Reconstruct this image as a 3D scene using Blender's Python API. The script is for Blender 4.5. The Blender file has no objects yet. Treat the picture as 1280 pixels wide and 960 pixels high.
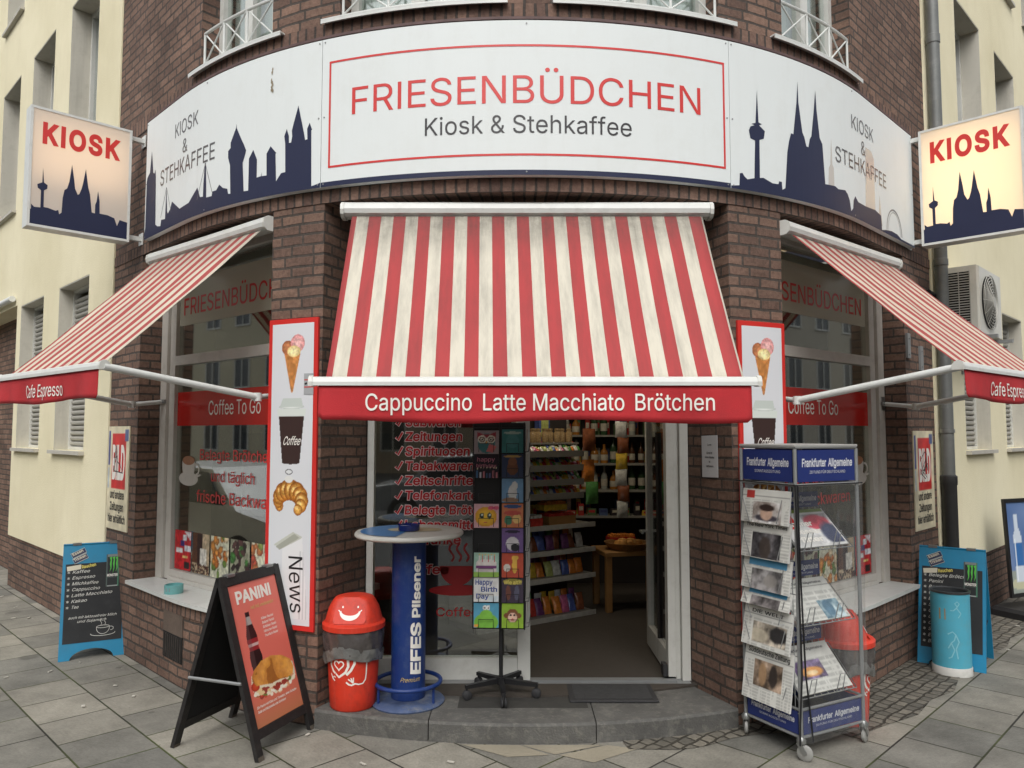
import bpy, bmesh, math, random, os
import numpy as np
from mathutils import Vector, Matrix
from mathutils.geometry import delaunay_2d_cdt

random.seed(7)
RAD = math.radians
COL = bpy.context.scene.collection
SC = bpy.context.scene

# ------------------------------------------------------------------ camera
cam = bpy.data.cameras.new('camera')
cam.sensor_width = 36.0
cam.lens = 36.0 * 948 / 1280
cam.clip_end = 1000
camo = bpy.data.objects.new('camera', cam)
camo.location = (-0.075, -2.977, 1.75)
camo.rotation_euler = (math.pi / 2 + 0.06419, 0, 0)
COL.objects.link(camo)
SC.camera = camo

# ------------------------------------------------------------------ sky, sun, exposure
world = bpy.data.worlds.new('World')
SC.world = world
world.use_nodes = True
wn = world.node_tree
wn.nodes.clear()
sky = wn.nodes.new('ShaderNodeTexSky')
sky.sky_type = 'NISHITA'
sky.sun_disc = False
sky.sun_elevation = RAD(52)
sky.sun_rotation = RAD(190)
sky.dust_density = 3.0
sky.air_density = 1.0
hs = wn.nodes.new('ShaderNodeHueSaturation')       # overcast: the blue is washed out
hs.inputs['Saturation'].default_value = 0.14
wb = wn.nodes.new('ShaderNodeBackground')
wb.inputs['Strength'].default_value = 0.15
wo = wn.nodes.new('ShaderNodeOutputWorld')
wn.links.new(sky.outputs[0], hs.inputs['Color'])
wn.links.new(hs.outputs[0], wb.inputs['Color'])
wn.links.new(wb.outputs[0], wo.inputs['Surface'])

sl = bpy.data.lights.new('sun', 'SUN')
sl.energy = 1.0
sl.angle = RAD(40)
sl.color = (1.0, 0.965, 0.91)
so = bpy.data.objects.new('sun', sl)
so.rotation_euler = Vector((0.0, 0.62, -0.78)).to_track_quat('-Z', 'Y').to_euler()
so.location = (0, -6, 12)
COL.objects.link(so)

SC.view_settings.view_transform = 'Standard'
SC.view_settings.look = 'None'
SC.view_settings.exposure = 0.5
SC.view_settings.gamma = 1
SC.view_settings.use_curve_mapping = False
SC.cycles.max_bounces = 9
SC.cycles.transparent_max_bounces = 24
SC.cycles.caustics_reflective = False
SC.cycles.caustics_refractive = False

# ------------------------------------------------------------------ materials
def lin(c):
    c = c / 255.0
    return c / 12.92 if c <= 0.04045 else ((c + 0.055) / 1.055) ** 2.4

def S(r, g, b):
    return (lin(r), lin(g), lin(b), 1)

MATS = {}

def nodes_of(name):
    m = bpy.data.materials.new(name)
    m.use_nodes = True
    nt = m.node_tree
    p = nt.nodes['Principled BSDF']
    return m, nt, p

def N(nt, typ, **kw):
    n = nt.nodes.new(typ)
    for k, v in kw.items():
        if k in n.inputs.keys():
            n.inputs[k].default_value = v
        else:
            setattr(n, k, v)
    return n

def mat(name, col, rough=0.5, var=0.12, scale=6.0, metal=0.0, bump=0.0, bscale=60.0, dirt=None, spec=0.5, detail=5.0, streak=None):
    """plain surface with cloudy tone variation, fine grain and optional dirt"""
    if name in MATS:
        return MATS[name]
    m, nt, p = nodes_of(name)
    L = nt.links.new
    tc = N(nt, 'ShaderNodeTexCoord')
    nz = N(nt, 'ShaderNodeTexNoise', Scale=scale, Detail=detail, Roughness=0.6)
    L(tc.outputs['Object'], nz.inputs['Vector'])
    mp = N(nt, 'ShaderNodeMapRange')
    mp.inputs['From Min'].default_value = 0.3
    mp.inputs['From Max'].default_value = 0.7
    mp.inputs['To Min'].default_value = 1 - var
    mp.inputs['To Max'].default_value = 1 + var * 0.6
    L(nz.outputs['Fac'], mp.inputs['Value'])
    mx = N(nt, 'ShaderNodeMix', data_type='RGBA', blend_type='MULTIPLY')
    mx.inputs[0].default_value = 1
    mx.inputs[6].default_value = col
    cc = N(nt, 'ShaderNodeCombineColor')
    for i in range(3):
        L(mp.outputs[0], cc.inputs[i])
    L(cc.outputs[0], mx.inputs[7])
    out = mx.outputs[2]
    if dirt:
        dc, amt, ds = dirt
        n2 = N(nt, 'ShaderNodeTexNoise', Scale=ds, Detail=8.0, Roughness=0.7)
        L(tc.outputs['Object'], n2.inputs['Vector'])
        r2 = N(nt, 'ShaderNodeMapRange')
        r2.inputs['From Min'].default_value = 0.5
        r2.inputs['From Max'].default_value = 0.75
        r2.inputs['To Max'].default_value = amt
        L(n2.outputs['Fac'], r2.inputs['Value'])
        m2 = N(nt, 'ShaderNodeMix', data_type='RGBA')
        m2.inputs[7].default_value = dc
        L(out, m2.inputs[6])
        L(r2.outputs[0], m2.inputs[0])
        out = m2.outputs[2]
    if streak:
        dc, amt, ds = streak
        mq = N(nt, 'ShaderNodeMapping')
        mq.inputs['Scale'].default_value = (ds * 6, ds * 6, ds * 0.45)
        L(tc.outputs['Object'], mq.inputs['Vector'])
        n4 = N(nt, 'ShaderNodeTexNoise', Scale=1.0, Detail=7.0, Roughness=0.7)
        L(mq.outputs[0], n4.inputs['Vector'])
        r4 = N(nt, 'ShaderNodeMapRange')
        r4.inputs['From Min'].default_value = 0.5
        r4.inputs['From Max'].default_value = 0.8
        r4.inputs['To Max'].default_value = amt
        L(n4.outputs['Fac'], r4.inputs['Value'])
        m4 = N(nt, 'ShaderNodeMix', data_type='RGBA')
        m4.inputs[7].default_value = dc
        L(out, m4.inputs[6])
        L(r4.outputs[0], m4.inputs[0])
        out = m4.outputs[2]
    L(out, p.inputs['Base Color'])
    p.inputs['Roughness'].default_value = rough
    p.inputs['Metallic'].default_value = metal
    p.inputs['Specular IOR Level'].default_value = spec
    if bump:
        nb = N(nt, 'ShaderNodeTexNoise', Scale=bscale, Detail=6.0)
        L(tc.outputs['Object'], nb.inputs['Vector'])
        bp = N(nt, 'ShaderNodeBump', Strength=bump, Distance=0.01)
        L(nb.outputs['Fac'], bp.inputs['Height'])
        L(bp.outputs[0], p.inputs['Normal'])
    MATS[name] = m
    return m

def brick_mat(name, c1, c2, mortar, bw, bh, msize=0.009, offset=0.5, stain=0.35, bump=0.9, pale=0.25):
    if name in MATS:
        return MATS[name]
    m, nt, p = nodes_of(name)
    L = nt.links.new
    uv = N(nt, 'ShaderNodeUVMap')
    # slight waviness so courses are not ruled lines
    wob = N(nt, 'ShaderNodeTexNoise', Scale=5.0, Detail=5.0)
    L(uv.outputs[0], wob.inputs['Vector'])
    sub = N(nt, 'ShaderNodeVectorMath', operation='SUBTRACT')
    sub.inputs[1].default_value = (0.5, 0.5, 0.5)
    L(wob.outputs['Color'], sub.inputs[0])
    scl = N(nt, 'ShaderNodeVectorMath', operation='SCALE')
    scl.inputs['Scale'].default_value = 0.022
    L(sub.outputs[0], scl.inputs[0])
    add = N(nt, 'ShaderNodeVectorMath', operation='ADD')
    L(uv.outputs[0], add.inputs[0])
    L(scl.outputs[0], add.inputs[1])
    br = N(nt, 'ShaderNodeTexBrick', Scale=1.0)
    br.offset = offset
    if offset:
        br.squash = 1.35
        br.squash_frequency = 3
        br.offset_frequency = 2
    br.inputs['Color1'].default_value = c1
    br.inputs['Color2'].default_value = c2
    br.inputs['Mortar'].default_value = mortar
    br.inputs['Mortar Size'].default_value = msize
    br.inputs['Mortar Smooth'].default_value = 0.25
    br.inputs['Bias'].default_value = -0.1
    br.inputs['Brick Width'].default_value = bw
    br.inputs['Row Height'].default_value = bh
    L(add.outputs[0], br.inputs['Vector'])
    # mottling inside the bricks
    n1 = N(nt, 'ShaderNodeTexNoise', Scale=38.0, Detail=6.0, Roughness=0.7)
    L(uv.outputs[0], n1.inputs['Vector'])
    n2 = N(nt, 'ShaderNodeTexNoise', Scale=1.7, Detail=6.0, Roughness=0.65)
    L(uv.outputs[0], n2.inputs['Vector'])
    r1 = N(nt, 'ShaderNodeMapRange')
    r1.inputs['From Min'].default_value = 0.3
    r1.inputs['From Max'].default_value = 0.7
    r1.inputs['To Min'].default_value = 0.68
    r1.inputs['To Max'].default_value = 1.32
    L(n1.outputs['Fac'], r1.inputs['Value'])
    r2 = N(nt, 'ShaderNodeMapRange')
    r2.inputs['From Min'].default_value = 0.3
    r2.inputs['From Max'].default_value = 0.7
    r2.inputs['To Min'].default_value = 1 - stain
    r2.inputs['To Max'].default_value = 1 + stain * 0.6
    L(n2.outputs['Fac'], r2.inputs['Value'])
    mu = N(nt, 'ShaderNodeMath', operation='MULTIPLY')
    L(r1.outputs[0], mu.inputs[0])
    L(r2.outputs[0], mu.inputs[1])
    sc = N(nt, 'ShaderNodeVectorMath', operation='SCALE')
    L(br.outputs['Color'], sc.inputs[0])
    L(mu.outputs[0], sc.inputs['Scale'])
    # pale bloom in blotches
    n3 = N(nt, 'ShaderNodeTexNoise', Scale=9.0, Detail=8.0, Roughness=0.75)
    L(uv.outputs[0], n3.inputs['Vector'])
    r3 = N(nt, 'ShaderNodeMapRange')
    r3.inputs['From Min'].default_value = 0.56
    r3.inputs['From Max'].default_value = 0.8
    r3.inputs['To Max'].default_value = pale
    L(n3.outputs['Fac'], r3.inputs['Value'])
    mx = N(nt, 'ShaderNodeMix', data_type='RGBA')
    L(r3.outputs[0], mx.inputs[0])
    L(sc.outputs[0], mx.inputs[6])
    mx.inputs[7].default_value = (0.33, 0.27, 0.22, 1)
    L(mx.outputs[2], p.inputs['Base Color'])
    p.inputs['Roughness'].default_value = 0.85
    p.inputs['Specular IOR Level'].default_value = 0.3
    inv = N(nt, 'ShaderNodeMath', operation='MULTIPLY_ADD')
    inv.inputs[1].default_value = -1.0
    inv.inputs[2].default_value = 1.0
    L(br.outputs['Fac'], inv.inputs[0])
    ad = N(nt, 'ShaderNodeMath', operation='MULTIPLY_ADD')
    L(n1.outputs['Fac'], ad.inputs[0])
    ad.inputs[1].default_value = 0.35
    L(inv.outputs[0], ad.inputs[2])
    bp = N(nt, 'ShaderNodeBump', Strength=bump, Distance=0.012)
    L(ad.outputs[0], bp.inputs['Height'])
    L(bp.outputs[0], p.inputs['Normal'])
    MATS[name] = m
    return m

BRICK = brick_mat('brown_brick', (0.235, 0.146, 0.108, 1), (0.125, 0.078, 0.061, 1), (0.078, 0.064, 0.055, 1), 0.165, 0.0665, bump=0.7)
SOLDIER = brick_mat('soldier_brick', (0.225, 0.14, 0.105, 1), (0.12, 0.074, 0.06, 1), (0.07, 0.057, 0.05, 1), 0.068, 0.6, offset=0.0, bump=0.7)

def glass_mat(name, base=0.045, tint=(1, 1, 1, 1), power=5.0, haze=0.0):
    if name in MATS:
        return MATS[name]
    m = bpy.data.materials.new(name)
    m.use_nodes = True
    nt = m.node_tree
    nt.nodes.clear()
    L = nt.links.new
    lw = N(nt, 'ShaderNodeLayerWeight')
    lw.inputs['Blend'].default_value = 0.5
    pw = N(nt, 'ShaderNodeMath', operation='POWER')
    pw.inputs[1].default_value = power
    L(lw.outputs['Facing'], pw.inputs[0])
    ma = N(nt, 'ShaderNodeMath', operation='MULTIPLY_ADD')
    ma.inputs[1].default_value = 1 - base
    ma.inputs[2].default_value = base
    L(pw.outputs[0], ma.inputs[0])
    tr = N(nt, 'ShaderNodeBsdfTransparent')
    tr.inputs[0].default_value = tint
    gl = N(nt, 'ShaderNodeBsdfGlossy')
    gl.inputs['Roughness'].default_value = 0.02
    gl.inputs['Color'].default_value = (1, 1, 1, 1)
    mx = N(nt, 'ShaderNodeMixShader')
    L(ma.outputs[0], mx.inputs[0])
    src = tr.outputs[0]
    if haze:
        df = N(nt, 'ShaderNodeBsdfDiffuse')
        df.inputs['Color'].default_value = (0.8, 0.82, 0.82, 1)
        m2 = N(nt, 'ShaderNodeMixShader')
        tc = N(nt, 'ShaderNodeTexCoord')
        nz = N(nt, 'ShaderNodeTexNoise', Scale=5.0, Detail=4.0)
        L(tc.outputs['Object'], nz.inputs['Vector'])
        mh = N(nt, 'ShaderNodeMath', operation='MULTIPLY')
        mh.inputs[1].default_value = haze * 2
        L(nz.outputs['Fac'], mh.inputs[0])
        L(mh.outputs[0], m2.inputs[0])
        L(tr.outputs[0], m2.inputs[1])
        L(df.outputs[0], m2.inputs[2])
        src = m2.outputs[0]
        bp = N(nt, 'ShaderNodeBump', Strength=0.5, Distance=0.02)
        L(nz.outputs['Fac'], bp.inputs['Height'])
        L(bp.outputs[0], gl.inputs['Normal'])
        gl.inputs['Roughness'].default_value = 0.1
    L(src, mx.inputs[1])
    L(gl.outputs[0], mx.inputs[2])
    ou = N(nt, 'ShaderNodeOutputMaterial')
    L(mx.outputs[0], ou.inputs['Surface'])
    MATS[name] = m
    return m

GLASS = glass_mat('window_glass', 0.12, (0.88, 0.92, 0.90, 1), 3.2)
FILM = glass_mat('clear_plastic', 0.05, (0.96, 0.965, 0.965, 1), 4.0, haze=0.035)

def film_mat(name, col, alpha):
    """coloured adhesive film on glass: partly see-through"""
    if name in MATS:
        return MATS[name]
    m, nt, p = nodes_of(name)
    p.inputs['Base Color'].default_value = col
    p.inputs['Alpha'].default_value = alpha
    p.inputs['Roughness'].default_value = 0.15
    MATS[name] = m
    return m

def vcol_mat(name, rough=0.4, spec=0.4):
    if name in MATS:
        return MATS[name]
    m, nt, p = nodes_of(name)
    a = N(nt, 'ShaderNodeVertexColor')
    a.layer_name = 'Col'
    nt.links.new(a.outputs['Color'], p.inputs['Base Color'])
    p.inputs['Roughness'].default_value = rough
    p.inputs['Specular IOR Level'].default_value = spec
    MATS[name] = m
    return m

PRINT = vcol_mat('printed_paper', 0.35)
MATTE_PRINT = vcol_mat('newsprint', 0.8, 0.2)

WHITE_METAL = mat('white_coated_metal', S(212, 214, 210), 0.35, 0.06, 4, dirt=(S(140, 135, 122), 0.25, 9))
WHITE_PLASTIC = mat('white_frame_plastic', S(208, 208, 202), 0.35, 0.05, 4, dirt=(S(130, 122, 108), 0.3, 7))
GREY_FRAME = mat('grey_white_frame', S(204, 200, 192), 0.4, 0.06, 4, dirt=(S(120, 112, 98), 0.3, 7))
SIGN_WHITE = mat('sign_white', S(224, 229, 228), 0.55, 0.02, 2, dirt=(S(196, 196, 188), 0.2, 4), spec=0.25, streak=(S(176, 174, 166), 0.09, 2.2))
NAVY = mat('sign_navy', S(38, 43, 70), 0.45, 0.08, 3, spec=0.3)
PALE_GREY = mat('sign_pale_grey', S(196, 190, 182), 0.25, 0.04, 3)
SIGN_RED = mat('sign_red', S(208, 52, 48), 0.3, 0.05, 3)
SIGN_BLACK = mat('sign_black', S(52, 50, 52), 0.3, 0.05, 3)
TEXT_WHITE = mat('lettering_white', S(240, 236, 228), 0.45, 0.03, 5)
TEXT_BLACK = mat('lettering_black', S(28, 28, 30), 0.5, 0.05, 5)
TEXT_GREY = mat('lettering_grey', S(110, 110, 110), 0.5, 0.05, 5)
TEXT_RED = mat('lettering_red', S(208, 46, 44), 0.35, 0.06, 5)
TEXT_DARKRED = mat('lettering_dark_red', S(176, 28, 34), 0.35, 0.06, 5)
TEXT_PALE = mat('lettering_pale', S(214, 196, 194), 0.4, 0.05, 5)
GOLD = mat('lettering_gold', S(205, 180, 110), 0.35, 0.05, 5)
VALANCE = mat('valance_red_cloth', S(184, 42, 48), 0.85, 0.10, 4, bump=0.25, bscale=300, dirt=(S(120, 40, 42), 0.3, 5))
BLACK_METAL = mat('black_metal', S(30, 30, 32), 0.45, 0.1, 8)
BLACK_WOOD = mat('black_painted_wood', S(32, 30, 30), 0.6, 0.2, 14, bump=0.2, bscale=40, dirt=(S(80, 74, 68), 0.25, 16))
STEEL = mat('galvanised_steel', S(150, 152, 150), 0.35, 0.15, 12, metal=0.7)
GREY_STEEL = mat('grey_painted_steel', S(140, 142, 142), 0.4, 0.1, 10, metal=0.2)
RUBBER = mat('dark_rubber', S(48, 48, 50), 0.7, 0.15, 20)
WHEEL_GREY = mat('wheel_grey', S(150, 150, 146), 0.5, 0.15, 20)
BIN_RED = mat('bin_red_plastic', S(212, 60, 40), 0.5, 0.10, 5, dirt=(S(130, 50, 42), 0.5, 16), spec=0.35, streak=(S(226, 120, 104), 0.25, 5))
BAG = mat('bin_bag_grey', S(80, 75, 74), 0.2, 0.3, 14, bump=1.0, bscale=22, spec=0.9)
BLUE_ENAMEL = mat('deep_blue_enamel', S(22, 52, 116), 0.42, 0.08, 5, dirt=(S(90, 105, 135), 0.4, 18), streak=(S(80, 96, 130), 0.3, 5))
BLUE_WORN = mat('worn_blue_base', S(70, 86, 120), 0.65, 0.3, 16, dirt=(S(124, 126, 126), 0.85, 14))
TABLE_WHITE = mat('table_top_white', S(206, 204, 196), 0.3, 0.05, 4)
CHALK_BLUE = mat('chalkboard_blue_frame', S(26, 128, 168), 0.4, 0.1, 6, dirt=(S(60, 110, 130), 0.4, 8))
CHALK_BLACK = mat('chalkboard_black', S(34, 36, 38), 0.75, 0.25, 5, dirt=(S(70, 72, 74), 0.3, 6))
CHALK = mat('chalk_white', S(196, 196, 190), 0.9, 0.2, 60)
CHALK_YELLOW = mat('chalk_yellow', S(220, 205, 110), 0.9, 0.1, 30)
STONE = mat('step_dark_stone', S(92, 91, 88), 0.8, 0.28, 7, bump=0.45, bscale=90, dirt=(S(136, 133, 124), 0.6, 22), detail=9.0)
DARK_GAP = mat('dark_gap', S(26, 25, 24), 0.9, 0.1, 6)
PLASTER_IN = mat('shop_inner_wall', S(150, 142, 128), 0.8, 0.1, 3)
SHOP_DARK = mat('shop_dark_panel', S(54, 50, 48), 0.7, 0.1, 3)
FLOOR_IN = mat('brown_shop_floor', S(66, 60, 54), 0.75, 0.12, 20, bump=0.2, bscale=120)
WOODY = mat('pale_wood', S(164, 122, 72), 0.6, 0.15, 8)
SHUTTER = mat('roller_shutter_grey', S(162, 160, 152), 0.55, 0.1, 6, dirt=(S(110, 106, 96), 0.3, 6))
CURTAIN = mat('white_curtain', S(205, 208, 206), 0.85, 0.05, 4)

def plaster():
    m, nt, p = nodes_of('cream_plaster')
    L = nt.links.new
    tc = N(nt, 'ShaderNodeTexCoord')
    a = N(nt, 'ShaderNodeTexNoise', Scale=0.8, Detail=8.0, Roughness=0.6)
    L(tc.outputs['Object'], a.inputs['Vector'])
    cr = N(nt, 'ShaderNodeValToRGB')
    cr.color_ramp.elements[0].position = 0.3
    cr.color_ramp.elements[0].color = S(222, 213, 180)
    cr.color_ramp.elements[1].position = 0.7
    cr.color_ramp.elements[1].color = S(238, 230, 200)
    L(a.outputs['Fac'], cr.inputs[0])
    # run-off streaks
    mp = N(nt, 'ShaderNodeMapping')
    mp.inputs['Scale'].default_value = (3.5, 3.5, 0.8)
    L(tc.outputs['Object'], mp.inputs['Vector'])
    b = N(nt, 'ShaderNodeTexNoise', Scale=1.0, Detail=6.0, Roughness=0.7)
    L(mp.outputs[0], b.inputs['Vector'])
    r = N(nt, 'ShaderNodeMapRange')
    r.inputs['From Min'].default_value = 0.52
    r.inputs['From Max'].default_value = 0.8
    r.inputs['To Max'].default_value = 0.22
    L(b.outputs['Fac'], r.inputs['Value'])
    mx = N(nt, 'ShaderNodeMix', data_type='RGBA')
    L(r.outputs[0], mx.inputs[0])
    L(cr.outputs[0], mx.inputs[6])
    mx.inputs[7].default_value = S(196, 184, 152)
    L(mx.outputs[2], p.inputs['Base Color'])
    p.inputs['Roughness'].default_value = 0.9
    p.inputs['Specular IOR Level'].default_value = 0.2
    nb = N(nt, 'ShaderNodeTexNoise', Scale=90.0, Detail=5.0)
    L(tc.outputs['Object'], nb.inputs['Vector'])
    bp = N(nt, 'ShaderNodeBump', Strength=0.45, Distance=0.006)
    L(nb.outputs['Fac'], bp.inputs['Height'])
    L(bp.outputs[0], p.inputs['Normal'])
    return m
PLASTER = plaster()
JAMB = mat('pale_grey_jamb', S(196, 192, 180), 0.8, 0.08, 3, dirt=(S(140, 136, 124), 0.4, 6), streak=(S(140, 136, 124), 0.4, 1.5))

def pavement_mat():
    m, nt, p = nodes_of('pavement_slabs')
    L = nt.links.new
    tc = N(nt, 'ShaderNodeTexCoord')
    sep = N(nt, 'ShaderNodeSeparateXYZ')
    L(tc.outputs['Object'], sep.inputs[0])
    outs = []
    for ang in (RAD(45), RAD(-45)):
        mp = N(nt, 'ShaderNodeMapping')
        mp.inputs['Rotation'].default_value = (0, 0, ang)
        mp.inputs['Location'].default_value = (0.11, 0.07, 0)
        L(tc.outputs['Object'], mp.inputs['Vector'])
        br = N(nt, 'ShaderNodeTexBrick', Scale=1.0)
        br.offset = 0.5
        br.inputs['Color1'].default_value = S(114, 113, 107)
        br.inputs['Color2'].default_value = S(146, 142, 131)
        mo = N(nt, 'ShaderNodeTexNoise', Scale=1.3, Detail=6.0)
        L(tc.outputs['Object'], mo.inputs['Vector'])
        mr = N(nt, 'ShaderNodeValToRGB')
        mr.color_ramp.elements[0].position = 0.42
        mr.color_ramp.elements[0].color = S(52, 50, 45)
        mr.color_ramp.elements[1].position = 0.62
        mr.color_ramp.elements[1].color = S(78, 84, 50)
        L(mo.outputs['Fac'], mr.inputs[0])
        L(mr.outputs[0], br.inputs['Mortar'])
        br.inputs['Mortar Size'].default_value = 0.006
        br.inputs['Mortar Smooth'].default_value = 0.3
        br.inputs['Brick Width'].default_value = 0.42
        br.inputs['Row Height'].default_value = 0.40
        L(mp.outputs[0], br.inputs['Vector'])
        outs.append(br)
    gt = N(nt, 'ShaderNodeMath', operation='GREATER_THAN')
    gt.inputs[1].default_value = 0.3
    L(sep.outputs[0], gt.inputs[0])
    mc = N(nt, 'ShaderNodeMix', data_type='RGBA')
    L(gt.outputs[0], mc.inputs[0])
    L(outs[0].outputs['Color'], mc.inputs[6])
    L(outs[1].outputs['Color'], mc.inputs[7])
    mf = N(nt, 'ShaderNodeMix', data_type='FLOAT')
    L(gt.outputs[0], mf.inputs[0])
    L(outs[0].outputs['Fac'], mf.inputs[2])
    L(outs[1].outputs['Fac'], mf.inputs[3])
    # mottling, stains, gum spots
    n1 = N(nt, 'ShaderNodeTexNoise', Scale=2.2, Detail=9.0, Roughness=0.7)
    n2 = N(nt, 'ShaderNodeTexNoise', Scale=70.0, Detail=5.0, Roughness=0.7)
    for n in (n1, n2):
        L(tc.outputs['Object'], n.inputs['Vector'])
    r1 = N(nt, 'ShaderNodeMapRange')
    r1.inputs['From Min'].default_value = 0.3
    r1.inputs['From Max'].default_value = 0.7
    r1.inputs['To Min'].default_value = 0.58
    r1.inputs['To Max'].default_value = 1.24
    L(n1.outputs['Fac'], r1.inputs['Value'])
    r2 = N(nt, 'ShaderNodeMapRange')
    r2.inputs['From Min'].default_value = 0.3
    r2.inputs['From Max'].default_value = 0.7
    r2.inputs['To Min'].default_value = 0.8
    r2.inputs['To Max'].default_value = 1.18
    L(n2.outputs['Fac'], r2.inputs['Value'])
    mu = N(nt, 'ShaderNodeMath', operation='MULTIPLY')
    L(r1.outputs[0], mu.inputs[0])
    L(r2.outputs[0], mu.inputs[1])
    sc = N(nt, 'ShaderNodeVectorMath', operation='SCALE')
    L(mc.outputs[2], sc.inputs[0])
    L(mu.outputs[0], sc.inputs['Scale'])
    vo = N(nt, 'ShaderNodeTexVoronoi', Scale=3.1)
    L(tc.outputs['Object'], vo.inputs['Vector'])
    lt = N(nt, 'ShaderNodeMath', operation='LESS_THAN')
    lt.inputs[1].default_value = 0.075
    L(vo.outputs['Distance'], lt.inputs[0])
    sp = N(nt, 'ShaderNodeSeparateColor')
    L(vo.outputs['Color'], sp.inputs[0])
    g2 = N(nt, 'ShaderNodeMath', operation='GREATER_THAN')
    g2.inputs[1].default_value = 0.62
    L(sp.outputs[0], g2.inputs[0])
    m3 = N(nt, 'ShaderNodeMath', operation='MULTIPLY')
    L(lt.outputs[0], m3.inputs[0])
    L(g2.outputs[0], m3.inputs[1])
    m4 = N(nt, 'ShaderNodeMath', operation='MULTIPLY')
    m4.inputs[1].default_value = 0.6
    L(m3.outputs[0], m4.inputs[0])
    mg = N(nt, 'ShaderNodeMix', data_type='RGBA')
    L(m4.outputs[0], mg.inputs[0])
    L(sc.outputs[0], mg.inputs[6])
    mg.inputs[7].default_value = S(86, 84, 78)
    last = mg.outputs[2]
    for sc_, th, gate, col in ((5.3, .06, .72, S(176, 172, 162)), (9.0, .07, .6, S(70, 68, 62)), (1.9, .16, .7, S(80, 78, 72))):
        v3 = N(nt, 'ShaderNodeTexVoronoi', Scale=sc_)
        ns = N(nt, 'ShaderNodeTexNoise', Scale=sc_ * 6, Detail=3.0)
        L(tc.outputs['Object'], ns.inputs['Vector'])
        dv = N(nt, 'ShaderNodeVectorMath', operation='SCALE')
        dv.inputs['Scale'].default_value = 0.12 / sc_
        L(ns.outputs['Color'], dv.inputs[0])
        av = N(nt, 'ShaderNodeVectorMath', operation='ADD')
        L(tc.outputs['Object'], av.inputs[0])
        L(dv.outputs[0], av.inputs[1])
        L(av.outputs[0], v3.inputs['Vector'])
        a1 = N(nt, 'ShaderNodeMapRange')
        a1.inputs['From Min'].default_value = th
        a1.inputs['From Max'].default_value = th * .6
        a1.inputs['To Max'].default_value = .6
        L(v3.outputs['Distance'], a1.inputs['Value'])
        s3 = N(nt, 'ShaderNodeSeparateColor')
        L(v3.outputs['Color'], s3.inputs[0])
        a2 = N(nt, 'ShaderNodeMath', operation='GREATER_THAN')
        a2.inputs[1].default_value = gate
        L(s3.outputs[1], a2.inputs[0])
        a3 = N(nt, 'ShaderNodeMath', operation='MULTIPLY')
        L(a1.outputs[0], a3.inputs[0])
        L(a2.outputs[0], a3.inputs[1])
        mm = N(nt, 'ShaderNodeMix', data_type='RGBA')
        L(a3.outputs[0], mm.inputs[0])
        L(last, mm.inputs[6])
        mm.inputs[7].default_value = col
        last = mm.outputs[2]
    L(last, p.inputs['Base Color'])
    p.inputs['Roughness'].default_value = 0.78
    p.inputs['Specular IOR Level'].default_value = 0.35
    ad = N(nt, 'ShaderNodeMath', operation='MULTIPLY_ADD')
    ad.inputs[1].default_value = -1.0
    L(mf.outputs[0], ad.inputs[0])
    m5 = N(nt, 'ShaderNodeMath', operation='MULTIPLY')
    m5.inputs[1].default_value = 0.35
    L(n2.outputs['Fac'], m5.inputs[0])
    L(m5.outputs[0], ad.inputs[2])
    bp = N(nt, 'ShaderNodeBump', Strength=0.7, Distance=0.008)
    L(ad.outputs[0], bp.inputs['Height'])
    L(bp.outputs[0], p.inputs['Normal'])
    return m

def cobble_mat():
    """small square setts laid in rows"""
    m, nt, p = nodes_of('cobble_setts')
    L = nt.links.new
    tc = N(nt, 'ShaderNodeTexCoord')
    mp = N(nt, 'ShaderNodeMapping')
    mp.inputs['Rotation'].default_value = (0, 0, RAD(-43))
    L(tc.outputs['Object'], mp.inputs['Vector'])
    wob = N(nt, 'ShaderNodeTexNoise', Scale=4.0, Detail=3.0)
    L(tc.outputs['Object'], wob.inputs['Vector'])
    sc = N(nt, 'ShaderNodeVectorMath', operation='SCALE')
    sc.inputs['Scale'].default_value = 0.10
    L(wob.outputs['Color'], sc.inputs[0])
    ad = N(nt, 'ShaderNodeVectorMath', operation='ADD')
    L(mp.outputs[0], ad.inputs[0])
    L(sc.outputs[0], ad.inputs[1])
    br = N(nt, 'ShaderNodeTexBrick', Scale=1.0)
    br.offset = 0.45
    br.inputs['Color1'].default_value = S(88, 85, 78)
    br.inputs['Color2'].default_value = S(122, 117, 106)
    br.inputs['Mortar'].default_value = S(60, 56, 48)
    br.inputs['Mortar Size'].default_value = 0.009
    br.inputs['Mortar Smooth'].default_value = 0.6
    br.inputs['Brick Width'].default_value = 0.085
    br.inputs['Row Height'].default_value = 0.075
    L(ad.outputs[0], br.inputs['Vector'])
    n2 = N(nt, 'ShaderNodeTexNoise', Scale=30.0, Detail=6.0)
    L(tc.outputs['Object'], n2.inputs['Vector'])
    r2 = N(nt, 'ShaderNodeMapRange')
    r2.inputs['To Min'].default_value = 0.65
    r2.inputs['To Max'].default_value = 1.3
    L(n2.outputs['Fac'], r2.inputs['Value'])
    s2 = N(nt, 'ShaderNodeVectorMath', operation='SCALE')
    L(br.outputs['Color'], s2.inputs[0])
    L(r2.outputs[0], s2.inputs['Scale'])
    L(s2.outputs[0], p.inputs['Base Color'])
    p.inputs['Roughness'].default_value = 0.8
    iv = N(nt, 'ShaderNodeMath', operation='MULTIPLY_ADD')
    iv.inputs[1].default_value = -1.0
    L(br.outputs['Fac'], iv.inputs[0])
    L(n2.outputs['Fac'], iv.inputs[2])
    bp = N(nt, 'ShaderNodeBump', Strength=0.9, Distance=0.012)
    L(iv.outputs[0], bp.inputs['Height'])
    L(bp.outputs[0], p.inputs['Normal'])
    return m

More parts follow.
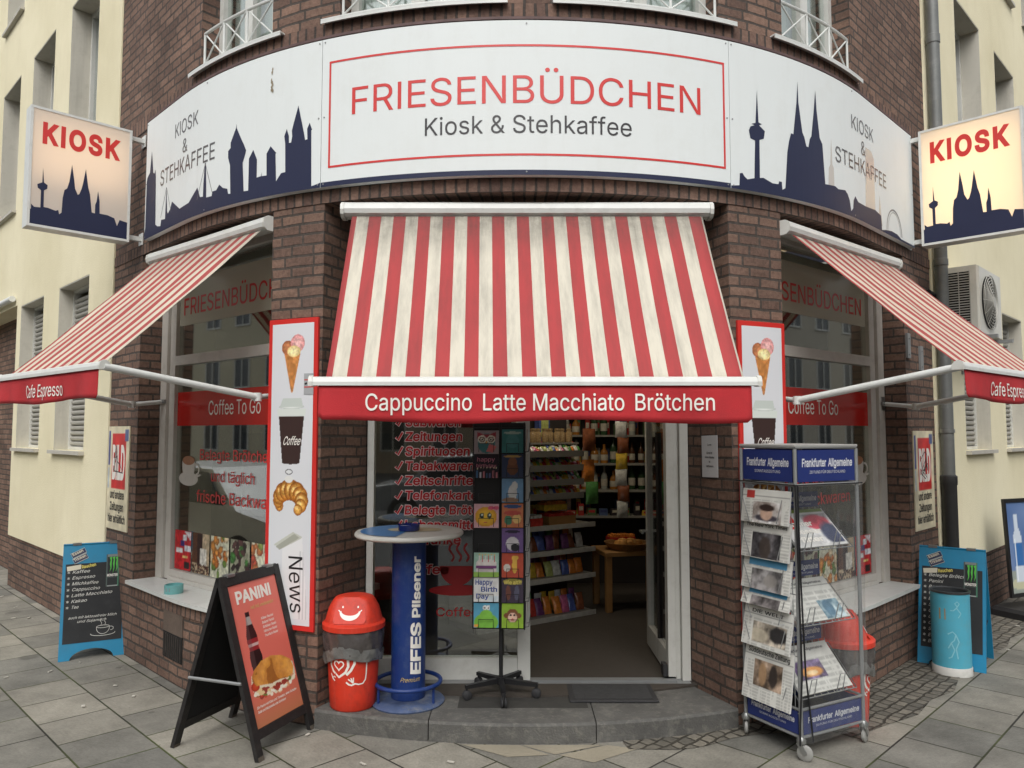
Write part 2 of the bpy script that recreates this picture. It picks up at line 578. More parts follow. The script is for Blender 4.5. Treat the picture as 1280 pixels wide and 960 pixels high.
def stripe_mat(name, period, phase, red, white, streak, thru=0.3):
    """striped awning canvas; UV.x runs across the cloth in metres, UV.y down the slope"""
    m = bpy.data.materials.new(name)
    m.use_nodes = True
    nt = m.node_tree
    p = nt.nodes['Principled BSDF']
    L = nt.links.new
    uv = N(nt, 'ShaderNodeUVMap')
    sp = N(nt, 'ShaderNodeSeparateXYZ')
    L(uv.outputs[0], sp.inputs[0])
    a = N(nt, 'ShaderNodeMath', operation='MULTIPLY_ADD')
    a.inputs[1].default_value = 1.0 / period
    a.inputs[2].default_value = phase
    L(sp.outputs[0], a.inputs[0])
    f = N(nt, 'ShaderNodeMath', operation='FRACT')
    L(a.outputs[0], f.inputs[0])
    lt = N(nt, 'ShaderNodeMath', operation='LESS_THAN')
    lt.inputs[1].default_value = 0.5
    L(f.outputs[0], lt.inputs[0])
    # weathering of the white stripes: grey streaks that run down and mildew specks
    mp = N(nt, 'ShaderNodeMapping')
    mp.inputs['Scale'].default_value = (16, 2.2, 1)
    L(uv.outputs[0], mp.inputs['Vector'])
    n = N(nt, 'ShaderNodeTexNoise', Scale=1.0, Detail=8.0, Roughness=0.7)
    L(mp.outputs[0], n.inputs['Vector'])
    r = N(nt, 'ShaderNodeMapRange')
    r.inputs['From Min'].default_value = 0.42
    r.inputs['From Max'].default_value = 0.78
    r.inputs['To Max'].default_value = streak
    L(n.outputs['Fac'], r.inputs['Value'])
    # mildew along the roller end
    mr = N(nt, 'ShaderNodeMapRange')
    mr.inputs['From Min'].default_value = 0.02
    mr.inputs['From Max'].default_value = 0.36
    mr.inputs['To Min'].default_value = 1.5
    mr.inputs['To Max'].default_value = 0.0
    L(sp.outputs[1], mr.inputs['Value'])
    m_n = N(nt, 'ShaderNodeTexNoise', Scale=9.0, Detail=8.0, Roughness=0.75)
    L(uv.outputs[0], m_n.inputs['Vector'])
    m_m = N(nt, 'ShaderNodeMath', operation='MULTIPLY')
    L(mr.outputs[0], m_m.inputs[0])
    L(m_n.outputs['Fac'], m_m.inputs[1])
    m_s = N(nt, 'ShaderNodeMath', operation='MULTIPLY_ADD', use_clamp=True)
    m_s.inputs[1].default_value = streak * 1.5
    L(m_m.outputs[0], m_s.inputs[0])
    L(r.outputs[0], m_s.inputs[2])
    r = m_s
    wm = N(nt, 'ShaderNodeMix', data_type='RGBA')
    wm.inputs[6].default_value = white
    wm.inputs[7].default_value = S(140, 136, 126)
    L(r.outputs[0], wm.inputs[0])
    rm = N(nt, 'ShaderNodeMix', data_type='RGBA')
    rm.inputs[6].default_value = red
    rm.inputs[7].default_value = S(128, 72, 70)
    L(r.outputs[0], rm.inputs[0])
    mx = N(nt, 'ShaderNodeMix', data_type='RGBA')
    L(lt.outputs[0], mx.inputs[0])
    L(wm.outputs[2], mx.inputs[6])
    L(rm.outputs[2], mx.inputs[7])
    L(mx.outputs[2], p.inputs['Base Color'])
    p.inputs['Roughness'].default_value = 0.8
    p.inputs['Specular IOR Level'].default_value = 0.25
    n3 = N(nt, 'ShaderNodeTexNoise', Scale=5.0, Detail=4.0)
    L(uv.outputs[0], n3.inputs['Vector'])
    bp = N(nt, 'ShaderNodeBump', Strength=0.25, Distance=0.02)
    L(n3.outputs['Fac'], bp.inputs['Height'])
    L(bp.outputs[0], p.inputs['Normal'])
    tl = N(nt, 'ShaderNodeBsdfTranslucent')
    L(mx.outputs[2], tl.inputs['Color'])
    ms = N(nt, 'ShaderNodeMixShader')
    ms.inputs[0].default_value = thru
    L(p.outputs[0], ms.inputs[1])
    L(tl.outputs[0], ms.inputs[2])
    L(ms.outputs[0], nt.nodes['Material Output'].inputs['Surface'])
    return m

# ------------------------------------------------------------------ object helpers
ROOTS = {}

def thing(name, label, cat, loc=(0, 0, 0), rz=0.0, group=None):
    o = bpy.data.objects.new(name, None)
    COL.objects.link(o)
    o.empty_display_size = 0.1
    o.location = loc
    o.rotation_euler = (0, 0, rz)
    o['label'] = label
    o['category'] = cat
    if group:
        o['group'] = group
    return o

def tag(o, label, cat, group=None):
    o['label'] = label
    o['category'] = cat
    if group:
        o['group'] = group
    return o

def world_inverse(o):
    """inverse of the thing's own placement (parts sit at identity under it)"""
    while o.parent:
        o = o.parent
    return (Matrix.Translation(o.location) @ Matrix.Rotation(o.rotation_euler[2], 4, 'Z')).inverted()

class MB:
    def __init__(self):
        self.v, self.f, self.uv, self.sm, self.mi, self.col = [], [], [], [], [], []
        self.m = 0

    def vert(self, p):
        self.v.append((p[0], p[1], p[2]))
        return len(self.v) - 1

    def face(self, idx, uv=None, smooth=False):
        self.f.append(tuple(idx))
        self.uv.append(uv if uv else [(0, 0)] * len(idx))
        self.sm.append(smooth)
        self.mi.append(self.m)

    def quad(self, a, b, c, d, uv=None, smooth=False):
        i = len(self.v)
        for p in (a, b, c, d):
            self.vert(p)
        self.face((i, i + 1, i + 2, i + 3), uv, smooth)

    def poly(self, pts, uv=None):
        i = len(self.v)
        for p in pts:
            self.vert(p)
        self.face(range(i, i + len(pts)), uv)

    def box(self, x0, x1, y0, y1, z0, z1, M=None, uvs=1.0):
        P = [Vector((x, y, z)) for z in (z0, z1) for y in (y0, y1) for x in (x0, x1)]
        i = len(self.v)
        for p in P:
            self.vert(M @ p if M else p)
        for q in ((0, 2, 3, 1), (4, 5, 7, 6), (0, 1, 5, 4), (2, 6, 7, 3), (0, 4, 6, 2), (1, 3, 7, 5)):
            n = (P[q[1]] - P[q[0]]).cross(P[q[2]] - P[q[1]])
            ax = max(range(3), key=lambda k: abs(n[k]))
            k = {0: (1, 2), 1: (0, 2), 2: (0, 1)}[ax]
            self.face([i + t for t in q], [(P[t][k[0]] * uvs, P[t][k[1]] * uvs) for t in q])
        return self

    def bbox(self, x0, x1, y0, y1, z0, z1, b=0.006, M=None):
        """box with chamfered vertical and top edges"""
        pts = [(x0 + b, y0), (x1 - b, y0), (x1, y0 + b), (x1, y1 - b), (x1 - b, y1), (x0 + b, y1), (x0, y1 - b), (x0, y0 + b)]
        cx, cy = (x0 + x1) / 2, (y0 + y1) / 2
        top = [(cx + (x - cx) * (1 - b / max(1e-6, (x1 - x0) / 2)), cy + (y - cy) * (1 - b / max(1e-6, (y1 - y0) / 2))) for x, y in pts]
        rings = [[(x, y, z0) for x, y in pts], [(x, y, z1 - b) for x, y in pts], [(x, y, z1) for x, y in top]]
        self.loft([[Vector(p) for p in r] for r in rings], M=M, cap=True)
        return self

    def loft(self, rings, M=None, cap=True, smooth=False, closed=True):
        n = len(rings[0])
        base = len(self.v)
        for r in rings:
            for p in r:
                self.vert(M @ Vector(p) if M else p)
        for a in range(len(rings) - 1):
            for k in range(n if closed else n - 1):
                k2 = (k + 1) % n
                self.face((base + a * n + k, base + a * n + k2, base + (a + 1) * n + k2, base + (a + 1) * n + k),
                          [(k / n, a), ((k + 1) / n, a), ((k + 1) / n, a + 1), (k / n, a + 1)], smooth)
        if cap:
            self.face([base + k for k in reversed(range(n))])
            self.face([base + (len(rings) - 1) * n + k for k in range(n)])
        return self

    def lathe(self, prof, n=32, c=(0, 0), sx=1.0, sy=1.0, cap=True, M=None, smooth=True):
        rings = []
        for r, z in prof:
            rings.append([Vector((c[0] + sx * r * math.cos(2 * math.pi * k / n), c[1] + sy * r * math.sin(2 * math.pi * k / n), z)) for k in range(n)])
        return self.loft(rings, M=M, cap=cap, smooth=smooth)

    def prism(self, pts, z0, z1, M=None):
        """vertical prism of a plan polygon; UV = perimeter metres x height"""
        n = len(pts)
        i = len(self.v)
        for z in (z0, z1):
            for p in pts:
                q = Vector((p[0], p[1], z))
                self.vert(M @ q if M else q)
        per = 0.0
        for k in range(n):
            k2 = (k + 1) % n
            d = math.dist(pts[k][:2], pts[k2][:2])
            self.face((i + k, i + k2, i + n + k2, i + n + k), [(per, z0), (per + d, z0), (per + d, z1), (per, z1)])
            per += d
        self.face([i + k for k in reversed(range(n))], [(p[0], p[1]) for p in reversed(pts)])
        self.face([i + n + k for k in range(n)], [(p[0], p[1]) for p in pts])
        return self

    def slab(self, pts, fr, t0, t1):
        """prism of a 2-D polygon in the frame fr(x, y, t), from depth t0 to t1"""
        n = len(pts)
        i = len(self.v)
        for t in (t0, t1):
            for p in pts:
                self.vert(fr(p[0], p[1], t))
        for k in range(n):
            k2 = (k + 1) % n
            self.face((i + k, i + k2, i + n + k2, i + n + k))
        self.face([i + k for k in reversed(range(n))], [tuple(p) for p in reversed(pts)])
        self.face([i + n + k for k in range(n)], [tuple(p) for p in pts])
        return self

    def tube(self, pts, r, n=8, cap=True, closed=False):
        pts = [Vector(p) for p in pts]
        rings = []
        prev = None
        m = len(pts)
        for k, p in enumerate(pts):
            if closed:
                t = (pts[(k + 1) % m] - pts[k - 1])
            else:
                t = pts[min(k + 1, m - 1)] - pts[max(k - 1, 0)]
            t.normalize()
            if prev is None:
                u = t.orthogonal().normalized()
            else:
                u = (prev - t * prev.dot(t)).normalized()
            prev = u
            w = t.cross(u)
            rr = r[k] if isinstance(r, (list, tuple)) else r
            rings.append([p + u * rr * math.cos(2 * math.pi * j / n) + w * rr * math.sin(2 * math.pi * j / n) for j in range(n)])
        if closed:
            rings.append(rings[0])
            cap = False
        return self.loft(rings, cap=cap, smooth=True)

    def curved(self, s0, s1, z0, z1, o0, o1, step=0.09, uvswap=False):
        """slab that follows the rounded facade: s along it, o outwards"""
        br = [s0, s1] + [b for b in (-ARC, ARC) if s0 < b < s1]
        ss = set(br)
        a, b = max(s0, -ARC), min(s1, ARC)
        if b > a:
            k = max(1, int(math.ceil((b - a) / step)))
            ss |= {a + (b - a) * t / k for t in range(k + 1)}
        ss = sorted(ss)
        ss = [x for t, x in enumerate(ss) if t == 0 or x - ss[t - 1] > 1e-5]
        i = len(self.v)
        for s in ss:
            for o in (o0, o1):
                for z in (z0, z1):
                    self.vert(wp(s, z, o))
        sm = b > a
        for k in range(len(ss) - 1):
            q = i + k * 4
            sa, sb = ss[k], ss[k + 1]
            self.face((q + 2, q + 6, q + 7, q + 3), [(sa, z0), (sb, z0), (sb, z1), (sa, z1)], sm)
            self.face((q + 4, q, q + 1, q + 5), [(sb, z0), (sa, z0), (sa, z1), (sb, z1)], sm)
            self.face((q + 3, q + 7, q + 5, q + 1), [(sa, o1), (sb, o1), (sb, o0), (sa, o0)])
            self.face((q, q + 4, q + 6, q + 2), [(sa, o0), (sb, o0), (sb, o1), (sa, o1)])
        self.face((i, i + 2, i + 3, i + 1), [(o0, z0), (o1, z0), (o1, z1), (o0, z1)])
        q = i + (len(ss) - 1) * 4
        self.face((q + 2, q, q + 1, q + 3), [(o1, z0), (o0, z0), (o0, z1), (o1, z1)])
        return self

    def build(self, name, m, parent=None, world=False, kind=None):
        me = bpy.data.meshes.new(name)
        vs = self.v
        if world and parent is not None:
            W = world_inverse(parent)
            vs = [tuple(W @ Vector(p)) for p in vs]
        me.from_pydata(vs, [], self.f)
        ul = me.uv_layers.new(name='UVMap')
        flat = [c for face in self.uv for co in face for c in co]
        ul.data.foreach_set('uv', flat)
        me.polygons.foreach_set('use_smooth', self.sm)
        if isinstance(m, (list, tuple)):
            for x in m:
                me.materials.append(x)
            me.polygons.foreach_set('material_index', self.mi)
        else:
            me.materials.append(m)
        if self.col:
            ca = me.color_attributes.new('Col', 'FLOAT_COLOR', 'POINT')
            ca.data.foreach_set('color', [c for q in self.col for c in q])
        me.update()
        if any(self.sm):
            me.set_sharp_from_angle(angle=RAD(42))
        o = bpy.data.objects.new(name, me)
        COL.objects.link(o)
        if parent is not None:
            o.parent = parent
        if kind:
            o['kind'] = kind
        return o

# facade: two straight walls joined by a quarter circle
R = 3.4597
CY = R * math.sqrt(2)
ARC = R * math.pi / 4
Q4 = math.pi / 4

def wp(s, z, o=0.0):
    a, sg, rr = abs(s), (1 if s >= 0 else -1), R + o
    if a <= ARC:
        t = a / R
        return Vector((sg * rr * math.sin(t), CY - rr * math.cos(t), z))
    l = a - ARC
    return Vector((sg * (rr * math.sin(Q4) + l * math.cos(Q4)), CY - rr * math.cos(Q4) + l * math.sin(Q4), z))

def planar(origin, ux, uy):
    """frame: x along ux, y along uy, t along the outward normal"""
    O, X, Y = Vector(origin), Vector(ux).normalized(), Vector(uy).normalized()
    Z = X.cross(Y)
    return lambda x, y, t=0.0: O + X * x + Y * y + Z * t

def facade(o):
    return lambda x, y, t=0.0: wp(x, y, o + t)

# ------------------------------------------------------------------ lettering
def load_font():
    try:
        p = os.path.join(bpy.utils.system_resource('DATAFILES'), 'fonts', 'Inter.woff2')
        return bpy.data.fonts.load(p)
    except Exception:
        return None
FONT = load_font()
TCACHE = {}

def text_geo(body, bold=0.0, spacing=1.0):
    """glyph outlines filled by the non-zero winding rule (the font's strokes overlap)"""
    key = (body, round(bold, 4), spacing)
    if key in TCACHE:
        return TCACHE[key]
    c = bpy.data.curves.new('text', 'FONT')
    if FONT:
        c.font = FONT
    c.body = body.translate(PLAIN) if FONT else body
    c.space_character = spacing
    o = bpy.data.objects.new('text', c)
    COL.objects.link(o)
    dg = bpy.context.evaluated_depsgraph_get()
    dg.update()
    cu = o.evaluated_get(dg).to_curve(dg)
    loops = []
    for sp in cu.splines:
        pts = []
        if sp.type == 'BEZIER':
            bp = sp.bezier_points
            n = len(bp)
            for k in range(n):
                p, q = bp[k], bp[(k + 1) % n]
                A, H1, H2, Bq = p.co, p.handle_right, q.handle_left, q.co
                chord = (Bq - A).length
                bend = max(abs((H1 - A).cross(Bq - A).z), abs((H2 - A).cross(Bq - A).z)) / max(chord, 1e-6)
                m = 1 if bend < 0.004 else 4
                for t in range(m):
                    u = t / m
                    v = A * (1 - u) ** 3 + H1 * (3 * u * (1 - u) ** 2) + H2 * (3 * u * u * (1 - u)) + Bq * u ** 3
                    pts.append((v.x, v.y))
        else:
            pts = [(p.co[0], p.co[1]) for p in sp.points]
        cl = []
        for p in pts:
            if not cl or math.dist(p, cl[-1]) > 1e-4:
                cl.append(p)
        if len(cl) > 2 and math.dist(cl[0], cl[-1]) < 1e-4:
            cl.pop()
        if len(cl) > 2:
            loops.append(cl)
    o.to_curve_clear() if hasattr(o, 'to_curve_clear') else None
    bpy.data.objects.remove(o)
    bpy.data.curves.remove(c)
    if not loops:
        TCACHE[key] = ([], [])
        return TCACHE[key]
    area = lambda l: sum(l[k - 1][0] * l[k][1] - l[k][0] * l[k - 1][1] for k in range(len(l))) / 2
    sg = 1 if area(max(loops, key=lambda l: abs(area(l)))) > 0 else -1
    if bold:
        bold *= CAPH / 0.727
        out = []
        for l in loops:
            n = len(l)
            q = []
            for k in range(n):
                p0, p1, p2 = l[k - 1], l[k], l[(k + 1) % n]
                d1 = (p1[0] - p0[0], p1[1] - p0[1])
                d2 = (p2[0] - p1[0], p2[1] - p1[1])
                l1, l2 = math.hypot(*d1), math.hypot(*d2)
                n1 = (d1[1] / l1 * sg, -d1[0] / l1 * sg)
                n2 = (d2[1] / l2 * sg, -d2[0] / l2 * sg)
                mx, my = n1[0] + n2[0], n1[1] + n2[1]
                ml = math.hypot(mx, my)
                if ml < 0.3:
                    mx, my, ml = n1[0], n1[1], 1
                mx, my = mx / ml, my / ml
                kk = bold / max(0.55, mx * n1[0] + my * n1[1])
                q.append((p1[0] + mx * kk, p1[1] + my * kk))
            out.append(q)
        loops = out
    vin, ein = [], []
    for l in loops:
        i = len(vin)
        vin += [Vector(p) for p in l]
        ein += [(i + k, i + (k + 1) % len(l)) for k in range(len(l))]
    vo, eo, fo = delaunay_2d_cdt(vin, ein, [], 0, 1e-6)[:3]
    V = np.array([(v[0], v[1]) for v in vo])
    Fc = np.array([f for f in fo if len(f) == 3])
    cen = V[Fc].mean(1)
    wind = np.zeros(len(cen))
    for l in loops:
        L_ = np.array(l)
        L2 = np.roll(L_, -1, 0)
        x, y = cen[:, 0][:, None], cen[:, 1][:, None]
        y1, y2, x1, x2 = L_[:, 1][None], L2[:, 1][None], L_[:, 0][None], L2[:, 0][None]
        dy = np.where(y2 == y1, 1, y2 - y1)
        xi = x1 + (y - y1) / dy * (x2 - x1)
        wind += ((y1 <= y) & (y2 > y) & (xi > x)).sum(1)
        wind -= ((y2 <= y) & (y1 > y) & (xi > x)).sum(1)
    fs = [tuple(int(k) for k in f) for f, w in zip(Fc, wind) if abs(w) > 0.5]
    used = sorted(set(k for f in fs for k in f))
    remap = {k: i for i, k in enumerate(used)}
    TCACHE[key] = ([tuple(V[k]) for k in used], [tuple(remap[k] for k in f) for f in fs])
    return TCACHE[key]

CAPH = 1.0
PLAIN = {}
if FONT:
    PLAIN = {ord('I'): '\u04c0', ord('l'): '\u04cf'}      # bars without serifs or tails
CAPH = max(v[1] for v in text_geo('H')[0])

def write(mb, body, fr, x0, x1, y0, cap, bold=0.0, slant=0.0, t=0.0, stretch=1.0, align='L', spacing=1.0, cut=0.0, rot=0.0):
    """letters laid on the surface fr(x, y, t); x1=None keeps natural width"""
    vs, fs = text_geo(body, bold, spacing)
    if not vs:
        return
    xa, xb = min(v[0] for v in vs), max(v[0] for v in vs)
    sy = cap / CAPH
    if x1 is None:
        sx = sy * stretch
        w = (xb - xa) * sx
        x0 = x0 - (w / 2 if align == 'C' else w if align == 'R' else 0)
    else:
        sx = (x1 - x0) / (xb - xa)
    P = []
    for x, y in vs:
        px, py = (x - xa) * sx + slant * y * sy, y * sy
        if rot:
            px, py = px * math.cos(rot) - py * math.sin(rot), px * math.sin(rot) + py * math.cos(rot)
        P.append((x0 + px, y0 + py))
    flat_shape(mb, P, fs, fr, t, cut)

def flat_shape(mb, P, fs, fr, t=0.0, cut=0.0):
    if cut:
        bm = bmesh.new()
        bv = [bm.verts.new((x, y, 0)) for x, y in P]
        for f in fs:
            try:
                bm.faces.new([bv[k] for k in f])
            except ValueError:
                pass
        x = min(p[0] for p in P) + cut
        xe = max(p[0] for p in P)
        while x < xe:
            bmesh.ops.bisect_plane(bm, geom=bm.verts[:] + bm.edges[:] + bm.faces[:], plane_co=(x, 0, 0), plane_no=(1, 0, 0), dist=1e-6)
            x += cut
        bm.verts.index_update()
        P = [(v.co.x, v.co.y) for v in bm.verts]
        fs = [[v.index for v in f.verts] for f in bm.faces]
        bm.free()
    i = len(mb.v)
    for x, y in P:
        mb.vert(fr(x, y, t))
    for f in fs:
        mb.face([i + k for k in f])

def shape(mb, pts, fr, t=0.0, cut=0.0):
    flat_shape(mb, pts, [list(range(len(pts)))], fr, t, cut)

def stroke(mb, pts, w, fr, t=0.0, closed=False, cut=0.0):
    """ribbon of width w along a 2-D polyline"""
    n = len(pts)
    L_, R_ = [], []
    for k in range(n):
        a = pts[k - 1] if (closed or k > 0) else pts[k]
        b = pts[(k + 1) % n] if (closed or k < n - 1) else pts[k]
        dx, dy = b[0] - a[0], b[1] - a[1]
        l = math.hypot(dx, dy) or 1
        nx, ny = -dy / l * w / 2, dx / l * w / 2
        L_.append((pts[k][0] + nx, pts[k][1] + ny))
        R_.append((pts[k][0] - nx, pts[k][1] - ny))
    for k in range(n if closed else n - 1):
        k2 = (k + 1) % n
        shape(mb, [R_[k], R_[k2], L_[k2], L_[k]], fr, t)

def arc_pts(cx, cy, rx, ry, a0, a1, n=16):
    return [(cx + rx * math.cos(RAD(a0 + (a1 - a0) * k / n)), cy + ry * math.sin(RAD(a0 + (a1 - a0) * k / n))) for k in range(n + 1)]

# ------------------------------------------------------------------ printed pictures (colour per vertex of a fine grid)
class Canvas:
    def __init__(self, w, h, nx, bg):
        self.w, self.h = w, h
        self.nx = nx
        self.ny = max(2, int(round(nx * h / w)))
        self.X, self.Y = np.meshgrid(np.linspace(0, w, self.nx), np.linspace(0, h, self.ny))
        self.C = np.zeros((self.ny, self.nx, 3))
        self.C[:] = bg
        self.rng = np.random.RandomState(int(nx * 7 + w * 1000) % 9999)

    def noise(self, fx, fy=None, seed=0):
        fy = fy or fx
        rng = np.random.RandomState(seed + 11)
        gx, gy = int(self.w * fx) + 3, int(self.h * fy) + 3
        g = rng.rand(gy, gx)
        x, y = self.X * fx, self.Y * fy
        ix, iy = x.astype(int), y.astype(int)
        tx, ty = x - ix, y - iy
        return (g[iy, ix] * (1 - tx) + g[iy, ix + 1] * tx) * (1 - ty) + (g[iy + 1, ix] * (1 - tx) + g[iy + 1, ix + 1] * tx) * ty

    def put(self, mask, col, a=1.0):
        col = np.array(col, float)
        k = (mask * a)[..., None]
        self.C = self.C * (1 - k) + col * k

    def rect(self, x0, x1, y0, y1, col, a=1.0):
        self.put(((self.X >= x0) & (self.X <= x1) & (self.Y >= y0) & (self.Y <= y1)).astype(float), col, a)

    def ell_r(self, cx, cy, rx, ry, rot=0):
        c, s = math.cos(rot), math.sin(rot)
        dx, dy = self.X - cx, self.Y - cy
        return np.hypot((dx * c + dy * s) / rx, (-dx * s + dy * c) / ry)

    def ell(self, cx, cy, rx, ry, col, rot=0, a=1.0, edge=None):
        d = self.ell_r(cx, cy, rx, ry, rot)
        m = (d <= 1).astype(float)
        if edge is None:
            self.put(m, col, a)
        else:
            k = np.clip(d, 0, 1)[..., None] ** 2
            cc = np.array(col, float) * (1 - k) + np.array(edge, float) * k
            self.C = self.C * (1 - (m * a)[..., None]) + cc * (m * a)[..., None]

    def poly_mask(self, pts):
        inside = np.zeros(self.X.shape, bool)
        n = len(pts)
        for k in range(n):
            (x1, y1), (x2, y2) = pts[k], pts[(k + 1) % n]
            if y1 == y2:
                continue
            c = ((y1 > self.Y) != (y2 > self.Y)) & (self.X < (x2 - x1) * (self.Y - y1) / (y2 - y1) + x1)
            inside ^= c
        return inside.astype(float)

    def poly(self, pts, col, a=1.0):
        self.put(self.poly_mask(pts), col, a)

    def mottle(self, amt, f, seed=0):
        self.C = np.clip(self.C * (1 + amt * (self.noise(f, seed=seed)[..., None] - 0.5) * 2), 0, 255)

    def to(self, mb, fr, x0=0, y0=0, t=0.0):
        i = len(mb.v)
        c = self.C / 255.0
        lc = np.where(c <= 0.04045, c / 12.92, ((c + 0.055) / 1.055) ** 2.4)
        while len(mb.col) < i:
            mb.col.append((1, 1, 1, 1))
        for r in range(self.ny):
            for k in range(self.nx):
                mb.vert(fr(x0 + self.X[r, k], y0 + self.Y[r, k], t))
                q = lc[r, k]
                mb.col.append((q[0], q[1], q[2], 1))
        for r in range(self.ny - 1):
            for k in range(self.nx - 1):
                a = i + r * self.nx + k
                mb.face((a, a + 1, a + 1 + self.nx, a + self.nx))

# ================================================================== SETTING
mb = MB()
mb.quad((-200, -200, -0.124), (200, -200, -0.124), (200, 200, -0.124), (-200, 200, -0.124), [(-200, -200), (200, -200), (200, 200), (-200, 200)])
ASPHALT = mat('asphalt', S(74, 74, 74), 0.85, 0.15, 2, bump=0.5, bscale=150)
mb.build('road', ASPHALT, kind='structure')

def strip(name, s0, s1, o0, o1, z0, z1, m):
    mb = MB()
    mb.curved(s0, s1, z0, z1, o0, o1, step=0.2)
    return mb.build(name, m, kind='structure')

PAV = pavement_mat()
strip('pavement', -32, 32, -0.3, 2.6, -0.12, 0.0, PAV)
strip('kerb', -32, 32, 2.6, 2.74, -0.12, 0.004, mat('kerb_stone', S(120, 118, 112), 0.8, 0.15, 4, bump=0.3))
COB = cobble_mat()
mb = MB()
for a, b, o in ((1.75, 9.0, 0.42), (0.55, 1.75, 0.17)):
    ss = [a + (b - a) * k / 24 for k in range(25)]
    for k in range(24):
        p, q = ss[k], ss[k + 1]
        e0 = o + 0.03 * math.sin(p * 9)
        e1 = o + 0.03 * math.sin(q * 9)
        mb.quad(wp(p, 0.004, -0.02), wp(p, 0.004, e0), wp(q, 0.004, e1), wp(q, 0.004, -0.02))
mb.f = [tuple(reversed(f)) for f in mb.f]
mb.build('cobble_strip', COB, kind='structure')
# paler wedge slabs cut in front of the step
mb = MB()
for tri in (((-0.02, 1.395), (0.16, 1.27), (0.44, 1.40)), ((-0.36, 1.405), (-0.10, 1.24), (0.13, 1.265), (-0.03, 1.395)), ((0.18, 1.262), (0.36, 1.17), (0.62, 1.345), (0.46, 1.395))):
    mb.poly([(x, y, 0.003) for x, y in tri])
mb.build('wedge_paving', mat('pale_slab', S(150, 143, 126), 0.8, 0.2, 4, bump=0.3, bscale=70, dirt=(S(105, 102, 92), 0.5, 8)), kind='structure')
# litter: leaf scraps and cigarette ends
mb = MB()
rl = random.Random(4)
for k in range(70):
    s = rl.uniform(-7, 7)
    o = rl.uniform(0.1, 2.2)
    p = wp(s, 0.006, o)
    a = rl.uniform(0, 6.28)
    l, w = rl.uniform(0.008, 0.022), rl.uniform(0.004, 0.010)
    M = Matrix.Translation(p) @ Matrix.Rotation(a, 4, 'Z')
    mb.box(-l, l, -w, w, 0, 0.005, M)
o = mb.build('litter_scraps', mat('litter_pale', S(190, 186, 176), 0.8, 0.3, 30))
o['kind'] = 'stuff'

# ================================================================== CORNER BUILDING
B = thing('corner_building', 'brown brick building with a rounded corner holding the kiosk shop', 'building')
ZS, ZL, ZT = 0.60, 3.175, 8.4          # sill, lintel underside, parapet
TH = 0.34
L0, L1, L2 = -4.22, -3.56, -1.68        # left strip, left window, left pier
R0, R1, R2 = 4.30, 3.61, 1.735
E0, E1 = -1.27, 1.30                    # entry opening

mb = MB()
mb.curved(L0, L1, 0, ZL, -TH, 0)
mb.curved(R1, R0, 0, ZL, -TH, 0)
mb.curved(L1, L2, 0, ZS - 0.11, -TH, 0)
mb.curved(R2, R1, 0, ZS - 0.15, -TH, 0)
mb.curved(L0, R0, ZL + 0.082, 4.20, -TH, 0)
# upper wall between the first-floor windows
UW = [(-2.53, -1.72), (-1.18, -0.21), (0.278, 1.258), (1.79, 2.65)]
ZW0, ZW1 = 4.335, 5.95
edges = [L0] + [e for w in UW for e in w] + [R0]
for k in range(0, len(edges), 2):
    mb.curved(edges[k], edges[k + 1], 4.33, ZW1, -TH, 0)
mb.curved(L0, R0, ZW1, ZT, -TH, 0)
mb.build('wall', BRICK, B)

def pier(s0, s1, door_x, sg):
    """pier between shop window and entry, its inner flank splayed towards the door"""
    out = [tuple(wp(s0 + (s1 - s0) * k / 6, 0)[:2]) for k in range(7)]
    inner_back = tuple(wp(s0 if sg < 0 else s1, 0, -TH)[:2])
    if sg < 0:
        pts = out + [(door_x, 2.10), (door_x - 0.02, 2.34), inner_back]
    else:
        pts = out + [inner_back, (door_x + 0.02, 2.34), (door_x, 2.10)]
    m = MB()
    m.prism(pts, 0, ZL)
    return m.build('pier', BRICK, B)
pier(L2, E0, -1.05, -1)
pier(E1, R2, 1.105, 1)

# soldier courses
mb = MB()
mb.curved(L0, R0, ZL, ZL + 0.08, -TH, 0.006)
mb.build('soldier_course', SOLDIER, B)
mb = MB()
mb.curved(L0, R0, 4.202, 4.328, -TH, 0.004)
mb.build('soldier_course', SOLDIER, B)
mb = MB()
mb.curved(L1 - 0.01, L2, ZS - 0.108, ZS - 0.025, -TH, 0.012)
mb.build('rowlock_course', SOLDIER, B)
mb = MB()
mb.curved(R2, R1 + 0.01, ZS - 0.148, ZS - 0.065, -TH, 0.012)
mb.build('rowlock_course', SOLDIER, B)
# thin pale flashing directly above the sign
mb = MB()
mb.curved(-3.4, 3.76, 4.206, 4.222, 0.005, 0.05)
mb.build('flashing', mat('purple_grey_tile', S(96, 74, 72), 0.7, 0.3, 14), B)

# shell: floors, rear walls, roof
def plan(off):
    pts = [tuple(wp(L0 + (R0 - L0) * k / 40, 0, off)[:2]) for k in range(41)]
    return pts + [(0.06, 7.15)]
mb = MB()
mb.prism(plan(-0.4), -0.05, 0.125)
mb.build('shop_floor', FLOOR_IN, B)
mb = MB()
mb.prism(plan(-0.35), 3.20, 3.34)
mb.build('ceiling', mat('shop_ceiling', S(222, 220, 212), 0.8, 0.06, 2), B)
mb = MB()
mb.prism(plan(-0.02), ZT, ZT + 0.25)
mb.build('roof', DARK_GAP, B)
mb = MB()
for sgx, s in ((-1, L0), (1, R0)):
    a = wp(s, 0, -TH)
    b = Vector((0.06, 7.15, 0))
    d = (b - a).normalized()
    n = Vector((d.y, -d.x, 0)) * 0.12 * (-1 if sgx < 0 else 1)
    q = [a, b, b + n, a + n] if sgx > 0 else [b, a, a + n, b + n]
    mb.prism([(p.x, p.y) for p in q], 0.125, 3.2)
    mb.prism([(p.x, p.y) for p in q], 3.34, ZT)
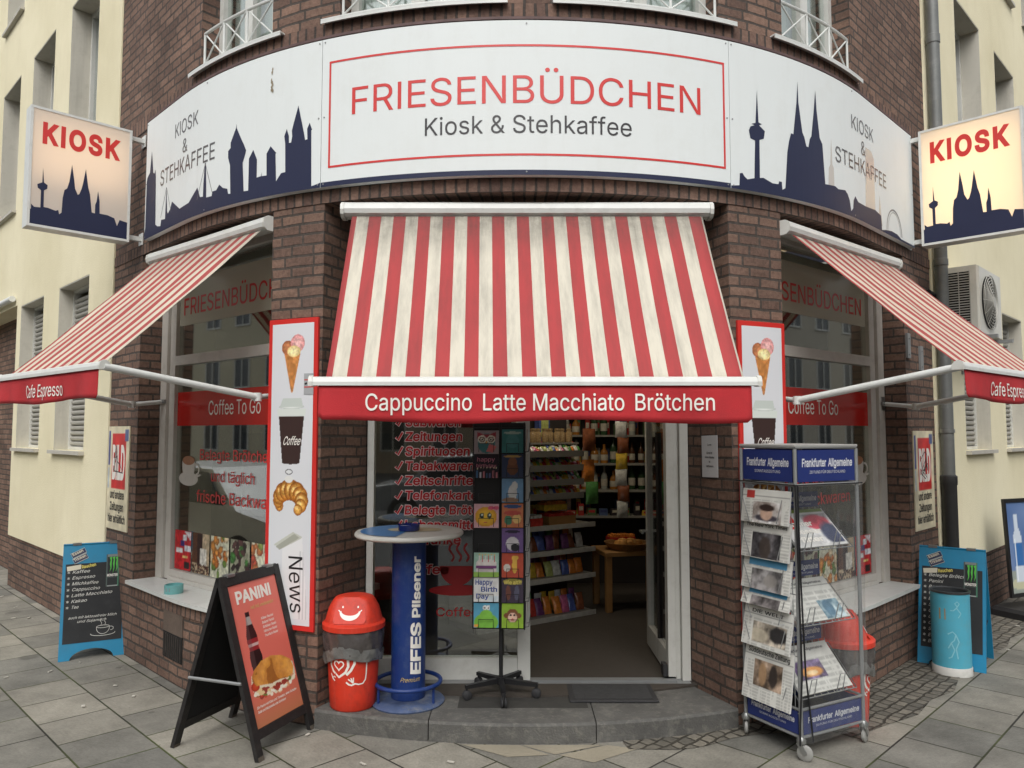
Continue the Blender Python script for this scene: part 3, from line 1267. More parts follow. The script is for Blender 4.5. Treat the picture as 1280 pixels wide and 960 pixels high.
mb.build('rear_wall', PLASTER_IN, B)

# airbrick vents and a panel of the base wall
mb = MB()
mb.curved(-2.90, -2.57, 0.16, 0.34, -0.02, 0.006)
v1 = mb.build('vent', DARK_GAP, B)
mb = MB()
for k in range(9):
    s = -2.88 + k * 0.036
    mb.curved(s, s + 0.008, 0.17, 0.33, 0.006, 0.012)
mb.build('vent_bars', mat('vent_iron', S(62, 56, 52), 0.7, 0.3, 20), v1)
mb = MB()
mb.curved(-2.90, -2.57, 0.342, 0.49, -0.02, 0.008)
mb.build('render_patch', mat('render_patch', S(104, 90, 80), 0.9, 0.2, 8, bump=0.4, bscale=50), B)

# ---- first-floor windows: frame, panes, curtain, sill, railing
for (a, b) in UW:
    f = MB()
    fw = 0.06
    for (s0, s1, z0, z1) in ((a, a + fw, ZW0, ZW1), (b - fw, b, ZW0, ZW1), (a + fw, b - fw, ZW0, ZW0 + 0.09), (a + fw, b - fw, ZW1 - fw, ZW1)):
        f.curved(s0 + 0.002, s1 - 0.002, z0 + 0.002, z1 - 0.002, -0.20, -0.13)
    mid = (a + b) / 2
    f.curved(mid - 0.045, mid + 0.045, ZW0 + 0.092, ZW1 - fw - 0.004, -0.195, -0.125)
    w = f.build('window', WHITE_PLASTIC, B)
    g = MB()
    g.curved(a + fw + 0.004, mid - 0.047, ZW0 + 0.095, ZW1 - fw - 0.006, -0.165, -0.16)
    g.curved(mid + 0.047, b - fw - 0.004, ZW0 + 0.095, ZW1 - fw - 0.006, -0.165, -0.16)
    g.build('pane', GLASS, w)
    c = MB()
    n = 60
    pa = [wp(a + (b - a) * k / n, 0, -0.26 + 0.014 * math.sin(k * 1.3) + 0.006 * math.sin(k * 3.1)) for k in range(n + 1)]
    for k in range(n):
        p, q = pa[k], pa[k + 1]
        c.quad((p.x, p.y, 4.34), (q.x, q.y, 4.34), (q.x, q.y, 5.95), (p.x, p.y, 5.95), smooth=True)
    c.build('curtain', CURTAIN, w)
    s = MB()
    s.curved(a - 0.11, b + 0.11, 4.331, 4.341, -0.12, 0.045)
    s.curved(a - 0.11, b + 0.11, 4.312, 4.330, 0.038, 0.045)
    s.build('sill', WHITE_METAL, w)
    r = MB()
    zr = 4.62
    N_ = 3
    ra, rb_, ro = a + 0.012, b - 0.012, -0.02
    arcs = lambda z: [wp(ra + (rb_ - ra) * k / 10, z, ro) for k in range(11)]
    r.tube(arcs(zr), 0.011)
    r.tube(arcs(4.375), 0.008)
    for k in range(N_ + 1):
        ss = ra + (rb_ - ra) * k / N_
        r.tube([wp(ss, 4.343, ro), wp(ss, zr, ro)], 0.009)
        if k < N_:
            s2 = ra + (rb_ - ra) * (k + 1) / N_
            r.tube([wp(ss, 4.377, ro + .002), wp(s2, zr, ro + .002)], 0.006)
            r.tube([wp(ss, zr, ro - .002), wp(s2, 4.377, ro - .002)], 0.006)
    r.build('railing', WHITE_METAL, w)
    # dark room behind the curtain
    d = MB()
    d.curved(a - 0.02, b + 0.02, 4.30, 5.98, -0.62, -0.60)
    d.build('room_back', SHOP_DARK, w)

# ---- the two big shop windows
def shop_window(sg, zs):
    O = Vector((-2.915, 3.167, 0)) if sg < 0 else Vector((2.95, 3.20, 0))
    U = Vector((0.763 * -sg, -0.646, 0))
    ux = U if sg < 0 else -U                     # reads left to right from the street
    W = 1.98
    org = O if sg < 0 else O + U * W
    fr = planar(org, ux, (0, 0, 1))
    X = (lambda u: u) if sg < 0 else (lambda u: W - u)
    def rect(mbx, u0, u1, z0, z1, t0, t1):
        a, b = sorted((X(u0), X(u1)))
        mbx.slab([(a, z0), (b, z0), (b, z1), (a, z1)], fr, t0, t1)
    f = MB()
    zb = zs + 0.006
    rect(f, 0.0, 0.10, zb, 3.17, -0.10, 0.012)
    rect(f, 0.104, 0.19, zb, 3.17, -0.08, -0.012)
    rect(f, 1.90, 1.98, zb, 3.17, -0.10, 0.0)
    rect(f, 0.192, 1.898, zb, zb + 0.028, -0.08, 0.006)
    rect(f, 0.192, 1.898, zb + 0.030, zs + 0.085, -0.08, -0.012)
    rect(f, 0.192, 1.898, 2.285, 2.36, -0.08, -0.010)
    rect(f, 0.192, 1.898, 3.08, 3.17, -0.08, -0.012)
    w = f.build('shop_window', GREY_FRAME, B)
    g = MB()
    rect(g, 0.194, 1.896, zs + 0.087, 2.283, -0.045, -0.040)
    rect(g, 0.194, 1.896, 2.362, 3.078, -0.045, -0.040)
    g.build('pane', GLASS, w)
    q = MB()
    rect(q, 0.0, 1.98, zs - 0.4, 1.75, -0.75, -0.73)
    q.build('display_back', SHOP_DARK, w)
    q = MB()
    rect(q, 0.12, 1.88, zs + 0.04, zs + 0.08, -0.72, -0.1)
    q.build('display_ledge', GREY_FRAME, w)
    # films and lettering on the glass
    b1 = MB()
    rect(b1, 0.196, 1.894, 2.60, 2.97, -0.0395, -0.038)
    b1.build('frosted_band', film_mat('frosted_band', S(206, 204, 186), 0.8), w)
    b2 = MB()
    rect(b2, 0.196, 1.894, 1.805, 2.07, -0.0395, -0.038)
    b2.build('red_band', film_mat('red_band', S(196, 40, 34), 0.86), w)
    T = -0.036
    for wd, ua, ub, z, cp in (('FRIESENBÜDCHEN', 0.265, 1.82, 2.683, 0.132), ('Belegte Brötchen', 0.575, 1.575, 1.545, 0.08), ('und täglich', 0.75, 1.345, 1.39, 0.078), ('frische Backwaren', 0.54, 1.70, 1.23, 0.085)):
        a = MB()
        u0, u1 = sorted((X(ua), X(ub)))
        write(a, wd, fr, u0, u1, z, cp, t=T, bold=0.006)
        a.build('lettering', TEXT_RED, w)
    a = MB()
    u0, u1 = sorted((X(0.69), X(1.405)))
    write(a, 'Coffee To Go', fr, u0, u1, 1.885, 0.105, t=T)
    a.build('lettering', TEXT_WHITE, w)
    return w, fr, X
WL, FL, XL = shop_window(-1, 0.60)
WR, FR_, XR = shop_window(1, 0.56)

# window sills
for (a, b, z, PO, PU, sg) in ((L1 - 0.02, L2 + 0.0, 0.60, Vector((-2.915, 3.167, 0)), Vector((0.763, -0.646, 0)), -1), (R2, R1 + 0.02, 0.56, Vector((2.95, 3.2, 0)), Vector((-0.763, -0.646, 0)), 1)):
    pts = [tuple(wp(a + (b - a) * k / 12, 0, 0.05)[:2]) for k in range(13)]
    p0, p1 = PO + PU * 0.0, PO + PU * 1.98
    back = [p1, p0] if sg < 0 else [p0, p1]
    pts += [(p.x, p.y) for p in back]
    m = MB()
    m.prism(pts, z - 0.022, z + 0.004)
    m.build('window_sill', WHITE_METAL, B)

# ---- entrance: frame, display window, door leaf
ED = 2.13
ent = planar((0, ED, 0), (1, 0, 0), (0, 0, 1))
f = MB()
def er(mbx, x0, x1, z0, z1, t0=-0.07, t1=0.0):
    mbx.slab([(x0, z0), (x1, z0), (x1, z1), (x0, z1)], ent, t0, t1)
ZB = 0.128
er(f, -1.045, -1.0, ZB, 3.17)
er(f, -0.038, 0.045, ZB, 3.17, -0.07, 0.006)
er(f, 1.045, 1.10, ZB, 3.17, -0.08, 0.02)
er(f, 1.012, 1.043, ZB, 3.17, -0.08, -0.02)
er(f, -0.998, -0.040, ZB, 0.265)
er(f, -0.998, -0.040, 2.40, 2.46)
er(f, 0.047, 1.010, 2.40, 2.46)
er(f, -0.998, -0.040, 3.10, 3.17)
er(f, 0.047, 1.010, 3.10, 3.17)
DF = f.build('entrance_frame', WHITE_PLASTIC, B)
g = MB()
er(g, -0.998, -0.040, 0.267, 2.398, -0.04, -0.035)
er(g, -0.998, -0.040, 2.462, 3.098, -0.04, -0.035)
er(g, 0.047, 1.010, 2.462, 3.098, -0.04, -0.035)
g.build('pane', GLASS, DF)
words = ['Süßwaren', 'Zeitungen', 'Spirituosen', 'Tabakwaren', 'Zeitschriften', 'Telefonkarten', 'Belegte Brötchen', 'Lebensmittel', 'Getränke', 'Eis', 'Kaffee']
ends = [-0.425, -0.413, -0.362, -0.332, -0.29, -0.262, -0.17, -0.29, -0.42, -0.68, -0.5]
for k, (wd, xe) in enumerate(zip(words, ends)):
    a, a2 = MB(), MB()
    z = 1.793 - 0.0985 * k
    write(a2, wd, ent, -0.801, xe + 0.004, z, 0.060, bold=0.075, t=-0.0345, slant=0.08)
    write(a, wd, ent, -0.797, xe, z + 0.0015, 0.057, bold=0.032, t=-0.0335, slant=0.08)
    stroke(a2, [(-0.862, z + 0.025), (-0.845, z + 0.004), (-0.812, z + 0.062)], 0.018, ent, -0.0345)
    stroke(a, [(-0.860, z + 0.025), (-0.845, z + 0.006), (-0.815, z + 0.058)], 0.012, ent, -0.0335)
    ol = a2.build('lettering_outline', TEXT_PALE, DF)
    a.build('lettering', TEXT_DARKRED, DF)
a = MB()
# coffee cup sketch below the list
shape(a, arc_pts(-0.44, 0.70, 0.19, 0.035, 0, 360, 32)[:-1], ent, -0.0340)
shape(a, [(-0.56, 0.86)] + arc_pts(-0.44, 0.86, 0.12, 0.13, 180, 360, 16)[1:], ent, -0.0335)
stroke(a, arc_pts(-0.30, 0.81, 0.05, 0.045, -100, 120, 10), 0.02, ent, -0.0335)
for x in (-0.48, -0.43, -0.38):
    stroke(a, [(x + 0.016 * math.sin(k * 1.1), 0.89 + 0.02 * k) for k in range(7)], 0.014, ent, -0.0335)
write(a, 'Coffee', ent, -0.58, -0.30, 0.53, 0.055, bold=0.01, t=-0.0335)
a.build('coffee_motif', TEXT_DARKRED, DF)

# door leaf, opened inwards to a right angle
lf = planar((0.955, ED - 0.01, 0), (0, 1, 0), (0, 0, 1))        # x runs into the shop
d = MB()
def dr(mbx, x0, x1, z0, z1, t0=0.0, t1=0.05):
    mbx.slab([(x0, z0), (x1, z0), (x1, z1), (x0, z1)], lf, t0, t1)
dr(d, 0.0, 0.09, 0.15, 2.38)
dr(d, 0.74, 0.80, 0.15, 2.38)
dr(d, 0.092, 0.738, 0.15, 0.30)
dr(d, 0.092, 0.738, 2.30, 2.38)
DL = d.build('door', WHITE_PLASTIC, B)
d = MB()
dr(d, 0.092, 0.738, 0.302, 2.298, 0.022, 0.027)
d.build('pane', GLASS, DL)
d = MB()
d.tube([lf(0.77, 1.0, 0.0), lf(0.77, 1.0, -0.05), lf(0.66, 1.0, -0.05)], 0.01)
d.build('handle', STEEL, DL)
d = MB()
dr(d, 0.02, 0.10, 0.145, 0.22, -0.03, -0.002)
d.build('door_stop', RUBBER, DL)
d = MB()
d.box(-1.04, 1.09, ED - 0.07, ED + 0.05, 0.111, 0.127)
d.box(0.05, 1.0, ED - 0.055, ED - 0.02, 0.128, 0.142)
d.build('threshold', GREY_STEEL, B)
d = MB()
for x0, x1 in ((0.06, 0.27), (0.83, 0.93)):
    d.box(x0, x1, ED - 0.115, ED - 0.074, 0.116, 0.121)
d.build('red_tape', mat('worn_red_tape', S(168, 70, 56), 0.8, 0.25, 30), B)

# ---- stone step with a shoe grate
ST = thing('entrance_step', 'low curved dark stone step in front of the open shop door', 'step', (0, 1.5, 0))
inner = ED - 0.07
cuts = [-1.275, 0.385, 1.30]
cuts = [-1.27, -0.55, 0.40, 1.295]
for k in range(3):
    a, b = cuts[k] + 0.003, cuts[k + 1] - 0.003
    pts = [tuple(wp(a + (b - a) * t / 12, 0, 0.025)[:2]) for t in range(13)]
    xr, xl = pts[-1][0], pts[0][0]
    if k == 2:
        pts += [(1.095, inner), (xl, inner)]
    elif k == 0:
        pts += [(xr, inner), (-1.04, inner)]
    else:
        pts += [(xr, inner), (xl, inner)]
    m = MB()
    i = 0
    m.prism(pts, -0.02, 0.098)
    # eased top edge
    top = pts
    cx, cy = sum(p[0] for p in pts) / len(pts), sum(p[1] for p in pts) / len(pts)
    ins = []
    for p in pts:
        ins.append((p[0], p[1] + (0.010 if p[1] < inner - 0.001 else 0)))
    m.loft([[Vector((p[0], p[1], 0.098)) for p in pts], [Vector((p[0], p[1], 0.112)) for p in ins]], cap=False)
    m.poly([(p[0], p[1], 0.112) for p in ins])
    m.build('step_block', STONE, ST, world=True)
m = MB()
m.box(-0.40, 0.38, 1.66, 2.02, 0.1125, 0.1135)
gr = m.build('grate_pit', mat('grate_pit_grey', S(58, 57, 54), 0.9, 0.2, 14), ST, world=True)
m = MB()
for k in range(25):
    x = -0.40 + k * 0.78 / 24
    m.box(x - 0.005, x + 0.005, 1.66, 2.02, 0.1138, 0.1150)
for k in range(11):
    y = 1.66 + k * 0.36 / 10
    m.box(-0.40, 0.38, y - 0.004, y + 0.004, 0.1151, 0.1163)
m.build('grate_bars', mat('grate_steel', S(112, 110, 106), 0.6, 0.2, 14), gr)

# ================================================================== FASCIA SIGN
FS = thing('fascia_sign', 'long curved white shop sign above the awnings with red lettering and dark city skyline', 'shop sign', (0, 1.4, 3.2))
ZF0, ZF1 = 3.259, 4.198
SKY_L = [(-1.334, 3.276), (-1.341, 3.632), (-1.335, 3.636), (-1.354, 3.684), (-1.372, 3.647), (-1.369, 3.58), (-1.386, 3.578), (-1.397, 3.63), (-1.442, 3.809), (-1.478, 3.697), (-1.49, 3.656), (-1.487, 3.618), (-1.495, 3.579), (-1.512, 3.579), (-1.513, 3.623), (-1.531, 3.674), (-1.55, 3.629), (-1.542, 3.579), (-1.537, 3.395), (-1.571, 3.393), (-1.611, 3.347), (-1.62, 3.527), (-1.614, 3.532), (-1.663, 3.584), (-1.697, 3.541), (-1.693, 3.398), (-1.736, 3.4), (-1.739, 3.428), (-1.742, 3.401), (-1.781, 3.399), (-1.781, 3.518), (-1.817, 3.589), (-1.856, 3.537), (-1.857, 3.325), (-1.9, 3.328), (-1.916, 3.521), (-1.899, 3.557), (-1.885, 3.599), (-1.911, 3.649), (-1.924, 3.668), (-1.984, 3.772), (-1.986, 3.8), (-1.99, 3.773), (-2.043, 3.683), (-2.042, 3.648), (-2.068, 3.631), (-2.066, 3.585), (-2.045, 3.53), (-2.034, 3.335), (-2.057, 3.339), (-2.067, 3.375), (-2.116, 3.39), (-2.158, 3.421), (-2.191, 3.388), (-2.24, 3.389), (-2.243, 3.358), (-2.311, 3.362), (-2.315, 3.453), (-2.327, 3.608), (-2.338, 3.611), (-2.352, 3.461), (-2.354, 3.376), (-2.392, 3.381), (-2.432, 3.457), (-2.554, 3.374), (-2.704, 3.363), (-2.849, 3.447), (-2.883, 3.395), (-2.922, 3.372), (-2.94, 3.394), (-2.963, 3.584), (-2.973, 3.401), (-2.975, 3.342), (-3.051, 3.351), (-3.064, 3.305), (-3.125, 3.316), (-3.167, 3.338), (-3.187, 3.72), (-3.202, 3.776), (-3.217, 3.747), (-3.242, 3.76), (-3.285, 3.943), (-3.314, 3.777), (-3.347, 3.759), (-3.365, 3.747), (-3.377, 3.717), (-3.38, 3.353)]
SKY_R = [(1.292, 3.276), (1.353, 3.285), (1.358, 3.362), (1.378, 3.367), (1.393, 3.347), (1.416, 3.331), (1.471, 3.346), (1.482, 3.591), (1.446, 3.598), (1.434, 3.648), (1.448, 3.676), (1.48, 3.688), (1.456, 3.694), (1.488, 3.705), (1.505, 3.92), (1.513, 3.713), (1.54, 3.705), (1.517, 3.694), (1.564, 3.664), (1.554, 3.614), (1.518, 3.6), (1.515, 3.354), (1.544, 3.359), (1.618, 3.335), (1.67, 3.337), (1.676, 3.357), (1.7, 3.357), (1.704, 3.306), (1.731, 3.32), (1.757, 3.562), (1.774, 3.638), (1.795, 3.695), (1.817, 3.693), (1.854, 3.915), (1.869, 4.061), (1.873, 3.92), (1.905, 3.725), (1.924, 3.695), (1.942, 3.638), (1.963, 3.636), (1.979, 3.694), (1.997, 3.718), (2.03, 3.903), (2.051, 4.046), (2.061, 3.911), (2.088, 3.725), (2.116, 3.69), (2.138, 3.42), (2.185, 3.425), (2.259, 3.43), (2.296, 3.417), (2.39, 3.429), (2.423, 3.408), (2.45, 3.371), (2.469, 3.297), (2.501, 3.324), (2.51, 3.384), (2.538, 3.418), (2.584, 3.385), (2.706, 3.382), (2.904, 3.395), (3.02, 3.375), (3.03, 3.269)]
def sign_panel(a, b):
    m = MB()
    m.curved(a + 0.002, b - 0.002, ZF0, ZF1, 0.008, 0.050)
    p = m.build('sign_panel', SIGN_WHITE, FS, world=True)
    sc = MB()
    for s in (a + 0.02, (a + b) / 2, b - 0.02):
        for z in (ZF0 + 0.02, 3.70, ZF1 - 0.02):
            if abs(s - (a + b) / 2) < 0.1 and abs(z - 3.7) < 0.1:
                continue
            sc.slab(arc_pts(s, z, 0.005, 0.005, 0, 360, 8)[:-1], facade(0.05), 0.0, 0.003)
    sc.build('screws', GREY_STEEL, p, world=True)
    return p
def part_fs(m, name, material, p):
    return m.build(name, material, p, world=True)
fs = facade(0.05)
SL, SCN, SR = -3.40, (-1.268, 1.29), 3.77
pc = sign_panel(*SCN)
m = MB(); write(m, 'FRIESENBÜDCHEN', fs, -1.055, 1.082, 3.692, 0.168, t=0.0015, cut=0.06); part_fs(m, 'lettering', SIGN_RED, pc)
m = MB(); write(m, 'Kiosk & Stehkaffee', fs, -0.588, 0.633, 3.512, 0.107, t=0.0015, cut=0.06); part_fs(m, 'lettering', SIGN_BLACK, pc)
m = MB()
bt = 0.013
for (x0, x1, z0, z1) in ((-1.215, 1.255, 4.05 - bt, 4.05), (-1.215, 1.255, 3.375, 3.375 + bt), (-1.215, -1.215 + bt, 3.375 + bt, 4.05 - bt), (1.255 - bt, 1.255, 3.375 + bt, 4.05 - bt)):
    shape(m, [(x0, z0), (x1, z0), (x1, z1), (x0, z1)], fs, 0.0015, cut=0.06)
part_fs(m, 'border', SIGN_RED, pc)
m = MB()
shape(m, [(SCN[0] + 0.002, ZF0 + 0.001), (SCN[1] - 0.002, ZF0 + 0.001), (SCN[1] - 0.002, 3.290), (SCN[0] + 0.002, 3.290)], fs, 0.0012, cut=0.06)
part_fs(m, 'navy_band', NAVY, pc)
pl = sign_panel(SL, SCN[0])
m = MB()
shape(m, [(-1.27, ZF0 + 0.001), (-1.27, 3.29)] + SKY_L + [(-3.398, 3.30), (-3.398, ZF0 + 0.001)], fs, 0.0013, cut=0.06)
part_fs(m, 'skyline', NAVY, pl)
m = MB()
for top in ((-2.333, 3.605), (-2.962, 3.58)):
    for dx in (-0.10, 0.10):
        stroke(m, [top, (top[0] + dx, 3.37)], 0.005, fs, 0.0016)
part_fs(m, 'bridge_cables', TEXT_GREY, pl)
m = MB()
write(m, 'KIOSK', fs, -2.825, -2.445, 3.915, 0.103, t=0.0015, cut=0.06)
write(m, '&', fs, -2.64, None, 3.765, 0.10, align='C', t=0.0015, cut=0.06)
write(m, 'STEHKAFFEE', fs, -3.09, -2.22, 3.615, 0.118, t=0.0015, cut=0.06)
part_fs(m, 'lettering', mat('sign_text_grey', S(84, 82, 82), 0.3, 0.05), pl)
m = MB()
for k in range(14):
    s, z = -1.66 + random.uniform(-0.008, 0.008), 4.02 + random.uniform(-0.08, 0.08)
    shape(m, [(s - 0.006, z), (s, z - 0.018), (s + 0.006, z), (s + 0.002, z + 0.014)], fs, 0.0013 + 0.0001 * k)
part_fs(m, 'rust_stain', mat('rust_stain', S(150, 136, 112), 0.6, 0.3, 60), pl)
pr = sign_panel(SCN[1], SR)
m = MB()
shape(m, [(3.768, ZF0 + 0.001), (3.768, 3.275)] + [(3.45, 3.275), (3.36, 3.297), (3.24, 3.30), (3.11, 3.285)] + list(reversed(SKY_R)) + [(1.292, ZF0 + 0.001)], fs, 0.0014, cut=0.06)
part_fs(m, 'skyline', NAVY, pr)
m = MB()
shape(m, [(2.71, 3.30), (2.745, 3.828), (2.855, 3.826), (2.905, 3.778), (2.905, 3.30)], fs, 0.0011, cut=0.06)
part_fs(m, 'pale_tower', PALE_GREY, pr)
m = MB()
shape(m, [(2.17, 3.33), (2.185, 3.541), (2.206, 3.572), (2.222, 3.757), (2.229, 3.577), (2.245, 3.553), (2.25, 3.33)], fs, 0.0011)
part_fs(m, 'pale_spire', PALE_GREY, pr)
m = MB()
shape(m, [(2.96, 3.3), (2.985, 3.44), (3.0, 3.53), (3.015, 3.44), (3.04, 3.3)], fs, 0.0011)
part_fs(m, 'pale_spire', PALE_GREY, pr)
m = MB()
stroke(m, arc_pts(3.30, 3.29, 0.165, 0.185, 0, 180, 20), 0.012, fs, 0.0016)
stroke(m, arc_pts(3.30, 3.29, 0.135, 0.165, 0, 180, 20), 0.004, fs, 0.0016)
part_fs(m, 'arch', mat('sign_arch_grey', S(120, 124, 130), 0.3, 0.05), pr)
m = MB()
write(m, 'KIOSK', fs, 2.51, 2.905, 3.905, 0.10, t=0.0018, cut=0.06)
write(m, '&', fs, 2.70, None, 3.755, 0.10, align='C', t=0.0018, cut=0.06)
write(m, 'STEHKAFFEE', fs, 2.27, 3.147, 3.61, 0.108, t=0.0018, cut=0.06)
part_fs(m, 'lettering', mat('sign_text_grey', S(84, 82, 82)), pr)

# ================================================================== LIT BLADE SIGNS
BLADE = [(0.0, 0.137), (0.036, 0.142), (0.034, 0.181), (0.063, 0.16), (0.12, 0.164), (0.119, 0.306), (0.089, 0.323), (0.084, 0.352), (0.128, 0.373), (0.131, 0.498), (0.144, 0.376), (0.178, 0.359), (0.176, 0.329), (0.147, 0.31), (0.149, 0.172), (0.194, 0.171), (0.261, 0.159), (0.286, 0.17), (0.295, 0.135), (0.317, 0.152), (0.323, 0.278), (0.337, 0.347), (0.362, 0.365), (0.381, 0.427), (0.401, 0.576), (0.427, 0.449), (0.438, 0.377), (0.466, 0.329), (0.482, 0.339), (0.501, 0.386), (0.513, 0.433), (0.537, 0.564), (0.566, 0.411), (0.586, 0.354), (0.609, 0.201), (0.641, 0.198), (0.641, 0.273), (0.654, 0.305), (0.665, 0.396), (0.684, 0.309), (0.688, 0.204), (0.767, 0.203), (0.839, 0.187), (0.869, 0.123), (0.894, 0.18), (1.0, 0.169)]
def lit_face():
    m = bpy.data.materials.new('opal_sign_face')
    m.use_nodes = True
    nt = m.node_tree
    p = nt.nodes['Principled BSDF']
    p.inputs['Base Color'].default_value = S(226, 220, 212)
    p.inputs['Roughness'].default_value = 0.25
    t = N(nt, 'ShaderNodeBsdfTranslucent')
    t.inputs['Color'].default_value = S(240, 230, 214)
    mx = N(nt, 'ShaderNodeMixShader')
    mx.inputs[0].default_value = 0.38
    nt.links.new(p.outputs[0], mx.inputs[1])
    nt.links.new(t.outputs[0], mx.inputs[2])
    nt.links.new(mx.outputs[0], nt.nodes['Material Output'].inputs['Surface'])
    return m
OPAL = lit_face()
def blade_sign(s0, e0, W, z0, z1, label, power, col):
    foot = wp(s0, 0, 0)
    n = (wp(s0, 0, 1) - foot).normalized()
    base = foot + n * (e0 + W / 2)
    T = thing('projecting_sign', label, 'lit sign', (base.x, base.y, z0), 0)
    H = z1 - z0
    left = s0 < 0
    # x reads left to right as seen from the street corner
    if left:
        org, ux = foot + n * (e0 + W) + Vector((0, 0, z0)), -n
    else:
        org, ux = foot + n * e0 + Vector((0, 0, z0)), n
    fr = planar(org, ux, (0, 0, 1))
    D = 0.13
    c = MB()
    e = 0.018
    for (x0, x1, y0, y1) in ((0, e, 0, H), (W - e, W, 0, H), (e, W - e, 0, e), (e, W - e, H - e, H)):
        c.slab([(x0, y0), (x1, y0), (x1, y1), (x0, y1)], fr, -D, 0.004)
    c.build('casing', WHITE_METAL, T, world=True)
    for t, nm in ((0.0, 0), (-D + 0.004, 1)):
        f = MB()
        f.slab([(e, e), (W - e, e), (W - e, H - e), (e, H - e)], fr, t - 0.004, t)
        fo = f.build('face', OPAL, T, world=True)
        if nm == 0:
            g = MB()
            write(g, 'KIOSK', fr, 0.115 * W, 0.88 * W, 0.71 * H, 0.160 * H, bold=0.055, t=0.0015, spacing=1.16)
            g.build('lettering', SIGN_RED, fo, world=True)
            g = MB()
            pts = [(min(max(u * W, e), W - e), min(max(v * H, e), H - e)) for u, v in BLADE]
            shape(g, [(e, e)] + pts + [(W - e, e)], fr, 0.0015)
            g.build('skyline', NAVY, fo, world=True)
    for y in (0.035, H - 0.06):
        k = MB()
        x0, x1 = ((W, W + e0 - 0.004) if left else (-e0 + 0.004, 0))
        k.slab([(x0, y), (x1, y), (x1, y + 0.035), (x0, y + 0.035)], fr, -D / 2 - 0.02, -D / 2 + 0.02)
        xb = x1 - 0.008 if left else x0
        k.slab([(xb, y - 0.03), (xb + 0.007, y - 0.03), (xb + 0.007, y + 0.065), (xb, y + 0.065)], fr, -D / 2 - 0.04, -D / 2 + 0.04)
        k.build('bracket', WHITE_METAL, T, world=True)
    # the tube lamps inside
    l = bpy.data.lights.new('sign_lamp', 'AREA')
    l.shape = 'RECTANGLE'
    l.size, l.size_y = W * 0.9, H * (0.5 if left else 0.85)
    l.energy = power
    l.color = col
    lo = bpy.data.objects.new('sign_lamp', l)
    COL.objects.link(lo)
    lo.parent = T
    pos = world_inverse(T) @ fr(W / 2, H * (0.66 if left else 0.5), -D * 0.85)
    lo.location = pos
    z = (fr(0, 0, 1) - fr(0, 0, 0))
    lo.rotation_euler = (-z).to_track_quat('Z', 'Y').to_euler()   # shines towards the front face (-Z along +normal)
    return T
blade_sign(-3.527, 0.12, 0.70, 3.254, 4.154, 'square lit KIOSK sign projecting from the wall beside the cream house with the gateway', 1.9, (1.0, 0.78, 0.58))
blade_sign(3.719, 0.12, 0.72, 3.253, 4.20, 'square lit KIOSK sign projecting from the wall above the air conditioner', 6.5, (1.0, 0.80, 0.48))

# ================================================================== AWNINGS
CANVAS_C = stripe_mat('striped_canvas', 0.1465, 0.5 - 0.03 / 0.1465, S(180, 74, 75), S(216, 210, 194), 0.62, 0.14)
CANVAS_S = stripe_mat('striped_canvas_clean', 0.140, 0.25, S(186, 88, 86), S(226, 217, 199), 0.4, 0.26)

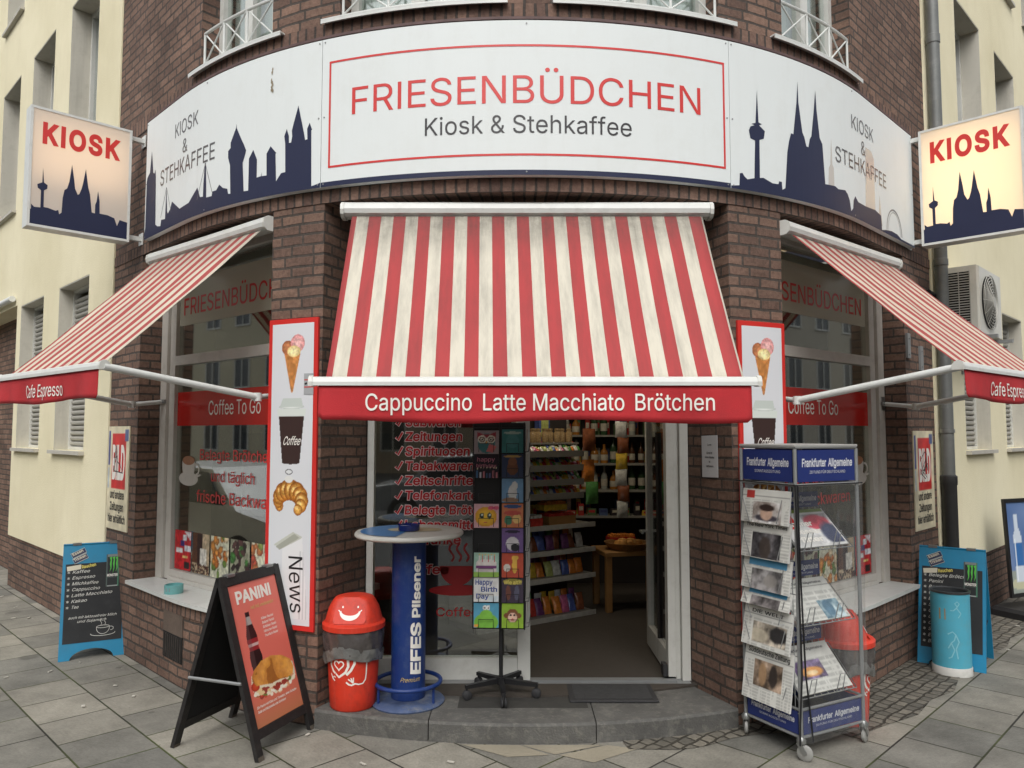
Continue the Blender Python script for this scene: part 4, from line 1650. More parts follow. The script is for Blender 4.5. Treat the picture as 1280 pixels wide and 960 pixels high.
def awning(A, Bp, D, zb, label, fabric, texts, spread=0.0, arms=(), val=0.175, sag=0.02):
    """A, Bp: cassette ends (left, right seen from the street)"""
    A, Bp = Vector(A), Vector(Bp)
    ux = (Bp - A)
    ux.z = 0
    W = ux.length
    ux.normalize()
    n = Vector((ux.y, -ux.x, 0))
    mid = (A + Bp) / 2
    T = thing('awning', label, 'awning', (mid.x, mid.y, A.z), 0)
    zc = A.z
    def at(x, o, z):
        return A + ux * x + n * o + Vector((0, 0, z - zc))
    # cassette: rounded profile
    prof = [(-0.06, 0.035), (-0.02, 0.045), (0.03, 0.045), (0.056, 0.028), (0.062, 0.0), (0.056, -0.026), (0.034, -0.042), (-0.02, -0.044), (-0.06, -0.034)]
    c = MB()
    c.loft([[at(x, o, zc + z) for o, z in prof] for x in (0.0, W)], cap=True)
    co = c.build('cassette', WHITE_METAL, T, world=True)
    big = [(o * 1.08, z * 1.1 - 0.004) for o, z in prof]
    for xs in ((-0.022, -0.001), (W + 0.001, W + 0.022)):
        c = MB()
        c.loft([[at(x, o, zc + z) for o, z in big] for x in xs], cap=True)
        c.build('end_cap', WHITE_PLASTIC, co, world=True)
    # canvas
    g = MB()
    nx, ny = 44, 22
    x0, x1 = 0.045, W - 0.045
    idx = []
    o0, o1, za, ze = 0.045, D - 0.015, zc - 0.045, zb + 0.012
    Ls = math.hypot(o1 - o0, za - ze)
    rr = random.Random(int(abs(A.x) * 100))
    for j in range(ny + 1):
        v = j / ny
        for i in range(nx + 1):
            u = i / nx
            x = x0 + spread * v + (x1 - x0 - spread * v) * u
            o = o0 + (o1 - o0) * v
            z = za + (ze - za) * v - sag * math.sin(math.pi * v) * (0.6 + 0.4 * math.sin(math.pi * u)) + (0.003 * math.sin(u * 43 + v * 3) + 0.004 * math.sin(u * 11 + 1.7) * math.sin(v * 5 + u * 4) + 0.0025 * math.sin(u * 19 + v * 14)) * math.sin(math.pi * v)
            idx.append(g.vert(at(x, o, z)))
    for j in range(ny):
        for i in range(nx):
            a = j * (nx + 1) + i
            q = (a, a + nx + 1, a + nx + 2, a + 1)
            uv = [((x1 - x0) * ii / nx, Ls * jj / ny) for ii, jj in ((i, j), (i, j + 1), (i + 1, j + 1), (i + 1, j))]
            g.face(q, uv, True)
    cl = g.build('canvas', fabric, T, world=True)
    sol = cl.modifiers.new('thickness', 'SOLIDIFY')
    sol.thickness = 0.003
    # front bar
    b = MB()
    pb = [(-0.03, 0.004), (-0.02, 0.022), (0.0, 0.030), (0.018, 0.022), (0.024, 0.004), (0.024, -0.014), (-0.03, -0.014)]
    b.loft([[at(x, D + o, zb + z) for o, z in pb] for x in (-0.015 + spread, W + 0.015)], cap=True)
    b.build('front_bar', WHITE_METAL, T, world=True)
    for x in (-0.03 + spread, W + 0.008):
        b = MB()
        b.loft([[at(x + dx, D + o * 1.15, zb + z * 1.2) for o, z in pb] for dx in (0, 0.02)], cap=True)
        b.build('bar_cap', WHITE_PLASTIC, T, world=True)
    # valance
    g = MB()
    nx, ny = 90, 6
    def vp(x, z, t=0.0):
        k = (zb - 0.014 - z) / val
        w = 0.010 * k * math.sin(x * 9.0 + 0.7) + 0.006 * k * math.sin(x * 23.0)
        return at(x, D + 0.012 + w + t, z)
    for j in range(ny + 1):
        for i in range(nx + 1):
            x = 0.02 + spread + (W - 0.04 - spread) * i / nx
            e = 0.010 * math.sin(x * 5.2 + 1.0) * (j / ny)
            if i in (0, nx):
                e += 0.018 * (j / ny)
            g.vert(vp(x, zb - 0.014 - val * j / ny + e))
    for j in range(ny):
        for i in range(nx):
            a = j * (nx + 1) + i
            g.face((a, a + nx + 1, a + nx + 2, a + 1), [(i / 30, j / 6)] * 4, True)
    va = g.build('valance', VALANCE, T, world=True)
    sol = va.modifiers.new('thickness', 'SOLIDIFY')
    sol.thickness = 0.003
    m = MB()
    for body, xa, xb, z0, cap in texts:
        write(m, body, vp, xa, xb, z0, cap, t=0.005, cut=0.05, bold=0.006)
    if m.v:
        m.build('lettering', TEXT_WHITE, va, world=True)
    for pts, br in arms:
        for k in range(len(pts) - 1):
            m = MB()
            m.tube([pts[k], pts[k + 1]], 0.021 if k else 0.017, 12)
            if k == 0:
                m.lathe([(0.0, -0.026), (0.026, -0.026), (0.026, 0.026), (0.0, 0.026)], 12, M=Matrix.Translation(pts[1]), cap=False)
            m.build('arm', WHITE_METAL, T, world=True)
        m = MB()
        p = Vector(br)
        M = Matrix.Translation(p) @ Matrix.Rotation(math.atan2(n.y, n.x) - math.pi / 2, 4, 'Z')
        m.box(-0.03, 0.03, -0.04, 0.012, -0.055, 0.055, M)
        m.box(-0.05, 0.05, 0.0121, 0.03, -0.015, 0.015, M)
        m.build('arm_bracket', STEEL, T, world=True)
    return T, at

CA = (-1.075, 1.52, 3.083)
CB = (1.105, 1.52, 3.083)
awning(CA, CB, 0.82, 1.992, 'striped awning over the shop door, Cappuccino and Latte Macchiato on its valance', CANVAS_C,
       [('Cappuccino', 0.292, 0.806, 1.858, 0.080), ('Latte Macchiato', 0.861, 1.542, 1.858, 0.080), ('Brötchen', 1.596, 1.979, 1.858, 0.080)], sag=0.022, spread=0.045)
zc = 3.095
A_, B_ = wp(-3.29, zc, 0.0), wp(-1.70, zc, 0.0)
nl = Vector((-0.6277, -0.7785, 0))
b0 = Vector((-2.875, 3.135, 2.0))
b1 = Vector((-1.605, 2.055, 2.0))
zb = 2.105
awning(A_, B_, 1.0, zb, 'red and white striped awning over the shop window beside the cream house with the gateway', CANVAS_S,
       [('Cafe Espresso', 0.50, 1.08, 1.965, 0.076)],
       arms=[([b0, b0 + nl * 0.24 + Vector((-0.02, 0, -0.03)), A_ + nl * 1.0 + Vector((0, 0, zb - zc))], b0),
             ([b1, Vector((-1.68, 1.80, 1.975)), B_ + nl * 1.0 + Vector((0, 0, zb - zc))], b1)], val=0.16)
A_, B_ = wp(1.752, zc - 0.02, 0.0), wp(3.40, zc - 0.02, 0.0)
d_ = (B_ - A_).normalized()
nr = Vector((d_.y, -d_.x, 0))
b0 = Vector((2.93, 3.18, 1.985))
b1 = Vector((1.66, 2.08, 1.985))
zc2 = zc - 0.02
awning(A_, B_, 1.02, zb, 'red and white striped awning over the shop window beside the air conditioner', CANVAS_S,
       [('Cafe Espresso', 0.42, 1.06, 1.965, 0.076)],
       arms=[([b1, Vector((1.735, 1.83, 1.955)), A_ + nr * 1.02 + Vector((0, 0, zb - zc2))], b1),
             ([b0, b0 + nr * 0.24 + Vector((0.02, 0, -0.03)), B_ + nr * 1.02 + Vector((0, 0, zb - zc2))], b0)], val=0.16)

# ================================================================== FLAT SIGNS AND POSTERS
def food_panel(s0, s1, z0, z1, label):
    c = wp((s0 + s1) / 2, z0, 0.01)
    T = thing('food_panel', label, 'wall sign', tuple(c), 0)
    m = MB()
    m.curved(s0, s1, z0, z1, 0.003, 0.018)
    bd = m.build('board', SIGN_RED, T, world=True)
    w, h = s1 - s0 - 0.058, z1 - z0 - 0.062
    cv = Canvas(w, h, 84, (218, 220, 224))
    cx = w * 0.5
    # ice cream
    cv.poly([(cx - 0.062, h * 0.895), (cx + 0.062, h * 0.895), (cx + 0.008, h * 0.765), (cx - 0.004, h * 0.765)], (214, 150, 88))
    k = cv.poly_mask([(cx - 0.062, h * 0.895), (cx + 0.062, h * 0.895), (cx + 0.008, h * 0.765), (cx - 0.004, h * 0.765)])
    cv.put(k * ((np.abs(((cv.X * 60 + cv.Y * 60) % 1) - .5) < .14) | (np.abs(((cv.X * 60 - cv.Y * 60) % 1) - .5) < .14)), (180, 112, 58))
    cv.ell(cx - 0.036, h * 0.918, 0.048, 0.046, (208, 140, 96), edge=(164, 96, 62))
    cv.ell(cx + 0.040, h * 0.932, 0.054, 0.056, (242, 190, 186), edge=(214, 140, 140))
    cv.ell(cx + 0.012, h * 0.905, 0.052, 0.036, (248, 232, 178), edge=(222, 194, 130))
    # paper cup
    _cx = cx
    cv.poly([(cx - 0.100, h * 0.694), (cx + 0.100, h * 0.694), (cx + 0.070, h * 0.530), (cx - 0.066, h * 0.530)], (62, 46, 44))
    cv.ell(cx, h * 0.530, 0.068, 0.009, (62, 46, 44))
    cv.poly([(cx - 0.114, h * 0.712), (cx + 0.114, h * 0.712), (cx + 0.106, h * 0.686), (cx - 0.106, h * 0.686)], (216, 222, 216))
    cv.ell(cx, h * 0.718, 0.100, 0.014, (236, 240, 236), edge=(186, 194, 188))
    cv.poly([(cx - 0.09, h * 0.718), (cx + 0.09, h * 0.718), (cx + 0.076, h * 0.746), (cx - 0.068, h * 0.746)], (198, 206, 200))
    # croissant: overlapping segments along an arc
    for q in range(11):
        a = RAD(205 - q * 25)
        x, y = cx + 0.090 * math.cos(a) + 0.0, h * 0.402 + 0.070 * math.sin(a)
        th = 0.062 * (0.45 + 0.55 * math.sin(math.pi * (q + 0.5) / 11))
        cv.ell(x, y, th, th * 1.05, (238, 186, 98), edge=(140, 76, 24))
        cv.ell(x - 0.012, y + 0.012, th * 0.45, th * 0.35, (250, 218, 150), a=0.6)
    cv.ell(cx - 0.01, h * 0.475, 0.032, 0.022, (225, 225, 222))
    cv.ell(cx - 0.01, h * 0.500, 0.03, 0.018, (70, 70, 70), a=0.9)
    cv.ell(cx - 0.01, h * 0.500, 0.024, 0.012, (220, 222, 224))
    # rolled newspaper
    cv.poly([(0.04, h * 0.255), (cx + 0.03, h * 0.302), (cx + 0.10, h * 0.288), (cx + 0.02, h * 0.240)], (196, 198, 188))
    cv.poly([(0.06, h * 0.250), (cx + 0.04, h * 0.296), (cx + 0.08, h * 0.284), (0.09, h * 0.240)], (166, 168, 156))
    cv.poly([(cx - 0.05, h * 0.245), (cx + 0.10, h * 0.284), (cx + 0.15, h * 0.02), (cx - 0.06, h * 0.02)], (228, 229, 230))
    lines = (np.abs(((cv.X * 42) % 1) - .5) < .22) & (cv.X > cx + 0.07) & (cv.Y < h * 0.24)
    cv.put(lines * cv.poly_mask([(cx - 0.05, h * 0.245), (cx + 0.10, h * 0.284), (cx + 0.15, h * 0.02), (cx - 0.06, h * 0.02)]), (204, 206, 208))
    fg = ((cv.C.max(-1) - cv.C.min(-1)) > 34)[..., None]
    gr = 1 + 0.30 * (cv.noise(70, seed=4)[..., None] - .5) + 0.28 * (cv.noise(170, seed=9)[..., None] - .5)
    cv.C = np.where(fg, np.clip(cv.C * gr, 0, 255), cv.C)
    m = MB()
    cv.to(m, facade(0.018), s0 + 0.029, z0 + 0.031, 0.0015)
    pr = m.build('print', PRINT, bd, world=True)
    m = MB()
    f = facade(0.018)
    write(m, 'Coffee', f, s0 + 0.029 + cx - 0.062, s0 + 0.029 + cx + 0.068, z0 + 0.031 + h * 0.590, 0.052, slant=0.35, t=0.003, bold=0.008)
    m.build('cup_lettering', TEXT_WHITE, bd, world=True)
    m = MB()
    g = lambda x, y, t=0.0: f(s0 + 0.029 + cx + 0.0 + y + 0.06 * x, z0 + 0.031 + h * 0.222 - x, t)
    write(m, 'News', g, 0, 0.335, -0.0, 0.105, t=0.003)
    m.build('news_lettering', TEXT_BLACK, bd, world=True)
    return T
food_panel(-1.672, -1.289, 0.556, 2.462, 'tall red framed food panel with ice cream and croissant behind the black snack board')
food_panel(1.345, 1.728, 0.556, 2.445, 'tall red framed food panel half hidden behind the newspaper rack')

def press_poster(s0, s1, z0, z1, label):
    T = thing('press_poster', label, 'poster', tuple(wp((s0 + s1) / 2, z0, 0.01)), 0)
    w, h = s1 - s0, z1 - z0
    cv = Canvas(w, h, 48, (226, 216, 186))
    cv.rect(w * 0.20, w * 0.86, h * 0.40, h * 0.93, (206, 48, 46))
    cv.rect(0.02, w * 0.12, h * 0.62, h * 0.95, (70, 82, 140))
    cv.rect(w * 0.80, w * 0.97, h * 0.86, h * 0.97, (96, 110, 150))
    cv.rect(0.015, w * 0.09, h * 0.40, h * 0.60, (190, 200, 205))
    cv.mottle(0.10, 20, 4)
    m = MB()
    m.curved(s0, s1, z0, z1, 0.002, 0.010)
    b = m.build('board', mat('poster_cream', S(222, 212, 184), 0.6, 0.06, 5), T, world=True)
    m = MB()
    f = facade(0.010)
    cv.to(m, f, s0, z0, 0.0012)
    m.build('print', PRINT, b, world=True)
    m = MB()
    write(m, 'BILD', f, s0 + w * 0.24, s0 + w * 0.82, z0 + h * 0.50, h * 0.30, bold=0.05, t=0.0025)
    m.build('masthead', TEXT_WHITE, b, world=True)
    m = MB()
    for k, wd in enumerate(('und andere', 'Zeitungen', 'hier erhältlich')):
        hw = w * (0.33, 0.32, 0.40)[k]
        write(m, wd, f, s0 + w * 0.5 - hw, s0 + w * 0.5 + hw, z0 + h * (0.30 - 0.115 * k), h * 0.075, bold=0.03, t=0.0025)
    r = random.Random(int(s0 * 10) + 50)
    p = [(s0 + w * (0.3 + 0.45 * r.random()), z0 + h * (0.48 + 0.34 * r.random())) for k in range(15)]
    stroke(m, p, 0.010, f, 0.003)
    m.build('lettering', TEXT_BLACK, b, world=True)
press_poster(-4.205, -3.70, 0.955, 1.803, 'cream and red newspaper poster on brick behind the chalkboard listing coffee drinks')
press_poster(3.70, 4.195, 0.962, 1.765, 'cream and red newspaper poster on brick beside the downpipe')

# surveillance label and paper notice
T = thing('surveillance_label', 'small grey camera warning label stuck to the edge of the food panel', 'label', tuple(wp(-1.33, 1.98, 0.02)), 0)
f = facade(0.0205)
m = MB()
m.curved(-1.385, -1.315, 1.985, 2.115, 0.0200, 0.0225)
b = m.build('plate', mat('label_grey', S(168, 170, 172), 0.4, 0.05), T, world=True)
m = MB()
for z in (2.072, 2.028):
    shape(m, [(-1.383, z), (-1.317, z), (-1.317, z + 0.006), (-1.383, z + 0.006)], f, 0.003)
m.build('stripe', SIGN_RED, b, world=True)
m = MB()
shape(m, [(-1.38, 2.055), (-1.362, 2.060), (-1.36, 2.048), (-1.378, 2.044)], f, 0.003)
shape(m, arc_pts(-1.335, 2.052, 0.01, 0.01, 0, 360, 10)[:-1], f, 0.003)
m.build('icon', TEXT_BLACK, b, world=True)

fl = planar((1.105, 2.10, 0), (1.263 - 1.105, 1.674 - 2.10, 0), (0, 0, 1))
T = thing('paper_notice', 'white paper notice taped to the brick beside the shop door', 'notice', tuple(fl(0.19, 1.465, 0.002)), 0)
m = MB()
m.slab([(0.155, 1.465), (0.325, 1.47), (0.322, 1.735), (0.152, 1.73)], fl, 0.002, 0.004)
b = m.build('sheet', mat('copy_paper', S(206, 206, 208), 0.8, 0.05, 6), T, world=True)
m = MB()
for wd, z, hw, cp in (('Zutritt', 1.668, 0.022, 0.011), ('Eintritt', 1.615, 0.03, 0.013), ('ohne Maske', 1.588, 0.05, 0.013), ('ist', 1.560, 0.008, 0.013), ('verboten', 1.532, 0.04, 0.013)):
    write(m, wd, fl, 0.238 - hw, 0.238 + hw, z, cp, t=0.0048, bold=0.02)
m.build('lettering', TEXT_BLACK, b, world=True)

# food photographs along the bottom of the shop windows
def photo_strip(fr, X, zs, side):
    kinds = ['red offer poster with white slips', 'photo poster of cola and coffee beans', 'photo poster of filled bread rolls', 'photo poster of dark chocolate muffins', 'photo poster of mixed salad rolls', 'photo poster of fruit cakes']
    for k in range(6):
        u0 = 0.215 + k * 0.277
        a, b = sorted((X(u0), X(u0 + 0.255)))
        w, h = b - a, 0.30
        z = zs + 0.092
        cv = Canvas(w, h, 30, (200, 200, 190))
        r = random.Random(k * 3 + side)
        if k == 0:
            cv.C[:] = (196, 40, 46)
            for (x, y, ww, hh, c) in ((.5, .75, .25, .16, (224, 224, 228)), (.35, .6, .25, .14, (60, 50, 120)), (.1, .42, .4, .12, (226, 226, 226)), (.6, .5, .4, .12, (220, 220, 226)), (.5, .3, .3, .08, (220, 190, 120)), (.62, .03, .3, .2, (40, 34, 36))):
                cv.rect(w * x, w * (x + ww), h * y, h * (y + hh), c)
            cv.poly([(w * .6, h * .98), (w, h * .98), (w, h * .75)], (224, 218, 222))
        elif k == 1:
            cv.C[:] = (190, 170, 140)
            cv.rect(0, w * .6, h * .25, h, (92, 54, 34))
            cv.rect(w * .3, w * .62, h * .2, h * .98, (54, 30, 26))
            cv.rect(w * .45, w * .85, h * .22, h * .62, (222, 218, 208))
            for q in range(60):
                cv.ell(w * r.random(), h * .22 * r.random(), .012, .008, (66 + r.randint(-20, 30), 42, 30), rot=r.random() * 3)
        else:
            pal = {2: [(226, 150, 70), (206, 120, 50), (240, 220, 180), (110, 140, 60)], 3: [(70, 44, 46), (96, 62, 60), (46, 30, 32), (70, 130, 60)],
                   4: [(206, 130, 80), (200, 90, 70), (150, 170, 90), (90, 50, 50)], 5: [(220, 160, 90), (190, 60, 60), (230, 210, 160), (120, 150, 70)]}[k]
            cv.C[:] = (206, 206, 184) if k != 3 else (150, 150, 130)
            for q in range(26):
                c = pal[r.choice((0, 0, 1, 1, 2, 3))]
                cv.ell(w * r.random(), h * r.random(), .02 + .03 * r.random(), .018 + .025 * r.random(), c, rot=r.random() * 3, edge=tuple(x * .6 for x in c))
        cv.mottle(0.2, 70, k)
        m = MB()
        cv.to(m, fr, a, z, -0.0385)
        o = m.build('window_poster', PRINT)
        # origin at the poster
        tag(o, kinds[k] + (' low in the window behind the black snack board' if side < 0 else ' low in the window behind the newspaper rack'), 'poster', 'food posters along the shop windows')
photo_strip(FL, XL, 0.60, -1)
photo_strip(FR_, XR, 0.56, 1)
# coffee cup stickers on the glass
for fr, X, lab in ((FL, XL, 'coffee cup sticker on the glass of the window behind the black snack board'), (FR_, XR, 'coffee cup sticker on the glass of the window behind the newspaper rack')):
    cx = X(0.40)
    cv = Canvas(0.34, 0.30, 34, (0, 0, 0))
    m = MB()
    cup = MB()
    def disc(mbx, x, y, rx, ry, t):
        shape(mbx, arc_pts(x, y, rx, ry, 0, 360, 24)[:-1], fr, t)
    T = thing('cup_sticker', lab, 'sticker', tuple(fr(cx, 1.34, -0.03)), 0, 'coffee cup stickers on the windows')
    disc(m, cx, 1.395, 0.15, 0.055, -0.0380)
    shape(m, [(cx - 0.10, 1.53)] + arc_pts(cx, 1.50, 0.10, 0.12, 180, 360, 14) + [(cx + 0.10, 1.53)], fr, -0.0372)
    stroke(m, arc_pts(cx + 0.12, 1.47, 0.045, 0.04, -90, 110, 8), 0.016, fr, -0.0372)
    stroke(m, [(cx + 0.06, 1.40), (cx + 0.19, 1.43)], 0.014, fr, -0.0370)
    m.build('cup', mat('sticker_white', S(206, 200, 192), 0.4, 0.08, 20), T, world=True)
    m = MB()
    disc(m, cx, 1.535, 0.095, 0.035, -0.0366)
    m.build('coffee', mat('sticker_coffee', S(164, 112, 78), 0.4, 0.2, 30), T, world=True)

# ================================================================== CREAM HOUSES
def opening_wall(mb, s0, s1, z0, z1, ops, o0, o1):
    xs = sorted(set([s0, s1] + [v for o in ops for v in o[:2] if s0 < v < s1]))
    for k in range(len(xs) - 1):
        a, b = xs[k], xs[k + 1]
        c = (a + b) / 2
        zz = sorted([(o[2], o[3]) for o in ops if o[0] < c < o[1]])
        cur = z0
        for lo, hi in zz:
            if lo > cur:
                mb.curved(a, b, cur, lo, o0, o1)
            cur = max(cur, hi)
        if cur < z1:
            mb.curved(a, b, cur, z1, o0, o1)

def cream_house(sg, start, label, gateway):
    T = thing('cream_house', label, 'building', tuple(wp(sg * (start + 4), 0, -3)), 0)
    end = start + 17.0
    rng = lambda a, b: (a, b) if a < b else (b, a)
    low, up = [], []
    if sg < 0:
        firsts = [(-4.89, 0.98), (-6.44, 0.98)] + [(-10.9 - 1.5 * k, 0.98) for k in range(4)]
        low = [(r - w, r, 1.58, 3.22) for r, w in firsts]
        up = [(-4.87 - 1.51 * k - 0.92, -4.87 - 1.51 * k, zz, zz + 1.70) for k in range(9) for zz in (4.45, 7.0)]
    else:
        low = [(5.20 + 1.55 * k, 6.12 + 1.55 * k, 1.58, 3.07) for k in range(8)]
        up = [(5.33 + 1.55 * k, 6.26 + 1.55 * k, zz, zz + 1.62) for k in range(8) for zz in (4.47, 7.0)]
    gate = [(-9.9, -7.60, 0.0, 3.25)] if gateway else []
    a, b = rng(sg * start, sg * end)
    m = MB()
    opening_wall(m, a, b, 0.575, 9.6, low + up + [(g[0], g[1], 0.57, g[3]) for g in gate], -0.32, 0.012)
    m.build('wall', PLASTER, T, world=True)
    m = MB()
    opening_wall(m, a, b, 0.0, 0.575, [(g[0], g[1], -0.1, 0.6) for g in gate], -0.32, -0.004)
    m.build('base', BRICK, T, world=True)
    # body behind
    m = MB()
    p0, p1 = wp(a, 0, -0.9), wp(b, 0, -0.9)
    q0, q1 = wp(a, 0, -7.0), wp(b, 0, -7.0)
    m.prism([(p.x, p.y) for p in (p0, p1, q1, q0)], 0.0, 9.6)
    m.build('core', SHOP_DARK, T, world=True)
    m = MB()
    e0, e1 = wp(a, 0, 0.35), wp(b, 0, 0.35)
    m.prism([(p.x, p.y) for p in (e0, e1, q1, q0)], 9.605, 9.85)
    m.build('roof', mat('roof_dark', S(70, 62, 58), 0.8, 0.2, 4), T, world=True)
    for (x0, x1, z0, z1) in low + up:
        if abs((x0 + x1) / 2) > 16:
            continue
        w = MB()
        sh = 0.055 if (x0, x1, z0, z1) in low else 0.0
        fw = 0.032 if sh else 0.055
        # lining of the recess
        w.curved(x0 + 0.001, x0 + 0.012, z0 + 0.001, z1 - 0.001, -0.19, 0.010)
        w.curved(x1 - 0.012, x1 - 0.001, z0 + 0.001, z1 - 0.001, -0.19, 0.010)
        w.curved(x0 + 0.013, x1 - 0.013, z1 - 0.012, z1 - 0.001, -0.19, 0.010)
        wo_ = w.build('window', JAMB, T, world=True)
        w = MB()
        for (u0, u1, v0, v1) in ((x0 + 0.013, x0 + fw, z0 + 0.002, z1 - 0.014), (x1 - fw, x1 - 0.013, z0 + 0.002, z1 - 0.014), (x0 + fw, x1 - fw, z0 + 0.002, z0 + fw), (x0 + fw, x1 - fw, z1 - fw - 0.01, z1 - 0.014)):
            w.curved(u0, u1, v0, v1, -0.24 + sh, -0.17 + sh)
        w.build('frame', WHITE_PLASTIC, wo_, world=True)
        if (x0, x1, z0, z1) in low:
            w = MB()
            n = int((z1 - z0 - 0.10) / 0.052)
            pa, pb = x0 + fw + 0.002, x1 - fw - 0.002
            prof = [(0.0, -0.150), (0.004, -0.136), (0.016, -0.128), (0.030, -0.128), (0.041, -0.136), (0.045, -0.150), (0.045, -0.158), (0.0, -0.158)]
            for k in range(n):
                z = z0 + 0.038 + k * 0.052
                w.loft([[wp(u, z + dz, oo) for dz, oo in prof] for u in (pa, pb)], cap=True)
            w.curved(pa, pb, z0 + 0.034, z0 + 0.04 + n * 0.052, -0.166, -0.160)
            w.build('shutter', SHUTTER, wo_, world=True)
        else:
            w = MB()
            w.curved(x0 + fw + 0.002, x1 - fw - 0.002, z0 + fw + 0.002, z1 - fw - 0.012, -0.21, -0.204)
            w.build('pane', GLASS, wo_, world=True)
            w = MB()
            w.curved(x0 + fw, x1 - fw, z0 + fw, z1 - fw, -0.34, -0.33)
            w.build('curtain', mat('grey_curtain', S(120, 124, 122), 0.8, 0.2, 3), wo_, world=True)
        w = MB()
        w.curved(x0 - 0.03, x1 + 0.03, z0 - 0.035, z0 - 0.001, -0.16, 0.06)
        w.build('sill', mat('stone_sill', S(186, 182, 172), 0.7, 0.12, 6, dirt=(S(120, 116, 104), 0.4, 12)), wo_, world=True)
    if gateway:
        g = gate[0]
        m = MB()
        m.curved(g[0] - 0.001, g[1] + 0.001, 0, 3.249, -0.318, -0.24)
        m.build('gateway', BRICK, T, world=True)
        m = MB()
        m.tube([wp(g[0] - 0.2, 3.33, 0.055), wp(g[1] - 0.06, 3.33, 0.055)], 0.036, 12)
        m.build('canopy_tube', WHITE_METAL, T, world=True)
    return T
cream_house(-1, 4.222, 'cream plastered house with grey roller shutters and a brick gateway', True)
cream_house(1, 4.302, 'cream plastered house with the air conditioner mounted on its wall', False)

# ================================================================== DOWNPIPE, AIR CONDITIONER
p0 = wp(4.375, 0, 0.075)
T = thing('downpipe', 'grey rain downpipe between the brick corner and the cream wall', 'downpipe', (p0.x, p0.y, 0))
m = MB()
m.lathe([(0.052, 1.35), (0.052, 3.2), (0.057, 3.205), (0.057, 3.26), (0.052, 3.265), (0.052, 5.2), (0.058, 5.205), (0.058, 5.28), (0.052, 5.285), (0.052, 9.5)], 20)
m.build('pipe', mat('zinc_grey', S(112, 114, 112), 0.5, 0.12, 5, metal=0.3, dirt=(S(150, 150, 146), 0.4, 9)), T)
m = MB()
m.lathe([(0.060, 0.0), (0.060, 1.30), (0.066, 1.31), (0.066, 1.38), (0.053, 1.39)], 20)
m.build('standpipe', mat('cast_iron_dark', S(48, 48, 48), 0.55, 0.2, 10), T)
m = MB()
for z in (1.75, 4.1, 6.5):
    m.lathe([(0.053, z), (0.060, z), (0.060, z + 0.03), (0.053, z + 0.03)], 20, cap=False)
m.build('clamp', STEEL, T)

s0 = 4.50
ac = planar(wp(s0, 2.60, 0.33), wp(s0 + 1, 0, 0) - wp(s0, 0, 0), (0, 0, 1))   # x along wall, y up, t out
T = thing('air_conditioner', 'white air conditioner with a round fan grille on a wall bracket', 'air conditioner', tuple(wp(s0 + 0.36, 2.56, 0.18)))
W_, H_, D_ = 0.74, 0.60, 0.27
m = MB()
rs = []
for t in (-D_, -D_ + 0.012, -0.02, 0.0):
    k = 0.012 if t in (-D_, 0.0) else 0.0
    rs.append([ac(x, y, t) for x, y in ((k, k), (W_ - k, k), (W_ - k, H_ - k), (k, H_ - k))])
m.loft(rs, cap=True)
body = m.build('housing', mat('aircon_white', S(206, 204, 194), 0.4, 0.06, 4, dirt=(S(150, 146, 130), 0.3, 6)), T, world=True)
m = MB()
cxf, cyf, rf = 0.30, 0.30, 0.235
m.slab(arc_pts(cxf, cyf, rf, rf, 0, 360, 40)[:-1], ac, 0.001, 0.004)
m.build('fan_opening', DARK_GAP, body, world=True)
m = MB()
for rr in (0.24, 0.215, 0.19, 0.165, 0.14, 0.115, 0.09, 0.065):
    m.tube([ac(x, y, 0.030 * (1 - (rr / 0.26) ** 2) + 0.014) for x, y in arc_pts(cxf, cyf, rr, rr, 0, 360, 40)[:-1]], 0.0035, 6, closed=True)
for k in range(12):
    a = k * math.pi / 6
    m.tube([ac(cxf + r_ * math.cos(a), cyf + r_ * math.sin(a), 0.030 * (1 - (r_ / 0.26) ** 2) + 0.012) for r_ in (0.05, 0.12, 0.18, 0.245)], 0.003, 6)
m.slab(arc_pts(cxf, cyf, 0.05, 0.05, 0, 360, 20)[:-1], ac, 0.036, 0.046)
m.build('fan_grille', mat('aircon_grille', S(176, 174, 166), 0.5, 0.06), T, world=True)
sd = planar(wp(s0, 2.60, 0.06), ac(0, 0, 0) - ac(0, 0, -1), (0, 0, 1))
m = MB()
m.slab([(0.03, 0.06), (0.20, 0.06), (0.20, 0.55), (0.03, 0.55)], sd, 0.001, 0.003)
m.build('coil', DARK_GAP, body, world=True)
m = MB()
for k in range(22):
    y = 0.062 + k * 0.0222
    m.slab([(0.025, y), (0.205, y), (0.205, y + 0.008), (0.025, y + 0.008)], sd, 0.004, 0.012)
for x in (0.025, 0.113, 0.198):
    m.slab([(x, 0.06), (x + 0.007, 0.06), (x + 0.007, 0.555), (x, 0.555)], sd, 0.0125, 0.016)
m.build('slats', mat('aircon_grille', S(176, 174, 166)), body, world=True)
m = MB()
for x in (0.10, 0.62):
    m.slab([(x, -0.035), (x + 0.04, -0.035), (x + 0.04, -0.004), (x, -0.004)], ac, -0.325, 0.10)
    m.slab([(x, -0.30), (x + 0.04, -0.30), (x + 0.04, -0.037), (x, -0.037)], ac, -0.325, -0.30)
m.slab([(0.02, -0.003), (0.72, -0.003), (0.72, -0.001), (0.02, -0.001)], ac, -0.10, -0.06)
m.build('wall_bracket', GREY_STEEL, T, world=True)
m = MB()
m.tube([ac(0.0, 0.12, -0.2), ac(-0.08, 0.10, -0.22), ac(-0.10, 0.22, -0.28), ac(-0.10, 0.34, -0.31), ac(-0.3, 0.36, -0.315)], 0.022, 10)
m.build('pipe', BLACK_METAL, T, world=True)
